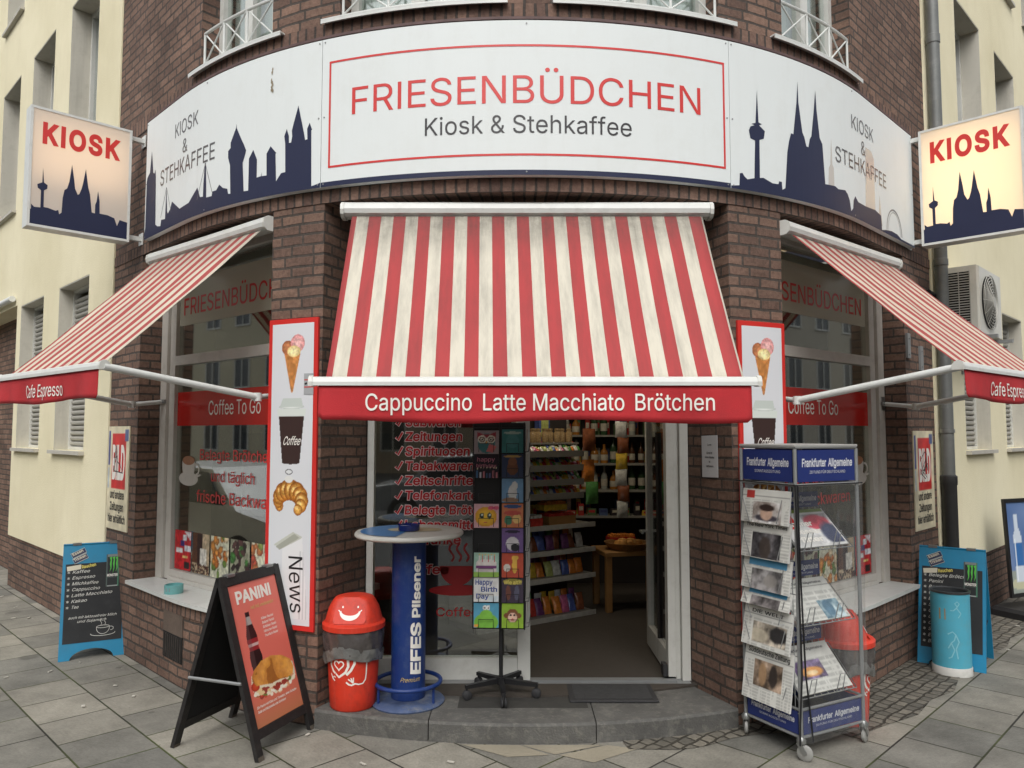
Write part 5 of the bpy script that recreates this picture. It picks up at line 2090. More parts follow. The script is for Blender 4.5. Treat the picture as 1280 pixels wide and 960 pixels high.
# two steel plates on the brick strip
for s, z in ((3.62, 2.35), (3.93, 2.27)):
    T = thing('steel_plate', 'short grey steel plate screwed to the brick strip beside the downpipe' if s > 3.8 else 'short grey steel plate screwed to the brick strip next to the window recess', 'steel plate', tuple(wp(s, z, 0.01)), 0, 'steel plates on the brick strip')
    m = MB()
    m.curved(s, s + 0.07, z, z + 0.20, 0.002, 0.020)
    m.build('plate', GREY_STEEL, T, world=True)
    m = MB()
    for zz in (z + 0.03, z + 0.16):
        m.slab(arc_pts(s + 0.035, zz, 0.010, 0.010, 0, 360, 6)[:-1], facade(0.020), 0.0, 0.006)
    m.build('bolt', STEEL, T, world=True)

# ================================================================== SNACK BOARD (black wooden A-board)
T = thing('snack_board', 'black wooden A-board with a salmon PANINI poster at the step end', 'sandwich board', (-1.612, 1.511, 0), math.atan2(0.481, 0.171))
# local: x along the width, -y towards the street face
W_, d_, h_ = 0.52, 0.285, 0.945
def board_faces(w, d, h):
    f = planar((-w / 2, -d, 0), (1, 0, 0), (0, d, h))
    b = planar((w / 2, d, 0), (-1, 0, 0), (0, -d, h))
    return f, b, math.hypot(d, h)
bf, bb, bl = board_faces(W_, d_, h_)
for fr, nm in ((bf, 'front_frame'), (bb, 'rear_frame')):
    m = MB()
    e = 0.048
    m.slab([(0, 0), (e, 0), (e, bl), (0, bl)], fr, -0.012, 0.012)
    m.slab([(W_ - e, 0), (W_, 0), (W_, bl), (W_ - e, bl)], fr, -0.012, 0.012)
    m.slab([(e + 0.001, 0.10), (W_ - e - 0.001, 0.10), (W_ - e - 0.001, 0.15), (e + 0.001, 0.15)], fr, -0.012, 0.011)
    m.slab([(e + 0.001, bl - 0.055), (W_ - e - 0.001, bl - 0.055), (W_ - e - 0.001, bl), (e + 0.001, bl)], fr, -0.012, 0.011)
    fo = m.build(nm, BLACK_WOOD, T)
    m = MB()
    m.slab([(e + 0.001, 0.151), (W_ - e - 0.001, 0.151), (W_ - e - 0.001, bl - 0.056), (e + 0.001, bl - 0.056)], fr, -0.008, 0.002)
    m.build('panel', mat('panel_black', S(20, 20, 22), 0.8, 0.2, 6), fo)
    for x in (0.003, W_ - e + 0.003):
        m = MB()
        m.slab([(x, -0.004), (x + e - 0.006, -0.004), (x + e - 0.006, 0.02), (x, 0.02)], fr, -0.014, 0.014)
        m.build('foot', mat('worn_wood', S(92, 84, 74), 0.8, 0.3, 30), fo)
for x in (-W_ / 2 + 0.012, W_ / 2 - 0.012):
    m = MB()
    y0 = d_ * (1 - 0.40)
    m.tube([(x * 1.06, -y0 - 0.005, h_ * 0.42), (x * 1.06, y0 + 0.005, h_ * 0.42)], 0.009, 6)
    m.build('stay', GREY_STEEL, T)
for x in (-0.17, 0.17):
    m = MB()
    m.box(x - 0.03, x + 0.03, -0.02, 0.02, h_ - 0.004, h_ + 0.010)
    m.build('hinge', STEEL, T)
pw, ph = W_ - 0.10, bl - 0.21
cv = Canvas(pw, ph, 130, (222, 112, 98))
cv.put(np.clip((cv.Y / ph - 0.45) / 0.6, 0, 1), (222, 128, 116), 0.6)
cv.put(np.clip(1 - cv.Y / (ph * 0.26), 0, 1), (176, 120, 82), 0.8)
# bottle
bx = pw * 0.27
prof = [(0.0, .38), (.045, .38), (.048, .47), (.037, .53), (.044, .58), (.040, .63), (.026, .69), (.018, .74), (.018, .79), (.0, .79)]
pts = [(bx + r * pw / .4, ph * y) for r, y in prof] + [(bx - r * pw / .4, ph * y) for r, y in reversed(prof)]
cv.poly(pts, (44, 24, 26))
k = cv.poly_mask(pts)
cv.put(k * (cv.Y > ph * .515) * (cv.Y < ph * .60), (150, 40, 46))
cv.put(k * (cv.Y > ph * .545) * (cv.Y < ph * .565), (220, 205, 200), .8)
cv.put(k * (cv.Y > ph * .70) * (cv.Y < ph * .755), (200, 196, 190), .8)
cv.put(k * (cv.X < bx - .012), (120, 90, 90), .4)
# filled flat bread
cv.poly([(pw * x, ph * y) for x, y in [(.07, .29), (.12, .235), (.22, .225), (.30, .19), (.42, .20), (.50, .165), (.62, .185), (.72, .17), (.84, .20), (.95, .205), (.985, .26), (.97, .33), (.80, .40), (.30, .40), (.10, .35)]], (226, 216, 190))
rb = random.Random(3)
for q in range(60):
    x = .09 + .86 * rb.random()
    y = .235 - .05 * math.sin((x - .05) * 3.3) + .045 * (rb.random() - .3)
    c = rb.choice(((196, 70, 52), (110, 130, 60), (236, 228, 206), (220, 160, 120), (240, 236, 220), (232, 222, 196), (150, 60, 50), (228, 200, 150)))
    cv.ell(pw * x, ph * y, .012 + .016 * rb.random(), .006 + .009 * rb.random(), c, rot=rb.uniform(-.6, .6))
cv.ell(pw * .14, ph * .275, .034, .026, (206, 78, 46), edge=(160, 44, 30))
br = [(.10, .315), (.16, .275), (.30, .262), (.46, .245), (.62, .25), (.80, .235), (.93, .25), (.97, .295), (.93, .355), (.78, .405), (.56, .435), (.34, .425), (.18, .385), (.11, .35)]
k = cv.poly_mask([(pw * x, ph * y) for x, y in br])
n1, n2 = cv.noise(22, seed=2), cv.noise(60, seed=5)
n3 = cv.noise(140, seed=8)
crust = np.stack([166 + 52 * n1 + 24 * n2 + 14 * n3, 96 + 56 * n1 + 24 * n2 + 16 * n3, 40 + 40 * n1 + 16 * n3], -1)
cv.C = np.where(k[..., None] > 0, crust, cv.C)
cv.put(k * (n1 < .28), (130, 74, 34), .5)
m = MB()
cv.to(m, bf, 0.05, 0.152, 0.004)
ps = m.build('poster', PRINT, T)
g = lambda x, y, t=0.0: bf(0.05 + x, 0.152 + y, t)
m = MB()
write(m, 'PANINI', g, pw * .12, pw * .84, ph * .865, ph * .082, bold=0.05, t=0.0055)
for k, wd in enumerate(('Käse Panini', 'Salami Panini', 'Schinken Panini', 'Hähnchen Panini', 'Thunfisch Panini')):
    write(m, wd, g, pw * .52, pw * (.78 + .025 * (k > 1)), ph * (.705 - .032 * k), ph * .017, slant=0.25, t=0.0055, bold=0.02)
write(m, 'Ein Panini mit Käse und Tomaten, einer Scheibe', g, pw * .08, pw * .92, ph * .125, ph * .016, t=0.0055, slant=.2, bold=0.02)
write(m, 'Salat und Mozzarella oder Schinken', g, pw * .08, pw * .66, ph * .095, ph * .016, t=0.0055, slant=.2, bold=0.02)
m.build('lettering', TEXT_WHITE, ps)
m = MB()
write(m, 'heiß, heiß, unwiderstehlich', g, pw * .36, pw * .84, ph * .80, ph * .024, slant=0.3, t=0.0055, bold=0.01)
m.build('tagline', GOLD, ps)

# ================================================================== CHALKBOARDS
def chalkboard(loc, rz, label, lines, cup, w=0.45, d=0.235, h=0.86):
    T = thing('chalkboard', label, 'chalkboard', loc, rz, 'blue framed chalkboards on the pavement')
    f, b, l = board_faces(w, d, h)
    arch = [(0, 0), (0.075, 0)] + [(w / 2 + (w / 2 - 0.075) * math.cos(RAD(180 - 180 * k / 12)), 0.075 * math.sin(RAD(180 * k / 12))) for k in range(1, 12)] + [(w - 0.075, 0), (w, 0), (w, l), (0, l)]
    for fr, nm in ((f, 'front_panel'), (b, 'rear_panel')):
        m = MB()
        m.slab(arch, fr, -0.012, 0.004)
        fo = m.build(nm, CHALK_BLUE, T)
        m = MB()
        m.slab([(0.022, 0.125), (w - 0.022, 0.125), (w - 0.022, l * 0.82), (0.022, l * 0.82)], fr, 0.0045, 0.0065)
        m.build('slate', CHALK_BLACK, fo)
        if nm == 'rear_panel':
            continue
        t = 0.0075
        m = MB()
        for k, (wd, xe) in enumerate(lines):
            y = l * (0.735 - 0.0505 * k)
            r = random.Random(k + int(loc[0] * 10))
            x = 0.07
            stroke(m, [(0.036, y + .004), (0.054, y + .016)], .003, fr, t)
            stroke(m, [(0.036, y + .016), (0.054, y + .004)], .003, fr, t)
            stroke(m, [(0.045, y), (0.045, y + .02)], .003, fr, t)
            g = lambda X_, Y_, t_=0.0, y=y, s=r.uniform(.0, .05): fr(X_, y + Y_ + (X_ - .07) * s, t_)
            write(m, wd, g, x, x + (xe - x) * 1.25, 0, l * 0.026, slant=0.3, t=t, bold=0.012)
        if cup:
            y0 = l * 0.345
            write(m, 'auch mit laktosefreier Milch', fr, 0.055, w * 0.86, y0, l * 0.021, slant=0.35, t=t, bold=0.01)
            write(m, 'und Sojamilch', fr, w * 0.26, w * 0.70, y0 - l * .036, l * 0.021, slant=0.35, t=t, bold=0.01)
            cx, cy = w * 0.66, l * 0.225
            stroke(m, [(cx - .045, cy + .03)] + arc_pts(cx, cy + .02, .045, .045, 190, 350, 12) + [(cx + .045, cy + .03)], .004, fr, t)
            stroke(m, arc_pts(cx, cy + .03, .045, .010, 0, 360, 16), .004, fr, t)
            stroke(m, arc_pts(cx + .055, cy + .012, .018, .014, -100, 110, 8), .004, fr, t)
            stroke(m, arc_pts(cx, cy - .02, .085, .018, 170, 370, 14), .004, fr, t)
            for q in (-.015, .012):
                stroke(m, [(cx + q + .006 * math.sin(z * 1.2), cy + .045 + z * .008) for z in range(7)], .003, fr, t)
        m.build('chalk_writing', CHALK, fo)
        # header stickers
        m = MB()
        rot = lambda pts, a, cx, cy: [(cx + x * math.cos(a) - y * math.sin(a), cy + x * math.sin(a) + y * math.cos(a)) for x, y in pts]
        hd = l * 0.90
        shape(m, rot([(-.05, -.018), (.05, -.018), (.05, .018), (-.05, .018)], .45, w * .24, hd + .012), fr, 0.0050)
        shape(m, rot([(-.05, -.018), (.05, -.018), (.05, .018), (-.05, .018)], .45, w * .27, hd - .032), fr, 0.0075)
        st = m.build('stickers', mat('sticker_navy', S(44, 52, 84), 0.5, 0.1), fo)
        m = MB()
        write(m, 'Essen', fr, w * .24 - .038, w * .24 + .040, hd - .010, .022, rot=.45, t=0.0085, bold=.03)
        write(m, 'Trinken', fr, w * .27 - .040, w * .27 + .050, hd - .056, .021, rot=.45, t=0.0085, bold=.03)
        stroke(m, rot([(-.052, -.020), (.052, -.020), (.052, .020), (-.052, .020)], .45, w * .24, hd + .012), .003, fr, 0.0083, closed=True)
        stroke(m, rot([(-.052, -.020), (.052, -.020), (.052, .020), (-.052, .020)], .45, w * .27, hd - .032), .003, fr, 0.0083, closed=True)
        shape(m, rot([(-.05, -.018), (.045, -.018), (.05, .018), (-.05, .018)], .12, w * .18, l * .785), fr, 0.0078)
        m.build('sticker_text', mat('sticker_cream', S(206, 200, 180), 0.5, 0.1), st)
        m = MB()
        write(m, 'Rauchen', fr, w * .30, w * .52, l * .775, .024, rot=.15, t=0.0085, bold=.03)
        m.build('sticker_text', CHALK_YELLOW, st)
        # drink can picture
        cx0, cx1, cy0, cy1 = w * .68, w * .88, l * .60, l * .885
        cw, ch = cx1 - cx0, cy1 - cy0
        cv = Canvas(cw, ch, 26, (30, 34, 34))
        cv.rect(0, cw, 0, ch * .04, (150, 156, 154))
        cv.rect(0, cw, ch * .93, ch, (120, 128, 126))
        cv.rect(0, cw * .08, 0, ch, (74, 88, 84))
        cv.rect(cw * .92, cw, 0, ch, (70, 120, 96))
        cv.rect(cw * .1, cw * .9, ch * .27, ch * .29, (80, 90, 88))
        m = MB()
        cv.to(m, fr, cx0, cy0, 0.0085)
        cn = m.build('can_picture', PRINT, fo)
        m = MB()
        for q in range(3):
            x = cx0 + cw * (.24 + .24 * q)
            j = [(0, .90), (.09, .82), (.04, .70), (.10, .58), (.03, .44), (.16, .56), (.18, .74), (.2, .92)]
            shape(m, [(x + cw * a_, cy0 + ch * (b_ if q != 1 else b_ - (.05 if b_ < .5 else 0))) for a_, b_ in j], fr, 0.0100)
        m.build('claw_mark', mat('can_green', S(84, 190, 70), 0.4, 0.1), cn)
        m = MB()
        write(m, 'MONSTER', fr, cx0 + cw * .08, cx1 - cw * .08, cy0 + ch * .31, ch * .075, bold=.03, t=0.0100)
        m.build('can_lettering', TEXT_WHITE, cn)
    for x in (-0.16, 0.10):
        m = MB()
        m.box(x, x + 0.06, -0.014, 0.014, h - 0.012, h + 0.006)
        m.build('hinge', STEEL, T)
    m = MB()
    m.tube([(w / 2 - .02, -d * .62, h * .36), (w / 2 - .02, 0, h * .33), (w / 2 - .02, d * .62, h * .36)], .003, 6)
    m.build('stay_cord', BLACK_METAL, T)
    return T
def mid_board(fl_, fr_, d):
    a = math.atan2(fr_[1] - fl_[1], fr_[0] - fl_[0])
    mx, my = (fl_[0] + fr_[0]) / 2, (fl_[1] + fr_[1]) / 2
    return (mx - math.sin(a) * d, my + math.cos(a) * d, 0), a
loc, a = mid_board((-3.545, 2.939), (-3.145, 3.148), 0.235)
chalkboard(loc, a, 'blue framed chalkboard listing coffee drinks, with a drawn cup', [('Kaffee', .165), ('Espresso', .195), ('Milchkaffee', .215), ('Cappuccino', .225), ('Latte Macchiato', .295), ('Kakao', .155), ('Tee', .11)], True)
loc, a = mid_board((3.028, 2.939), (3.373, 2.669), 0.235)
chalkboard(loc, a, 'blue framed chalkboard listing bread rolls, partly behind the light blue drum bin', [('Belegte Brötchen', .30), ('Panini', .145), ('Bagel', .135), ('Croissant', .19), ('Eis', .105), ('Salate', .145), ('Getränke', .18), ('Gebäck', .16), ('Obst', .13), ('Snacks', .15), ('Eiscreme', .18), ('Brezeln', .16)], False)

# ================================================================== LIGHT BLUE DRUM BIN
T = thing('drum_bin', 'light blue cylindrical bin with a white foot in front of the chalkboard', 'bin', (3.15, 2.70, 0))
m = MB()
m.lathe([(0.0, 0.035), (0.128, 0.035), (0.128, 0.585), (0.122, 0.590), (0.118, 0.585), (0.118, 0.10), (0.0, 0.10)], 40, cap=False)
bd = m.build('drum', mat('drum_light_blue', S(84, 172, 196), 0.45, 0.08, 5, dirt=(S(120, 150, 150), 0.35, 9)), T)
m = MB()
m.lathe([(0.0, 0.0), (0.132, 0.0), (0.132, 0.055), (0.1285, 0.060), (0.1285, 0.036)], 40, cap=False)
m.build('foot', mat('drum_white', S(205, 205, 200), 0.5, 0.08, 8, dirt=(S(120, 114, 102), 0.4, 12)), T)
m = MB()
m.lathe([(0.122, 0.582), (0.133, 0.584), (0.133, 0.598), (0.122, 0.600), (0.114, 0.592), (0.112, 0.50)], 40, cap=False)
m.build('rim', mat('drum_rim', S(58, 60, 62), 0.35, 0.2, 20), T)
def cyl(cx, cy, r, a0):
    """x = arc length from the direction a0, counter-clockwise; y = height"""
    return lambda x, y, t=0.0: Vector((cx + (r + t) * math.cos(a0 + x / r), cy + (r + t) * math.sin(a0 + x / r), y))
cf = cyl(0, 0, 0.128, math.atan2(-5.6, -3.2))
m = MB()
stroke(m, [(.045, .50), (.03, .52), (.045, .535), (.06, .52), (.04, .49), (.02, .47), (.0, .47)], .007, cf, .0012)
stroke(m, [(.04, .49), (.07, .45), (.05, .42)], .007, cf, .0012)
stroke(m, [(-.02, .30), (.01, .32), (.03, .30), (.02, .26), (.0, .24), (-.02, .20)], .008, cf, .0012)
stroke(m, [(.03, .30), (.05, .25), (.03, .20), (.04, .13)], .008, cf, .0012)
stroke(m, [(.0, .24), (.02, .19), (.0, .14), (-.02, .13)], .008, cf, .0012)
m.build('figures', mat('drum_pale_print', S(134, 196, 210), 0.5, 0.06), bd)
m = MB()
shape(m, [(-.075, .40), (-.03, .40), (-.03, .48), (-.075, .48)], cf, .001)
m.build('sticker', mat('tan_sticker', S(160, 140, 100), 0.7, 0.2, 20), bd)

# ================================================================== RED BINS
def heart_bin(x, y, z, a0, label, lx=1.0):
    T = thing('waste_bin', label, 'bin', (x, y, z), 0, 'red bins with bag collars')
    m = MB()
    m.lathe([(0.0, 0.0), (0.128, 0.0), (0.137, 0.012), (0.142, 0.10), (0.158, 0.36), (0.166, 0.48), (0.160, 0.48), (0.13, 0.03)], 44, cap=False)
    bd = m.build('tub', BIN_RED, T)
    # bag collar: crumpled sleeve
    m = MB()
    rings = []
    rr = random.Random(int(x * 100))
    ph = [rr.uniform(0, 6.28) for _ in range(6)]
    for k, (r, zz) in enumerate(((0.163, 0.482), (0.176, 0.478), (0.181, 0.43), (0.178, 0.385), (0.174, 0.345), (0.170, 0.312), (0.160, 0.310))):
        ring = []
        for j in range(72):
            a = 2 * math.pi * j / 72
            w = 0.004 * math.sin(7 * a + ph[0] + k) + 0.004 * math.sin(13 * a + ph[1] - k * 1.4) + 0.003 * math.sin(21 * a + ph[2] + 2 * k)
            dz = (0.020 * math.sin(a * 2 + ph[3]) + 0.008 * math.sin(5 * a + ph[4])) * (k >= 3)
            ring.append(Vector(((r + w) * math.cos(a), (r + w) * math.sin(a), zz + dz)))
        rings.append(ring)
    m.loft(rings, cap=False, smooth=True)
    bc = m.build('bag_collar', BAG, T)
    m = MB()
    hem = []
    for k, (r, zz) in enumerate(((0.1775, 0.360), (0.1785, 0.335), (0.1765, 0.305), (0.172, 0.290), (0.166, 0.289))):
        ring = []
        for j in range(72):
            a = 2 * math.pi * j / 72
            w = 0.003 * math.sin(9 * a + ph[5] + k) + 0.003 * math.sin(17 * a + ph[0] - k)
            ring.append(Vector(((r + w) * math.cos(a), (r + w) * math.sin(a), zz + 0.022 * math.sin(a * 2 + ph[3]) + 0.010 * math.sin(4 * a + ph[1]))))
        hem.append(ring)
    m.loft(hem, cap=False, smooth=True)
    m.build('bag_hem', mat('bag_hem_grey', S(112, 112, 110), 0.2, 0.3, 14, bump=1.0, bscale=26, spec=0.9), bc)
    # domed lid, flattened where the flap sits
    m = MB()
    fl = a0
    rings = []
    for (r, zz) in ((0.178, 0.462), (0.187, 0.466), (0.188, 0.495), (0.180, 0.503), (0.172, 0.507), (0.163, 0.54), (0.150, 0.585), (0.128, 0.625), (0.112, 0.644), (0.085, 0.652), (0.03, 0.654)):
        ring = []
        for j in range(64):
            a = 2 * math.pi * j / 64
            c = math.cos(a - fl)
            q = r
            if zz > 0.505:
                lim = 0.150 - (zz - 0.505) * 0.55        # flap plane leans back
                q = min(r, lim / c) if c > 0.3 else r
            ring.append(Vector((q * math.cos(a), q * math.sin(a), zz)))
        rings.append(ring)
    m.loft(rings, cap=True, smooth=True)
    ld = m.build('lid', BIN_RED, T)
    # flap plate on the sloping face
    ux = Vector((-math.sin(fl), math.cos(fl), 0))
    out = Vector((math.cos(fl), math.sin(fl), 0))
    up = (Vector((0, 0, 1)) - out * 0.55).normalized()
    fp = planar(out * 0.1507 + Vector((0, 0, 0.505)), ux, up)
    tap = [(-0.098 + .012, 0.008), (0.098 - .012, 0.008), (0.098, 0.03), (0.078, 0.140), (0.066, 0.146), (-0.066, 0.146), (-0.078, 0.140), (-0.098, 0.03)]
    m = MB()
    m.slab(tap, fp, 0.0005, 0.0045)
    fo = m.build('flap', BIN_RED, T)
    m = MB()
    # smiling mouth and eyes
    outer = arc_pts(0, 0.082, 0.062, 0.056, 180, 360, 20)
    inner = arc_pts(0, 0.084, 0.052, 0.028, 360, 180, 20)
    shape(m, outer + inner, fp, 0.0056)
    for xx in (-.045, .045):
        shape(m, arc_pts(xx, 0.108, .005, .007, 0, 360, 10)[:-1], fp, 0.0056)
    stroke(m, [(-.069, .090), (-.058, .078)], .006, fp, .0056)
    stroke(m, [(.069, .090), (.058, .078)], .006, fp, .0056)
    m.build('smile', TEXT_WHITE, fo)
    # heart emblem, arms and hands on the tub
    def tub(xx, yy, t=0.0):
        r = 0.142 + (yy - 0.10) * (0.016 / 0.26)
        a = a0 + xx / 0.145
        return Vector(((r + t) * math.cos(a), (r + t) * math.sin(a), yy))
    m = MB()
    ox = -0.055
    def heart(s, oy, n=24):
        return [(ox + s * 16 * math.sin(q) ** 3 / 16, oy + s * (13 * math.cos(q) - 5 * math.cos(2 * q) - 2 * math.cos(3 * q) - math.cos(4 * q)) / 16) for q in (2 * math.pi * k / n for k in range(n))]
    stroke(m, heart(0.030, 0.275), 0.008, tub, 0.0016, closed=True)
    stroke(m, [(ox - .055, .32), (ox - .058, .27), (ox - .04, .235), (ox, .205), (ox + .04, .235), (ox + .056, .27), (ox + .054, .32)], 0.014, tub, 0.0016)
    stroke(m, [(ox + .092, .325), (ox + .090, .285), (ox + .070, .245), (ox + .045, .220)], 0.014, tub, 0.0016)
    stroke(m, [(.105, .33), (.104, .22), (.100, .185), (.085, .165), (.060, .162), (.035, .170)], 0.008, tub, 0.0016)
    stroke(m, [(.038, .168), (.020, .160), (.004, .165), (-.012, .178)], 0.010, tub, 0.0016)
    for e in ((.0, .196), (.016, .202), (.030, .205)):
        stroke(m, [(.028, .172), (.030 + (e[0] - .03) * .5, .185), e], 0.007, tub, 0.0017)
    stroke(m, [(-.115, .22), (-.105, .195), (-.085, .18)], 0.008, tub, 0.0016)
    stroke(m, [(-.105, .195), (-.090, .205), (-.080, .20)], 0.007, tub, 0.0016)
    m.build('heart_emblem', TEXT_WHITE, bd)
    return T
heart_bin(-1.035, 1.715, 0.113, math.atan2(-1, 0.0), 'red smiling swing-lid bin on the step beside the standing table')
heart_bin(1.95, 1.77, 0.005, math.atan2(-0.35, 1.0), 'red swing-lid bin on the pavement behind the newspaper rack')

# ================================================================== STANDING TABLE
T = thing('standing_table', 'blue column standing table with a round top beside the card rack', 'bar table', (-0.711, 1.775, 0.113))
m = MB()
m.lathe([(0.0, 0.0), (0.222, 0.0), (0.224, 0.008), (0.216, 0.016), (0.13, 0.030), (0.0, 0.032)], 48, cap=False)
m.build('base', BLUE_WORN, T)
m = MB()
m.lathe([(0.104, 0.032), (0.104, 1.00), (0.06, 1.00)], 40, cap=False)
colm = m.build('column', BLUE_ENAMEL, T)
m = MB()
m.tube([(0.198 * math.cos(2 * math.pi * k / 48), 0.198 * math.sin(2 * math.pi * k / 48), 0.122) for k in range(48)], 0.013, 10, closed=True)
fr_ = m.build('foot_ring', BLUE_ENAMEL, T)
m = MB()
for k in range(3):
    a = RAD(-150 + 120 * k)
    m.tube([(0.19 * math.cos(a), 0.19 * math.sin(a), 0.012), (0.19 * math.cos(a), 0.19 * math.sin(a), 0.122)], 0.008, 8)
m.build('ring_legs', BLUE_ENAMEL, fr_)
m = MB()
m.lathe([(0.0, 1.001), (0.325, 1.001), (0.334, 1.010), (0.334, 1.022), (0.326, 1.031), (0.0, 1.033)], 64, cap=False)
tp = m.build('top', TABLE_WHITE, T)
m = MB()
shape(m, [(0, 0)] + arc_pts(0, 0, 0.30, 0.30, 95, 262, 30), lambda x, y, t=0: Vector((x, y, 1.0345)), 0)
m.build('blue_print', mat('table_blue_print', S(60, 116, 172), 0.3, 0.1, 6), tp)
m = MB()
shape(m, arc_pts(0.03, 0.03, 0.17, 0.10, 0, 360, 30)[:-1], lambda x, y, t=0: Vector((x, y, 1.0352)), 0)
m.build('cream_print', mat('table_cream_print', S(190, 178, 140), 0.3, 0.1, 6), tp)
cf = cyl(0, 0, 0.104, -math.pi / 2)
m = MB()
write(m, 'EFES', cf, 0.092, 0.396, 0.185, 0.062, bold=0.05, t=0.0015, slant=0.12, rot=math.pi / 2, cut=0.008)
m.build('lettering', TEXT_WHITE, colm)
m = MB()
write(m, 'Pilsener', cf, 0.086, 0.451, 0.520, 0.050, bold=0.045, t=0.0015, slant=0.1, rot=math.pi / 2, cut=0.008)
m.build('lettering', TEXT_WHITE, colm)
m = MB()
write(m, 'Premium', cf, -0.035, 0.085, 0.145, 0.026, slant=0.4, t=0.0015, cut=0.01)
m.build('script', GOLD, colm)
# ashtray on it
T = thing('ashtray', 'dark blue round ashtray on the standing table', 'ashtray', (-0.711, 1.755, 1.1485))
m = MB()
m.lathe([(0.0, 0.0), (0.062, 0.0), (0.066, 0.006), (0.066, 0.036), (0.060, 0.038), (0.054, 0.034), (0.052, 0.010), (0.0, 0.008)], 32, cap=False)
bo = m.build('bowl', mat('ashtray_blue', S(28, 40, 104), 0.25, 0.1, 9), T)
m = MB()
for k in range(4):
    a = k * math.pi / 2 + .4
    m.tube([(0.056 * math.cos(a), 0.056 * math.sin(a), .040), (0.070 * math.cos(a), 0.070 * math.sin(a), .040)], .005, 6)
m.build('rest', mat('ashtray_blue', S(28, 40, 104)), T)

# teal ashtray on the left window sill
T = thing('tin_ashtray', 'small turquoise tin ashtray on the white window sill', 'ashtray', (-2.50, 2.545, 0.604))
m = MB()
m.lathe([(0.0, 0.0), (0.062, 0.0), (0.064, 0.004), (0.064, 0.060), (0.058, 0.062), (0.056, 0.010), (0.0, 0.010)], 28, cap=False)
m.build('tin', mat('turquoise_tin', S(112, 176, 176), 0.4, 0.1, 12, dirt=(S(120, 130, 128), 0.4, 20)), T)
m = MB()
cf = cyl(0, 0, 0.064, -math.pi / 2)
shape(m, [(-.03, .02), (.0, .02), (.0, .045), (-.03, .045)], cf, .001)
m.build('tin_label', mat('tin_label_grey', S(140, 150, 156), 0.5, 0.2, 30), T)

# ================================================================== DOORMAT
T = thing('doormat', 'dark grey rubber doormat on the step in front of the open door', 'doormat', (0.545, 1.91, 0.1166))
m = MB()
m.bbox(-0.27, 0.275, -0.17, 0.145, 0.0, 0.010, 0.004)
m.build('mat_border', RUBBER, T)
m = MB()
for k in range(24):
    y = -0.135 + k * 0.0106
    m.box(-0.235, 0.24, y, y + 0.0075, 0.0102, 0.0135)
m.build('mat_ribs', mat('mat_pile', S(62, 62, 62), 0.95, 0.25, 40), T)

# ================================================================== CARD RACK
def print_sheet(cv, fr, x0, y0, t0, t1):
    """printed sheet with real thickness: picture on the outer face"""
    m = MB()
    cv.to(m, fr, x0, y0, t1)
    w, h = cv.w, cv.h
    m.slab([(x0, y0), (x0 + w, y0), (x0 + w, y0 + h), (x0, y0 + h)], lambda x, y, t: fr(x, y, t), t0, t1 - 0.0006)
    lc = (0.6, 0.6, 0.58, 1)
    while len(m.col) < len(m.v):
        m.col.append(lc)
    return m

CRL, CRA = Vector((-0.144, 1.884, 0.112)), RAD(-3)
T = thing('card_rack', 'black wire greeting card rack on five castors beside the standing table', 'card rack', tuple(CRL), CRA)
m = MB()
m.tube([(0, 0, 0.09), (0, 0, 1.72)], 0.013, 12)
m.build('pole', BLACK_METAL, T)
m = MB()
m.lathe([(0.0, 0.072), (0.034, 0.072), (0.034, 0.112), (0.0, 0.112)], 16, cap=False)
hub = m.build('hub', BLACK_METAL, T)
for k in range(5):
    a = RAD(-82 + 72 * k)
    dx, dy = math.cos(a), math.sin(a)
    m = MB()
    px, py = -dy, dx
    rings = []
    for q, (hw, zt, zl) in ((0.02, (0.017, 0.108, 0.076)), (0.235, (0.012, 0.090, 0.068))):
        rings.append([Vector((dx * q + px * s * hw, dy * q + py * s * hw, z)) for s, z in ((-1, zl), (1, zl), (1, zt), (-1, zt))])
    m.loft(rings, cap=True)
    lg = m.build('leg', BLACK_METAL, T)
    m = MB()
    c = Vector((dx * 0.225, dy * 0.225, 0.029))
    m.tube([c + Vector((0, 0, 0.02)), c + Vector((0, 0, 0.045))], 0.007, 8)
    for s in (-1, 1):
        M = Matrix.Translation(c + Vector((px, py, 0)) * 0.011 * s) @ Matrix.Rotation(math.atan2(py, px), 4, 'Z') @ Matrix.Rotation(math.pi / 2, 4, 'Y')
        m.lathe([(0.0, -0.008), (0.022, -0.008), (0.0285, -0.003), (0.0285, 0.003), (0.022, 0.008), (0.0, 0.008)], 18, M=M, cap=False)
    m.build('castor', RUBBER, lg)
m = MB()
z0, z1 = 0.42, 1.70
for x in (-0.172, -0.006, 0.006, 0.150):
    m.tube([(x, -0.062, z0), (x, -0.062, z1)], 0.004, 6)
for x in (-0.172, 0.150):
    m.tube([(x, 0.07, z0), (x, 0.07, z1)], 0.004, 6)
    m.tube([(x, -0.062, z1), (x, 0.07, z1)], 0.004, 6)
    m.tube([(x, -0.062, z0), (x, 0.07, z0)], 0.004, 6)
for k in range(9):
    z = z0 + 0.01 + k * 0.155
    m.tube([(-0.172, -0.062, z), (0.150, -0.062, z)], 0.003, 6)
    m.tube([(-0.172, 0.07, z), (0.150, 0.07, z)], 0.003, 6)
    if k < 8:
        for xa, xb in ((-0.165, -0.012), (0.010, 0.145)):
            m.tube([(xa + .03, -0.062, z), (xa + .03, -0.088, z + .004), (xa + .03, -0.092, z + .055), (xb - .03, -0.092, z + .055), (xb - .03, -0.088, z + .004), (xb - .03, -0.062, z)], 0.0022, 5)
        for y in (-0.045, 0.055):
            m.tube([(0.150, y, z), (0.176, y, z + .004), (0.184, y, z + .06)], 0.002, 5)
        m.tube([(0.184, -0.045, z + .06), (0.184, 0.055, z + .06)], 0.002, 5)
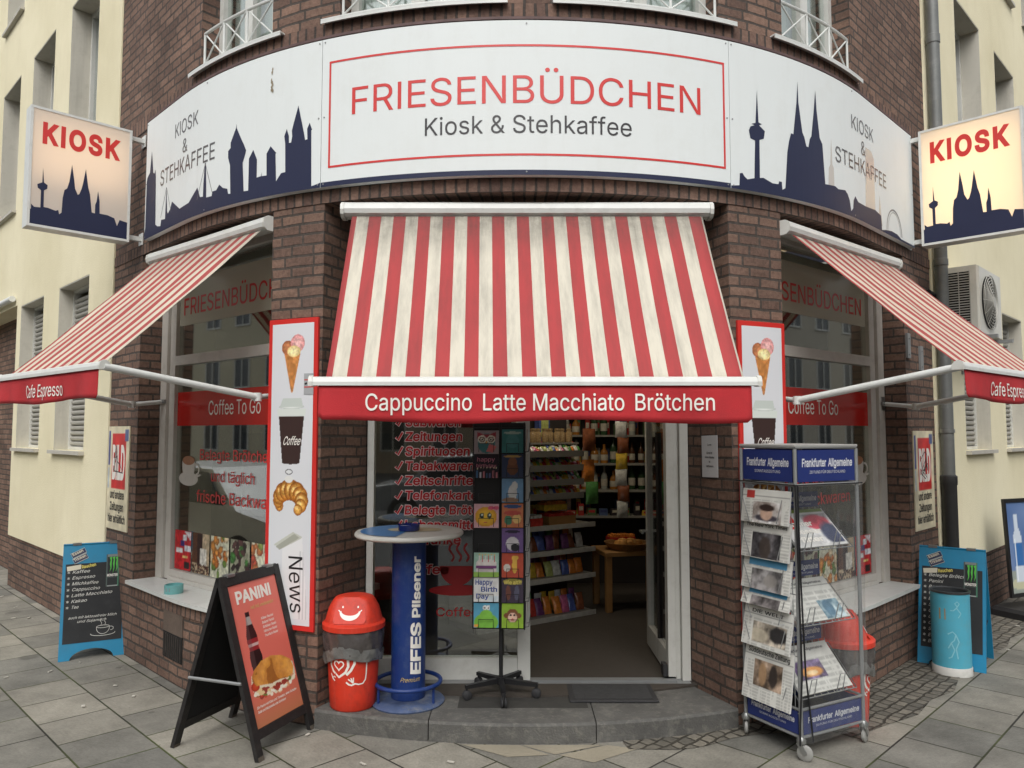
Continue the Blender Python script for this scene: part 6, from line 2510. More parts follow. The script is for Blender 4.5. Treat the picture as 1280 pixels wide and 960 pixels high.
m.build('wire_frame', BLACK_METAL, T)
m = MB()
m.box(-0.168, 0.146, -0.056, -0.054, z0, z1)
m.box(-0.168, 0.146, 0.054, 0.056, z0, z1)
m.build('backing_board', mat('rack_black_board', S(24, 24, 26), 0.7, 0.1), T)

CM = Matrix.Translation(CRL) @ Matrix.Rotation(CRA, 4, 'Z')
def card(x0, z, w, h, label, draw, y=-0.066, base=None):
    tilt = 0.10
    org = CM @ Vector((x0, y - h * tilt * 0.0, z))
    ux = CM.to_3x3() @ Vector((1, 0, 0))
    uy = CM.to_3x3() @ Vector((0, tilt, 1)).normalized()
    fr = planar(org - (CM.to_3x3() @ Vector((0, h * tilt * 0.8, 0))), ux, uy)
    cv = Canvas(w, h, 30, (200, 200, 200))
    draw(cv, w, h)
    cv.mottle(0.05, 60, int(z * 100))
    m = print_sheet(cv, fr, 0, 0, -0.002, 0.0)
    o = m.build('greeting_card', PRINT)
    tag(o, label, 'greeting card', 'greeting cards in the rack')
    return o, fr
def d_owl(c, w, h):
    c.C[:] = (150, 140, 142)
    c.ell(w * .5, h * .45, w * .36, h * .42, (70, 120, 124))
    c.poly([(w * .14, h * .62), (w * .12, h * .95), (w * .34, h * .84), (w * .66, h * .84), (w * .88, h * .95), (w * .86, h * .62)], (150, 60, 70))
    for x in (.32, .68):
        c.ell(w * x, h * .62, w * .17, h * .17, (220, 216, 200))
        c.ell(w * x, h * .62, w * .12, h * .12, (90, 60, 56))
        c.ell(w * x, h * .62, w * .07, h * .07, (225, 220, 205))
        c.ell(w * x, h * .62, w * .04, h * .04, (20, 20, 20))
    c.poly([(w * .45, h * .55), (w * .55, h * .55), (w * .5, h * .44)], (220, 150, 60))
    c.poly([(w * .62, h * .44), (w * .9, h * .3), (w * .75, h * .06), (w * .5, h * .1)], (200, 110, 110))
def d_bday(c, w, h):
    c.C[:] = (38, 36, 46)
    r = random.Random(2)
    for k in range(7):
        x = w * (.1 + .13 * k)
        c.rect(x, x + w * .06, 0, h * (.18 + .16 * r.random()), r.choice([(70, 110, 150), (200, 200, 210), (190, 120, 130), (90, 90, 130)]))
        c.ell(x + w * .03, h * (.40 + .04 * r.random()), w * .02, h * .04, (230, 220, 190))
def d_smile(c, w, h):
    c.C[:] = (216, 170, 176)
    c.ell(w * .48, h * .46, w * .44, h * .42, (240, 196, 60), edge=(214, 150, 40))
    for x in (.32, .62):
        c.ell(w * x, h * .50, w * .09, h * .13, (40, 60, 50))
        c.ell(w * (x + .02), h * .54, w * .035, h * .05, (230, 235, 230))
    c.ell(w * .47, h * .22, w * .08, h * .035, (196, 70, 70))
    for x in (.68, .90):
        c.ell(w * x, h * .83, w * .12, h * .09, (214, 90, 120))
    c.ell(w * .79, h * .83, w * .05, h * .05, (190, 60, 100))
def d_cake(c, w, h):
    c.C[:] = (170, 206, 190)
    c.rect(0, w, 0, h * .22, (150, 190, 90))
    c.rect(w * .1, w * .9, h * .2, h * .6, (225, 215, 215))
    c.ell(w * .5, h * .6, w * .4, h * .12, (235, 228, 224))
    c.rect(w * .1, w * .9, h * .36, h * .46, (120, 60, 120))
    for k in range(6):
        x = w * (.2 + .12 * k)
        c.rect(x, x + w * .05, h * .62, h * .86, (206, 70, 80) if k % 2 else (230, 225, 220))
        c.ell(x + w * .025, h * .92, w * .02, h * .04, (240, 200, 80))
def d_happy(c, w, h):
    c.C[:] = (226, 226, 224)
    c.rect(w * .6, w, 0, h * .25, (210, 220, 225))
def d_dino(c, w, h):
    c.C[:] = (90, 160, 190)
    c.ell(w * .5, h * .22, w * .48, h * .36, (120, 180, 70))
    c.ell(w * .5, h * .5, w * .26, h * .22, (130, 190, 76))
    for x in (.44, .58):
        c.ell(w * x, h * .82, w * .075, h * .10, (230, 230, 226))
        c.ell(w * x, h * .80, w * .03, h * .04, (30, 30, 30))
    c.ell(w * .1, h * .08, w * .1, h * .06, (220, 150, 60))
def d_plain(bg, blobs):
    def f(c, w, h):
        c.C[:] = bg
        for x, y, rx, ry, col in blobs:
            c.ell(w * x, h * y, w * rx, h * ry, col)
    return f
cardsL = [(1.505, 'owl greeting card, topmost in the left column of the card rack', d_owl), (1.355, 'dark happy birthday greeting card under the owl card', d_bday),
          (1.045, 'pink greeting card with a yellow smiling face wearing a bow', d_smile), (0.742, 'greeting card with a birthday cake and candles', d_cake),
          (0.590, 'white greeting card with Happy Birthday in coloured letters', d_happy), (0.432, 'blue greeting card with a green googly-eyed monster at the bottom left', d_dino)]
for z, lab, dr_ in cardsL:
    o, fr = card(-0.166, z, 0.156, 0.148, lab, dr_)
    if dr_ in (d_bday, d_happy):
        m = MB()
        if dr_ is d_bday:
            write(m, 'happy', fr, .02, .13, .103, .026, t=.001)
            write(m, 'birthday', fr, .015, .14, .066, .022, t=.001)
            m.build('lettering', mat('card_pink', S(206, 130, 150), .5, .3, 60), o)
        else:
            write(m, 'Happy', fr, .010, .118, .104, .030, t=.001, bold=.03)
            write(m, 'Birth', fr, .045, .146, .062, .028, t=.001, bold=.03)
            write(m, 'Day', fr, .016, .095, .020, .028, t=.001, bold=.03)
            m.build('lettering', mat('card_letters', S(70, 90, 160), .5, .5, 50), o)
cardsR = [(1.512, 'teal greeting card, topmost in the right column of the card rack', d_plain((60, 116, 116), [(.5, .5, .3, .3, (76, 130, 130)), (.5, .85, .4, .06, (150, 170, 160))])),
          (1.357, 'dark blue greeting card with a small brown bear', d_plain((52, 64, 92), [(.5, .4, .26, .3, (110, 74, 56)), (.5, .68, .2, .18, (124, 86, 64)), (.5, .9, .4, .05, (180, 150, 90))])),
          (1.203, 'light blue greeting card with a white animal', d_plain((110, 150, 186), [(.5, .4, .2, .34, (206, 206, 204)), (.6, .7, .14, .18, (214, 214, 212)), (.4, .1, .4, .1, (150, 120, 96))])),
          (1.048, 'red and orange greeting card with a blue headline', d_plain((200, 120, 80), [(.5, .88, .42, .08, (50, 80, 130)), (.3, .3, .18, .2, (70, 130, 100)), (.7, .36, .2, .2, (226, 190, 120)), (.5, .6, .4, .1, (190, 80, 70))])),
          (0.894, 'purple greeting card with a white and black animal', d_plain((112, 86, 140), [(.5, .36, .3, .28, (210, 206, 210)), (.62, .2, .2, .16, (40, 38, 44)), (.5, .86, .36, .06, (44, 36, 60))])),
          (0.740, 'red greeting card with a yellow giraffe', d_plain((186, 80, 60), [(.6, .5, .12, .34, (226, 180, 80)), (.62, .8, .16, .1, (226, 180, 80)), (.24, .4, .16, .16, (220, 214, 204))])),
          (0.586, 'dark party greeting card with a yellow headline, in the right column', d_plain((64, 54, 70), [(.5, .86, .45, .12, (140, 130, 60)), (.3, .4, .12, .3, (110, 70, 60)), (.7, .4, .12, .3, (90, 90, 110))])),
          (0.432, 'green greeting card with a monkey at the bottom of the right column', d_plain((140, 176, 60), [(.2, .5, .12, .1, (120, 76, 50)), (.8, .5, .12, .1, (120, 76, 50)), (.5, .5, .28, .28, (120, 76, 50)), (.5, .42, .2, .2, (226, 190, 170)), (.42, .52, .05, .05, (40, 30, 30)), (.58, .52, .05, .05, (40, 30, 30)), (.5, .34, .08, .04, (190, 90, 80))]))]
for z, lab, dr_ in cardsR:
    o, fr = card(0.009, z, 0.134, 0.148, lab, dr_)
    if 'party' in lab:
        m = MB()
        write(m, 'Wie alt?!', fr, .012, .122, .112, .022, bold=.03, t=.001)
        m.build('lettering', CHALK_YELLOW, o)
# cards seen edge-on in the right-hand side pockets
for k in range(8):
    z = 0.436 + k * 0.155
    org = CM @ Vector((0.158, -0.05, z))
    fr = planar(org, CM.to_3x3() @ Vector((0, 1, 0)), CM.to_3x3() @ Vector((0.07, 0, 1)).normalized())
    cv = Canvas(0.105, 0.14, 10, random.choice([(200, 190, 180), (150, 60, 60), (90, 120, 150), (170, 180, 120)]))
    cv.ell(.05, .07, .03, .04, (220, 210, 190))
    o = print_sheet(cv, fr, 0, 0, -0.003, 0.0).build('greeting_card', PRINT)
    tag(o, 'greeting card seen edge-on in the right-hand side pockets of the card rack', 'greeting card', 'greeting cards in the side pockets')

# ================================================================== NEWSPAPER RACK
NRL, NRA = Vector((1.602, 1.494, 0.0)), RAD(28)
NM = Matrix.Translation(NRL) @ Matrix.Rotation(NRA, 4, 'Z')
T = thing('newspaper_rack', 'wheeled metal newspaper rack with blue header panels and a clear rain cover', 'newspaper rack', tuple(NRL), NRA)
ax, ay = 0.25, 0.20
m = MB()
for x in (-ax, ax):
    for y in (-ay, ay):
        m.tube([(x, y, 0.10), (x, y, 1.66)], 0.011, 10)
for z in (1.462, 1.668, 0.118, 0.262):
    c = [(-ax, -ay, z), (ax, -ay, z), (ax, ay, z), (-ax, ay, z)]
    for k in range(4):
        m.tube([c[k], c[(k + 1) % 4]], 0.008, 8)
m.build('frame', GREY_STEEL, T)
m = MB()
m.bbox(-ax - 0.008, ax + 0.008, -ay - 0.008, ay + 0.008, 1.672, 1.684, 0.003)
m.build('top_plate', mat('rack_top_grey', S(160, 160, 156), 0.5, 0.1, 6), T)
m = MB()
m.box(-ax + .01, ax - .01, -ay + .01, ay - .01, 0.150, 0.162)
m.build('bottom_shelf', mat('rack_dark', S(52, 52, 54), 0.6, 0.1), T)
PANEL_BLUE = mat('panel_navy_blue', S(38, 52, 112), 0.35, 0.08, 5)
LETTER_CREAM = mat('panel_lettering', S(206, 208, 214), 0.4, 0.04, 5)
faces = [planar((-ax, ay, 0), (0, -1, 0), (0, 0, 1)), planar((-ax, -ay, 0), (1, 0, 0), (0, 0, 1)), planar((ax, -ay, 0), (0, 1, 0), (0, 0, 1)), planar((ax, ay, 0), (-1, 0, 0), (0, 0, 1))]
def gothic(mb, fr, x0, x1, y, cap, t):
    write(mb, 'Frankfurter', fr, x0, x0 + (x1 - x0) * .47, y, cap, bold=.035, t=t, slant=0.05)
    write(mb, 'Allgemeine', fr, x0 + (x1 - x0) * .51, x1, y, cap, bold=.035, t=t, slant=0.05)
for k, fr in enumerate(faces):
    L_ = 2 * (ay if k in (0, 2) else ax)
    for (za, zb_, nm) in ((1.478, 1.654, 'header_panel'), (0.130, 0.250, 'base_panel')):
        m = MB()
        m.slab([(0.018, za), (L_ - 0.018, za), (L_ - 0.018, zb_), (0.018, zb_)], fr, -0.004, 0.003)
        p = m.build(nm, PANEL_BLUE, T)
        m = MB()
        hh = zb_ - za
        gothic(m, fr, 0.05, L_ - 0.04, za + hh * .48, hh * .24, 0.0045)
        write(m, 'SONNTAGSZEITUNG' if k % 2 == 0 else 'ZEITUNG FÜR DEUTSCHLAND', fr, 0.11, L_ - 0.10, za + hh * .26, hh * .09, t=0.0045)
        m.build('lettering', LETTER_CREAM, p)
for x in (-ax, ax):
    for y in (-ay, ay):
        m = MB()
        a = 0.6 + x * 3 + y * 5
        M = Matrix.Translation((x, y, 0.0)) @ Matrix.Rotation(a, 4, 'Z')
        m.lathe([(0.0, 0.125), (0.014, 0.125), (0.026, 0.108), (0.024, 0.092), (0.0, 0.092)], 14, M=M, cap=False)
        for s in (-1, 1):
            m.slab([(0.0, 0.100), (0.034, 0.046), (0.016, 0.034), (-0.024, 0.090)], lambda X_, Y_, t, s=s, M=M: M @ Vector((X_, s * 0.015 + t, Y_)), -0.002, 0.002)
        cs = m.build('castor', STEEL, T)
        m = MB()
        Mw = M @ Matrix.Translation((0.018, 0, 0.043)) @ Matrix.Rotation(math.pi / 2, 4, 'X')
        m.lathe([(0.0, -0.011), (0.034, -0.011), (0.042, -0.006), (0.042, 0.006), (0.034, 0.011), (0.0, 0.011)], 22, M=Mw, cap=False)
        m.build('wheel', WHEEL_GREY, cs)
# wire shelves on the open face
shelves = [(1.096, 1.28), (0.687, 0.88), (0.30, 0.505)]
m = MB()
for zb_, zt in shelves:
    m.tube([(-0.23, -0.17, zb_), (0.24, -0.17, zb_), (0.24, 0.02, zt), (-0.23, 0.02, zt)], 0.004, 6, closed=True)
    for k in range(9):
        x = -0.20 + k * 0.052
        m.tube([(x, -0.17, zb_), (x, 0.02, zt), (x, 0.026, zt + .03)], 0.0022, 5)
    for x in (-0.13, 0.10):
        m.tube([(x - .03, -0.172, zb_), (x - .01, -0.185, zb_ + .10), (x + .03, -0.185, zb_ + .10), (x + .02, -0.172, zb_)], 0.003, 5)
m.build('wire_shelf', GREY_STEEL, T)
m = MB()
for k in range(7):
    y = -0.165 + k * 0.055
    m.tube([(-ax, y, 0.225), (-ax, y, 1.46)], 0.0025, 5)
for z in (1.25, 1.05, 0.87, 0.70, 0.54, 0.24):
    m.tube([(-ax, -ay, z), (-ax, ay, z)], 0.003, 6)
    m.tube([(-ax - .01, -0.13, z), (-ax - .045, -0.10, z - .005), (-ax - .045, -0.145, z + .13)], 0.0028, 5)
    m.tube([(-ax - .01, 0.13, z), (-ax - .045, 0.10, z - .005), (-ax - .045, 0.15, z + .13)], 0.0028, 5)
m.build('side_wires', GREY_STEEL, T)
sgf = planar((-0.165, 0.030, 0), (1, 0, 0), (0, 0, 1))
for zb_, zt in shelves:
    m = MB()
    m.slab([(0.0, zt + .03), (0.36, zt + .03), (0.36, zt + .12), (0.0, zt + .12)], sgf, -0.002, 0.001)
    p = m.build('title_plate', PANEL_BLUE, T)
    m = MB()
    gothic(m, sgf, 0.015, 0.345, zt + .068, .030, 0.0022)
    write(m, 'SONNTAGSZEITUNG', sgf, 0.06, 0.30, zt + .042, .010, t=0.0022)
    m.build('lettering', LETTER_CREAM, p)
# clear rain cover on the two street faces
m = MB()
n = 40
for (P_, Q_) in (((-ax - .012, -ay - .02), (ax + .02, -ay - .02)), ((ax + .02, -ay - .02), (ax + .02, ay + .012))):
    nx, nz = n, 14
    i = len(m.v)
    d = Vector((Q_[0] - P_[0], Q_[1] - P_[1], 0))
    nn = Vector((d.y, -d.x, 0)).normalized()
    for b in range(nz + 1):
        for a in range(nx + 1):
            p = Vector((P_[0], P_[1], 0)) + d * (a / nx)
            w = 0.006 * math.sin(a * .9 + b * .2) * math.sin(a * .31) + 0.004 * math.sin(b * 1.3 + a * .2)
            z = 1.458 - 1.37 * b / nz
            p = p + nn * (w * min(1, b / 3))
            m.vert((p.x, p.y, z))
    for b in range(nz):
        for a in range(nx):
            q = i + b * (nx + 1) + a
            m.face((q, q + nx + 1, q + nx + 2, q + 1), None, True)
m.build('rain_cover', FILM, T)
m = MB()
for dx in (0.0, 0.014):
    m.tube([(-ax - .020 + dx, -ay - .016 - dx * .3, 1.46), (-ax - .016 + dx, -ay - .022, 1.0), (-ax - .012 + dx * 2, -ay - .026, 0.45), (-ax - .03 + dx * 6, -ay - .022, 0.20), (-ax - .034 + dx * 7, -ay - .022, 0.09)], 0.0055, 6)
m.tube([(-ax - .03, ay + .02, 1.47), (-ax - .016, -ay - .02, 1.463), (ax + .022, -ay - .02, 1.463)], 0.004, 6)
m.build('strap', BLACK_METAL, T)

def paper(fr, x0, y0, w, h, label, mast, mcol, draw, seed, mw=0.8):
    cv = Canvas(w, h, 64, (208, 208, 202))
    # columns of grey text
    ln = (np.abs(((cv.Y * 120) % 1) - .5) < .28) & (((cv.X / w * 5) % 1) > .10) & (cv.Y < h * .72)
    cv.put(ln * (cv.noise(60, 8, seed) > .3), (158, 158, 154), .55)
    cv.put((np.abs(cv.Y - h * .80) < h * .006) * 1.0, (120, 120, 118), .7)
    draw(cv, w, h)
    cv.mottle(0.06, 25, seed)
    m = print_sheet(cv, fr, x0, y0, -0.010, 0.0)
    o = m.build('newspaper', MATTE_PRINT)
    tag(o, label, 'newspaper', 'newspapers in the rack')
    m = MB()
    if mast == 'GOTHIC':
        gothic(m, fr, x0 + w * .12, x0 + w * .88, y0 + h * .86, h * .055, 0.0015)
    elif mast:
        write(m, mast, fr, x0 + w * (.5 - mw / 2), x0 + w * (.5 + mw / 2), y0 + h * .84, h * .085, bold=.02, t=0.0015)
    if m.v:
        m.build('masthead', mcol, o)
    return o
W3 = NM.to_3x3()
def side_fr(zt, zb_, t0=0.012, t1=0.050):
    o = NM @ Vector((-ax - t1, ay, zb_))
    up = W3 @ Vector((t1 - t0, 0, zt - zb_))
    return planar(o, W3 @ Vector((0, -1, 0)), up)
def pic(x0, x1, y0, y1, *blobs):
    def f(c, w, h):
        x, y = c.X / w, c.Y / h
        c.rect(w * x0, w * x1, h * y0, h * y1, blobs[0])
        k = ((x >= x0) & (x <= x1) & (y >= y0) & (y <= y1)).astype(float)
        sd_ = int(x0 * 100 + y1 * 77)
        n = .55 * c.noise(18, seed=sd_) + .3 * c.noise(45, seed=sd_ + 1) + .15 * c.noise(110, seed=sd_ + 2)
        hi = np.minimum(255, np.array(blobs[0], float) * 1.6 + 50)
        lo = np.array(blobs[0], float) * .75
        t = np.clip((n - .25) / .5, 0, 1)[..., None]
        c.C = np.where(k[..., None] > 0, lo * (1 - t) + hi * t, c.C)
        for bx, by, rx, ry, col in blobs[1:]:
            d = c.ell_r(w * bx, h * by, w * rx, h * ry) + .35 * (n - .5)
            m_ = np.clip((1.15 - d) / .3, 0, 1) * k
            sh = np.clip(np.array(col, float) * (.75 + .5 * n[..., None]), 0, 255)
            c.C = c.C * (1 - m_[..., None]) + sh * m_[..., None]
    return f
def multi(*fs_):
    def f(c, w, h):
        for q in fs_:
            q(c, w, h)
    return f
def bar(x0, x1, y0, y1, col):
    return lambda c, w, h: c.rect(w * x0, w * x1, h * y0, h * y1, col)
side = [(1.43, 1.250, 'grey magazine with a dark-haired portrait at the top of the newspaper rack', '', multi(bar(.08, .26, .72, .95, (176, 60, 56)), pic(.25, .85, .0, .62, (176, 160, 150), (.54, .16, .24, .10, (70, 66, 74)), (.54, .30, .13, .22, (196, 164, 144)), (.54, .46, .15, .10, (58, 44, 40))))),
        (1.25, 1.05, 'newspaper with a large black picture in the newspaper rack', 'The New York Times', pic(.22, .82, .02, .68, (44, 42, 44), (.5, .3, .12, .3, (70, 62, 58)))),
        (1.05, 0.875, 'upper of the two newspapers with a blue headline bar on the rack side', '', multi(bar(.12, .92, .70, .93, (90, 150, 186)), pic(.2, .85, .0, .62, (74, 72, 72), (.6, .3, .14, .2, (140, 136, 132))))),
        (0.875, 0.785, 'lower of the two newspapers with a blue headline bar on the rack side', '', multi(bar(.12, .92, .62, .93, (84, 146, 182)), pic(.2, .8, .0, .5, (70, 66, 66)))),
        (0.765, 0.555, 'newspaper with a tan picture, second from the bottom on the rack side', 'DIE WELT', pic(.22, .92, .12, .62, (120, 112, 100), (.75, .4, .18, .2, (50, 48, 48)), (.35, .3, .2, .16, (190, 180, 160)))),
        (0.550, 0.255, 'newspaper with a brown picture of two figures, lowest on the rack side', 'Süddeutsche Zeitung', pic(.22, .80, .26, .74, (96, 80, 66), (.4, .5, .08, .2, (160, 130, 100)), (.62, .5, .08, .2, (60, 52, 48))))]
for k, (zt, zb_, lab, mast, dr_) in enumerate(side):
    fr = side_fr(zt, zb_, 0.008, 0.034 + .004 * k)
    paper(fr, 0.025, -.012, 0.35, math.hypot(zt - zb_, .03) + .008, lab, mast, TEXT_BLACK, dr_, k, 0.66 if mast == 'DIE WELT' else .86)
opn = [('magazine with a red and white cover on the top open shelf of the newspaper rack', '', multi(lambda c, w, h: c.C.__setitem__(slice(None), (206, 206, 204)), bar(.05, .98, .90, 1, (120, 140, 70)), pic(.45, .98, .05, .85, (190, 190, 190), (.70, .62, .25, .2, (206, 84, 100)), (.85, .3, .2, .3, (70, 76, 100))), bar(.03, .30, .48, .86, (196, 60, 56)))),
       ('newspaper with a pale blue photograph on the middle open shelf of the rack', 'GOTHIC', pic(.55, .95, .02, .45, (120, 160, 180), (.7, .25, .1, .2, (90, 120, 140)))),
       ('newspaper with a purple and orange picture on the lowest open shelf of the rack', 'GOTHIC', pic(.12, .68, .28, .66, (84, 70, 100), (.42, .42, .2, .10, (226, 160, 90)), (.42, .40, .1, .05, (250, 220, 170))))]
for k, ((zb_, zt), (lab, mast, dr_)) in enumerate(zip(shelves, opn)):
    org = NM @ Vector((-0.20, -0.168, zb_ + .018))
    fr = planar(org, W3 @ Vector((1, 0, 0)), W3 @ Vector((0, 0.188, zt - zb_)))
    o = paper(fr, 0.0, 0.0, 0.41, math.hypot(.188, zt - zb_), lab, mast, TEXT_GREY, dr_, 20 + k)
    if k == 0:
        m = MB()
        for q, (wd, xe) in enumerate((('Immer', .24), ('besser', .27), ('fitter', .24))):
            write(m, wd, fr, .06, xe, .145 - .055 * q, .032, bold=.04, t=.0016)
        m.build('headline', TEXT_WHITE, o)

# ================================================================== POSTER STAND AT THE CREAM HOUSE
T = thing('poster_stand', 'black framed poster stand showing a bottle beside the cream wall', 'poster stand', (4.93, 4.42, 0.0), RAD(24))
pf = planar((-0.35, -0.03, 0), (1, 0, 0), (0, 0.05, 1))
m = MB()
for a, b, c, d in ((0, .03, .20, 1.12), (.67, .70, .20, 1.12), (.031, .669, .20, .235), (.031, .669, 1.085, 1.12)):
    m.slab([(a, c), (b, c), (b, d), (a, d)], pf, -0.02, 0.006)
m.build('frame', BLACK_METAL, T)
m = MB()
m.box(-0.06, 0.06, -0.02, 0.02, 0.09, 0.20)
m.build('neck', BLACK_METAL, T)
m = MB()
m.bbox(-0.34, 0.34, -0.22, 0.22, 0.0, 0.09, 0.03)
m.build('base', mat('stand_base_black', S(34, 34, 36), 0.6, 0.15, 9), T)
w, h = 0.638, 0.85
cv = Canvas(w, h, 48, (84, 110, 156))
cv.put(np.clip(cv.noise(4, seed=3) - .3, 0, 1), (130, 150, 186))
cv.ell(w * .1, h * .05, w * .5, h * .2, (150, 158, 150))
cv.ell(w * .2, h * .1, w * .2, h * .06, (190, 190, 160))
k = [(w * .12, h * .12), (w * .12, h * .62), (w * .17, h * .72), (w * .17, h * .86), (w * .25, h * .86), (w * .25, h * .72), (w * .30, h * .62), (w * .30, h * .12)]
cv.poly(k, (202, 212, 224))
cv.rect(w * .12, w * .30, h * .3, h * .55, (60, 110, 170))
cv.rect(w * .14, w * .16, h * .14, h * .6, (230, 236, 240))
m = MB()
cv.to(m, pf, 0.031, 0.236, -0.004)
m.build('poster', PRINT, T)

# ================================================================== SHOP INTERIOR
def pack_mesh(w, d, h, seed):
    """pillow-shaped packet, crimped at both ends"""
    m = MB()
    rings = []
    r = random.Random(seed)
    for k in range(7):
        v = k / 6
        fat = max(0.12, math.sin(math.pi * v) ** .6)
        ring = []
        for j in range(10):
            a = 2 * math.pi * j / 10
            ring.append(Vector((w / 2 * math.copysign(abs(math.cos(a)) ** .6, math.cos(a)) * (1 - .05 * fat), d / 2 * fat * math.sin(a) * (1 + .1 * r.uniform(-1, 1)), h * v)))
        rings.append(ring)
    m.loft(rings, cap=True, smooth=True)
    return m
PACK_COLS = [(206, 70, 60), (226, 190, 70), (90, 150, 80), (220, 220, 214), (210, 110, 150), (90, 110, 180), (230, 140, 60), (150, 90, 60), (190, 200, 120), (120, 70, 120)]
def pack_mat(i):
    c = PACK_COLS[i % len(PACK_COLS)]
    return mat('packet_%s' % ('red', 'yellow', 'green', 'white', 'pink', 'blue', 'orange', 'brown', 'lime', 'plum')[i % 10], S(*c), 0.25, 0.35, 30, spec=0.7)
PM = {}
def packet(w, d, h, ci, M, name, label, cat, group):
    key = (round(w, 3), round(d, 3), round(h, 3), ci % 10)
    if key not in PM:
        o = pack_mesh(w, d, h, ci).build(name, pack_mat(ci))
        PM[key] = o
    else:
        o = PM[key].copy()
        COL.objects.link(o)
    o.name = name
    o.matrix_world = M
    tag(o, label, cat, group)
    return o

SU, SV = Vector((0.82, 0.57, 0)).normalized(), None
SV = Vector((-SU.y, SU.x, 0))
SO = Vector((0.10, 3.56, 0.127))
SAN = math.atan2(SU.y, SU.x)
SM = Matrix.Translation(SO) @ Matrix.Rotation(SAN, 4, 'Z')
T = thing('sweets_shelf', 'dark gondola shelf of sweets just inside the open shop door', 'shelf unit', tuple(SO), SAN)
x0, x1 = -0.55, 0.70
m = MB()
m.box(x0, x1, 0.40, 0.43, 0.0, 1.75)
m.box(x0 - .02, x0 - .001, 0.02, 0.43, 0.0, 1.95)
m.build('back_panel', SHOP_DARK, T)
SHELF_GREY = mat('shelf_grey', S(150, 148, 140), 0.5, 0.08, 6)
for z in (0.03, 0.36, 0.59, 0.81):
    m = MB()
    m.box(x0, x1, 0.0, 0.399, z - .025, z)
    b = m.build('shelf_board', SHELF_GREY, T)
    m = MB()
    m.box(x0, x1, -0.008, -0.001, z - .03, z + .012)
    for k in range(9):
        x = x0 + .05 + k * .135
        m.box(x, x + .05, -0.0095, -0.0081, z - .022, z + .008)
    m.build('price_rail', mat('price_rail', S(176, 174, 166), 0.4, 0.15, 25), b)
trays = [1.06, 1.18, 1.305, 1.43]
for z in trays:
    m = MB()
    m.slab([(x0, 0.0), (0.58, 0.0), (0.58, 0.16), (x0, 0.16)], planar((0, 0.02, z), (1, 0, 0), (0, 1, .55)), -0.008, 0.0)
    m.box(x0, 0.58, 0.005, 0.015, z - .02, z + .035)
    m.build('tray', mat('tray_clear_grey', S(120, 118, 112), 0.25, 0.1, 8), T)
m = MB()
m.box(x0, 0.6, 0.10, 0.36, 1.52, 1.535)
m.build('shelf_board', SHELF_GREY, T)
rp = random.Random(12)
ordn = ['lowest', 'second', 'third', 'topmost']
for ti, z in enumerate(trays):
    for row in range(3):
        for k in range(18):
            x = -0.03 + k * 0.035 + rp.uniform(-.006, .006)
            y = 0.045 + row * 0.045
            M = SM @ Matrix.Translation((x, y, z + 0.016 + row * .024)) @ Matrix.Rotation(rp.uniform(-.9, -.5), 4, 'X') @ Matrix.Rotation(rp.uniform(-.3, .3), 4, 'Z')
            packet(0.034, 0.020, 0.062, rp.choice((3, 3, 3, 1, 4, 8, 6, 2, 0, 5)), M, 'sweet_packet', 'small coloured sweet packet lying in the %s sloping tray of the sweets shelf' % ordn[ti], 'sweet packet', 'sweets in the %s tray' % ordn[ti])
# sweet jars above the trays
m = MB()
m.lathe([(0.0, 0.0), (0.030, 0.0), (0.032, 0.01), (0.032, 0.085), (0.022, 0.10), (0.022, 0.105), (0.026, 0.106), (0.026, 0.125), (0.0, 0.127)], 16, cap=False)
jar = None
for k in range(9):
    o = m.build('sweet_jar', mat('jar_contents', S(176, 150, 110), 0.2, 0.4, 60)) if jar is None else jar.copy()
    if jar is None:
        jar = o
    else:
        COL.objects.link(o)
    o.matrix_world = SM @ Matrix.Translation((-0.02 + k * .068, .15 + .02 * (k % 2), 1.536))
    tag(o, 'small lidded sweet jar in the row above the sloping trays', 'jar', 'sweet jars above the trays')
# packets on the shelf boards
for zi, (z, nm) in enumerate(((0.03, 'bottom'), (0.36, 'second lowest'), (0.59, 'third lowest'))):
    for k in range(8):
        w, h = 0.085, 0.13 if zi else .15
        M = SM @ Matrix.Translation((0.0 + k * .086, .10 + rp.uniform(-.02, .02), z + .004)) @ Matrix.Rotation(rp.uniform(-.5, -.2), 4, 'X') @ Matrix.Rotation(rp.uniform(-.15, .15), 4, 'Z')
        packet(w, .04, h, rp.randrange(10), M, 'snack_bag', 'snack bag leaning on the %s board of the sweets shelf' % nm, 'snack bag', 'snack bags on the %s board' % nm)
# cartons on the top board
def carton(w, d, h, M, ms, name, label):
    t = thing(name, label, 'box')
    t.matrix_world = M
    t.location = M.translation
    t.rotation_euler = M.to_euler()
    m = MB()
    for a in ((0, w, 0, .006), (0, w, d - .006, d), (0, .006, .0065, d - .0065), (w - .006, w, .0065, d - .0065)):
        m.box(a[0], a[1], a[2], a[3], 0, h)
    m.box(.0065, w - .0065, .0065, d - .0065, 0, .006)
    m.build('carton', ms, t)
    m = MB()
    r = random.Random(int(w * 1000))
    for k in range(int(w / .032)):
        m.bbox(.01 + k * .032, .036 + k * .032, .015, d - .015, .007, h + .018 + r.uniform(0, .012), .003)
    m.build('contents', pack_mat(int(w * 100)), t)
    return t
carton(0.30, 0.20, 0.075, SM @ Matrix.Translation((0.22, .05, .812)), WOODY, 'open_carton', 'brown open carton on the top board of the sweets shelf')
carton(0.26, 0.13, 0.05, SM @ Matrix.Translation((0.20, .10, .935)), pack_mat(1), 'open_carton', 'yellow open carton stacked on the brown carton')
carton(0.13, 0.16, 0.07, SM @ Matrix.Translation((0.02, .05, .812)), pack_mat(0), 'open_carton', 'red open carton beside the brown carton on the sweets shelf')

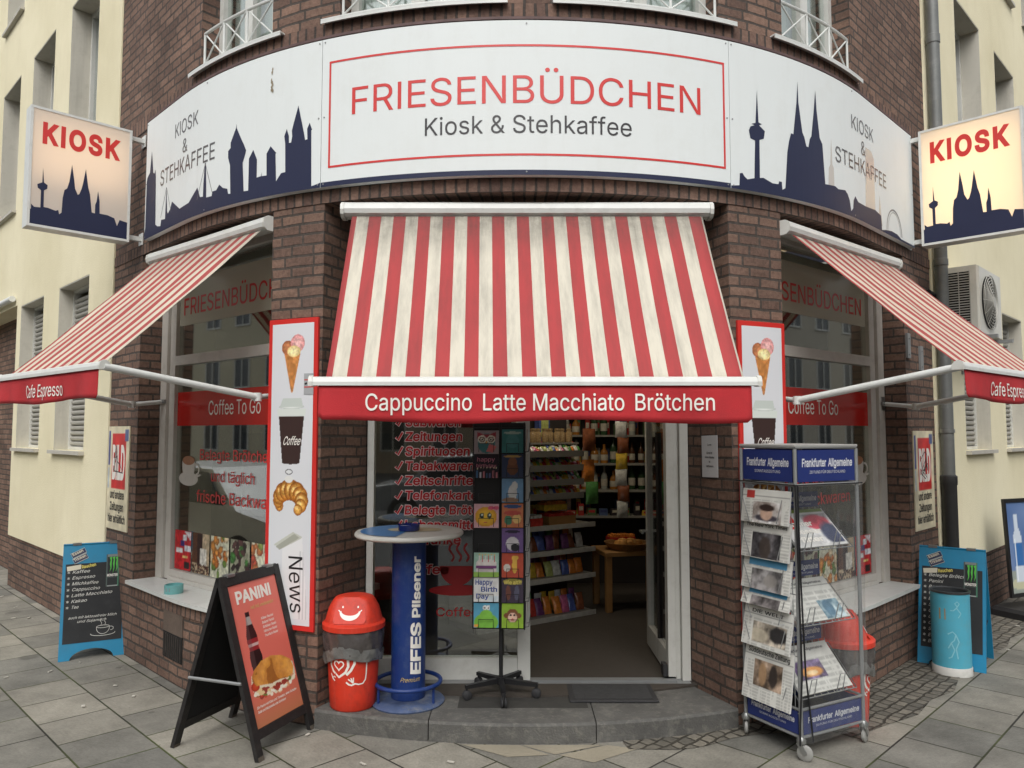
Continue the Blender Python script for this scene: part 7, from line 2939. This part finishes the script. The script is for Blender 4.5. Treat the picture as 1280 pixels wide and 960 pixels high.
# lit ceiling lamps of the shop
for k, (x, y) in enumerate(((0.35, 3.35), (0.75, 4.75))):
    T = thing('ceiling_lamp', ('white strip lamp on the shop ceiling just inside the door', 'white strip lamp on the shop ceiling in front of the bottle shelf')[k], 'ceiling lamp', (x, y, 3.10), SAN, 'strip lamps on the shop ceiling')
    m = MB()
    m.bbox(-.60, .60, -.05, .05, 0.02, 0.098, 0.01)
    m.build('lamp_housing', WHITE_METAL, T)
    m = MB()
    m.tube([(-.57, 0, 0.0), (.57, 0, 0.0)], 0.015, 10)
    em = bpy.data.materials.new('lamp_tube')
    em.use_nodes = True
    em.node_tree.nodes['Principled BSDF'].inputs['Emission Color'].default_value = (1, .86, .66, 1)
    em.node_tree.nodes['Principled BSDF'].inputs['Emission Strength'].default_value = 6
    m.build('lamp_tube', em, T)
    l = bpy.data.lights.new('shop_lamp', 'AREA')
    l.shape = 'RECTANGLE'
    l.size, l.size_y = 1.1, 0.06
    l.energy = (8, 2.5)[k]
    l.color = (1.0, 0.86, 0.66)
    lo = bpy.data.objects.new('shop_lamp', l)
    COL.objects.link(lo)
    lo.parent = T
    lo.location = (0, 0, -0.02)
# more stock: rear row of bags, boxed goods, a strip of hanging bags, magazines
for zi, (z, nm) in enumerate(((0.03, 'bottom'), (0.36, 'second lowest'), (0.59, 'third lowest'))):
    for k in range(9):
        M = SM @ Matrix.Translation((-.02 + k * .078, .24 + rp.uniform(-.02, .02), z + .004)) @ Matrix.Rotation(rp.uniform(-.15, .1), 4, 'X') @ Matrix.Rotation(rp.uniform(-.2, .2), 4, 'Z')
        packet(.075, .045, .17, rp.randrange(10), M, 'snack_bag', 'snack bag in the rear row of the %s board of the sweets shelf' % nm, 'snack bag', 'rear snack bags on the %s board' % nm)
for k in range(8):
    M = Matrix.Translation((0.93 + .012 * math.sin(k * 2), 3.98, 0.98 + k * .145)) @ Matrix.Rotation(rp.uniform(-.3, .3), 4, 'Z')
    packet(.11, .05, .15, (3, 7, 3, 1, 7, 3, 9, 3)[k], M, 'hanging_bag', 'crisp bag on the hanging strip beside the sweets shelf', 'snack bag', 'crisp bags on the hanging strip')
goods_cols = [(190, 60, 54), (214, 180, 70), (90, 110, 150), (206, 204, 196), (96, 120, 80), (150, 96, 60), (60, 56, 60)]
gproto = {}
def goods(pos, ci, sz, label, group, rz=0.0):
    key = (ci, sz)
    if key not in gproto:
        w, d, h = ((.06, .05, .12), (.09, .06, .07), (.05, .05, .16), (.12, .08, .05))[sz]
        m = MB()
        m.bbox(-w / 2, w / 2, -d / 2, d / 2, 0, h, 0.004)
        o = m.build('boxed_goods', mat('goods_' + ('red', 'yellow', 'blue', 'white', 'green', 'brown', 'black')[ci], S(*goods_cols[ci]), .35, .15, 30))
        m = MB()
        m.box(-w * .36, w * .36, -d / 2 - .0012, -d / 2 - .0004, h * .45, h * .82)
        m.build('box_print', mat('goods_print_%d' % (ci % 3), S(*((226, 220, 200), (200, 60, 60), (60, 70, 120))[ci % 3]), .4, .3, 90), o)
        gproto[key] = o
    else:
        src = gproto[key]
        o = src.copy()
        COL.objects.link(o)
        for ch in src.children:
            c = ch.copy()
            COL.objects.link(c)
            c.parent = o
    o.location = pos
    o.rotation_euler = (0, 0, rz)
    tag(o, label, 'box', group)
for zi, z in enumerate((0.75, 1.02, 1.30, 1.60, 1.92, 2.22)):
    nm = ('lowest', 'second lowest', 'third lowest', 'middle', 'second highest', 'highest')[zi]
    for k in range(12):
        if rp.random() < .25:
            continue
        goods(Vector((0.35 + .08 + k * .105, 5.05 + .22, 0.127 + z + .001)), rp.randrange(7), rp.choice((0, 2, 2)), 'small goods box in the rear row of the %s board of the bottle shelf' % nm, 'goods boxes on the %s board' % nm, rp.uniform(-.2, .2))
for k in range(11):
    goods(Vector((0.35 + .07 + k * .118, 5.05 + .08, 0.127 + .751)), rp.randrange(7), rp.choice((0, 1, 3)), 'small goods box in the front row of the lowest board of the bottle shelf', 'front goods boxes on the lowest board', rp.uniform(-.3, .3))
for k in range(7):
    p = SM @ Vector((.06 + k * .085, .30, .811))
    goods(p, rp.randrange(7), 2, 'slim goods box behind the cartons on the top board of the sweets shelf', 'slim boxes behind the cartons', SAN + rp.uniform(-.2, .2))

# rear shelf with bottles
RO = Vector((0.35, 5.05, 0.127))
T = thing('bottle_shelf', 'tall dark bottle shelf at the back of the shop', 'shelf unit', tuple(RO))
m = MB()
m.box(0, 1.35, 0.30, 0.33, 0, 2.6)
m.build('back_panel', SHOP_DARK, T)
for z in (0.75, 1.02, 1.30, 1.60, 1.92, 2.22):
    m = MB()
    m.box(0, 1.35, 0, 0.299, z - .02, z)
    m.build('shelf_board', SHELF_GREY, T)
BOT = [mat('bottle_green', S(56, 84, 56), 0.12, 0.1), mat('bottle_brown', S(90, 56, 34), 0.12, 0.1), mat('bottle_clear', S(170, 174, 168), 0.12, 0.1), mat('bottle_amber', S(176, 120, 56), 0.12, 0.1)]
BL = mat('bottle_label', S(206, 200, 184), 0.6, 0.2, 30)
protos = []
def bottle(pos, kind, label, group):
    if kind < len(protos) and protos[kind]:
        src = protos[kind]
        o = src.copy()
        COL.objects.link(o)
        for ch in src.children:
            c = ch.copy()
            COL.objects.link(c)
            c.parent = o
    else:
        r = (.036, .030, .034, .040)[kind]
        h = (.27, .22, .25, .20)[kind]
        m = MB()
        m.lathe([(0, 0), (r, 0), (r, h * .55), (r * .8, h * .66), (r * .36, h * .76), (r * .34, h * .95), (r * .42, h * .955), (r * .42, h), (0, h)], 16, cap=False)
        o = m.build('bottle', BOT[kind])
        m = MB()
        m.lathe([(r + .0006, h * .15), (r + .0012, h * .16), (r + .0012, h * .44), (r + .0006, h * .45)], 16, cap=False)
        m.build('bottle_label', BL, o)
        protos.append(o)
    o.location = pos
    tag(o, label, 'bottle', group)
for zi, z in enumerate((1.02, 1.30, 1.60, 1.92, 2.22)):
    for k in range(13):
        kd = len(protos) if len(protos) < 4 else (k // 2 + zi) % 4
        if rp.random() < .12 and len(protos) == 4:
            continue
        bottle(RO + Vector((.06 + k * .1, .12 + rp.uniform(-.02, .04), z + .001)), kd, 'bottle standing on the %s board of the bottle shelf' % ('second lowest', 'third lowest', 'middle', 'second highest', 'highest')[zi], 'bottles on the %s board' % ('second lowest', 'third lowest', 'middle', 'second highest', 'highest')[zi])

# wooden fruit table and basket
T = thing('wooden_table', 'small pale wooden table inside the shop behind the open door', 'table', (1.02, 4.25, 0.127), RAD(12))
m = MB()
m.bbox(-0.30, 0.32, -0.22, 0.22, 0.50, 0.54, 0.006)
m.build('table_top', WOODY, T)
for x in (-.26, .28):
    for y in (-.18, .18):
        m = MB()
        m.bbox(x - .028, x + .028, y - .028, y + .028, 0, 0.499, 0.004)
        m.build('leg', WOODY, T)
T = thing('bread_basket', 'shallow round basket of rolls on the wooden table', 'basket', (1.0, 4.20, 0.668))
m = MB()
m.lathe([(0, 0), (.17, 0), (.21, .06), (.215, .065), (.20, .065), (.16, .012), (0, .012)], 28, cap=False)
m.build('bowl', mat('wicker', S(150, 108, 60), 0.7, 0.3, 40), T)
m = MB()
for k in range(9):
    a = k * 2.4
    r = .04 + .09 * (k / 9)
    m.lathe([(0, -.03), (.03, -.024), (.046, 0), (.036, .024), (0, .034)], 12, c=(r * math.cos(a), r * math.sin(a)), cap=False, M=Matrix.Translation((0, 0, .05 + .012 * (k % 2))))
m.build('rolls', mat('bread_crust', S(206, 150, 78), 0.6, 0.25, 20), T)
carton(0.26, 0.12, 0.08, Matrix.Translation((0.86, 4.36, 0.669)) @ Matrix.Rotation(.2, 4, 'Z'), pack_mat(0), 'open_carton', 'red open carton behind the bread basket on the wooden table')
# orange and green bags hanging at the end of the sweets shelf
for k, (x, y, z, ci, lab) in enumerate(((0.64, .02, 1.18, 6, 'orange snack bag hanging at the end of the sweets shelf'), (0.67, .0, .98, 2, 'green snack bag hanging at the end of the sweets shelf'), (0.62, -.02, 1.46, 7, 'brown snack bag hanging at the end of the sweets shelf'))):
    packet(.15, .06, .2, ci, SM @ Matrix.Translation((x, y, z)), 'snack_bag', lab, 'snack bag', None) if False else tag(pack_mesh(.15, .06, .2, k).build('snack_bag', pack_mat(ci)), lab, 'snack bag')
    bpy.data.objects[[o.name for o in bpy.data.objects if o.get('label') == lab][0]].matrix_world = SM @ Matrix.Translation((x, y, z))
# blue and white boxes standing above the jars
for x, w, ci, lab in ((.02, .10, 3, 'tall white carton standing above the sweet jars'), (.28, .12, 5, 'tall blue carton standing above the sweet jars')):
    m = MB()
    m.bbox(0, w, 0, .08, 0, .30, .004)
    o = m.build('tall_carton', pack_mat(ci))
    m = MB()
    m.box(w * .15, w * .85, -.0016, -.0006, .05, .22)
    m.build('front_print', pack_mat(ci + 3), o)
    o.matrix_world = SM @ Matrix.Translation((x, .27, 1.536))
    tag(o, lab, 'carton')

# ================================================================== ACROSS THE STREETS (seen in the window reflections)
def far_house(cx, cy, rz, w, h, col, label):
    T = thing('apartment_building', label, 'building', (cx, cy, -0.12), rz)
    m = MB()
    m.bbox(-w / 2, w / 2, 0, 8, 0, h, 0.05)
    m.build('wall', mat('far_wall_' + label.split()[0], S(*col), 0.9, 0.08, 0.6), T)
    m = MB()
    m.bbox(-w / 2 - .3, w / 2 + .3, -.3, 8.3, h + .01, h + .4, 0.1)
    m.build('roof', mat('far_roof', S(84, 60, 54), 0.8, 0.2, 3), T)
    fm = glass_mat('window_glass')
    for k in range(int(w / 2.4)):
        for z in (1.0, 4.0, 7.0):
            x = -w / 2 + 1.2 + k * 2.4
            m = MB()
            for a, b, c, d in ((x - .6, x - .52, z, z + 1.7), (x + .52, x + .6, z, z + 1.7), (x - .52, x + .52, z, z + .08), (x - .52, x + .52, z + 1.62, z + 1.7), (x - .03, x + .03, z + .08, z + 1.62)):
                m.box(a, b, -.06, -.001, c, d)
            f = m.build('window', WHITE_PLASTIC, T)
            m = MB()
            m.box(x - .52, x + .52, -.02, -.003, z + .08, z + 1.62)
            m.build('pane', mat('far_dark_glass', S(52, 60, 66), 0.05, 0.1, 2), f)
far_house(-26, 0, RAD(135), 56, 9.5, (206, 198, 172), 'cream apartment block across the street on the gateway side')
far_house(26, 0, RAD(-135), 56, 9.5, (190, 184, 170), 'grey apartment block across the street on the air conditioner side')
far_house(0.0, -28, RAD(180), 20, 9, (176, 160, 140), 'tan apartment block facing the corner across the junction')

def car(x, y, rz, col, label):
    T = thing('parked_car', label, 'car', (x, y, -0.12), rz)
    prof = [(-2.05, .35), (-2.1, .62), (-1.98, .82), (-1.25, .92), (-0.55, 1.42), (0.75, 1.46), (1.55, 1.02), (2.05, .92), (2.12, .6), (2.05, .35)]
    m = MB()
    rings = []
    for yy, k, dz in ((-.86, .93, -.02), (-.78, .985, 0), (.78, .985, 0), (.86, .93, -.02)):
        rings.append([Vector((px * (k if abs(px) > 1.6 else 1), (yy if pz < 1 else yy * .86), .35 + (pz - .35) * (1 + dz))) for px, pz in prof])
    m.loft(rings, cap=True)
    bd = m.build('body', mat('car_paint_' + label.split()[0], S(*col), 0.2, 0.03, 3, spec=.7), T)
    gl = mat('far_dark_glass', S(52, 60, 66))
    for s in (-1, 1):
        m = MB()
        fr = planar((0, s * .80, 0), (s * -1.0 * -1, 0, 0), (0, 0, 1))
        pts = [(-1.0, .97), (-.5, 1.36), (.72, 1.40), (1.3, 1.0)]
        m.prism([(0, 0), (0, 0), (0, 0)], 0, 0) if False else None
        base = [Vector((px, s * (.875 if pz < 1.1 else .765), pz)) for px, pz in pts]
        out = [p + Vector((0, s * .012, 0)) for p in base]
        m.loft([base, out], cap=True)
        m.build('side_window', gl, bd)
    for wx in (-1.3, 1.3):
        for s in (-1, 1):
            M = Matrix.Translation((wx, s * .80, .31)) @ Matrix.Rotation(math.pi / 2, 4, 'X')
            m = MB()
            m.lathe([(0.2, -.09), (.30, -.09), (.315, -.06), (.315, .06), (.30, .09), (.2, .09)], 28, M=M, cap=False)
            w_ = m.build('wheel', RUBBER, T)
            m = MB()
            m.lathe([(0, -.085), (.2, -.085), (.2, .085), (0, .085)], 20, M=M, cap=False)
            m.build('rim', STEEL, w_)
car(-7.6, 3.5, RAD(135), (206, 208, 208), 'silver car parked along the kerb on the gateway side')
car(7.9, 3.3, RAD(45), (60, 66, 80), 'navy car parked along the kerb on the air conditioner side')
car(-0.9, -8.5, RAD(0), (150, 152, 154), 'grey car parked across the junction behind the camera')
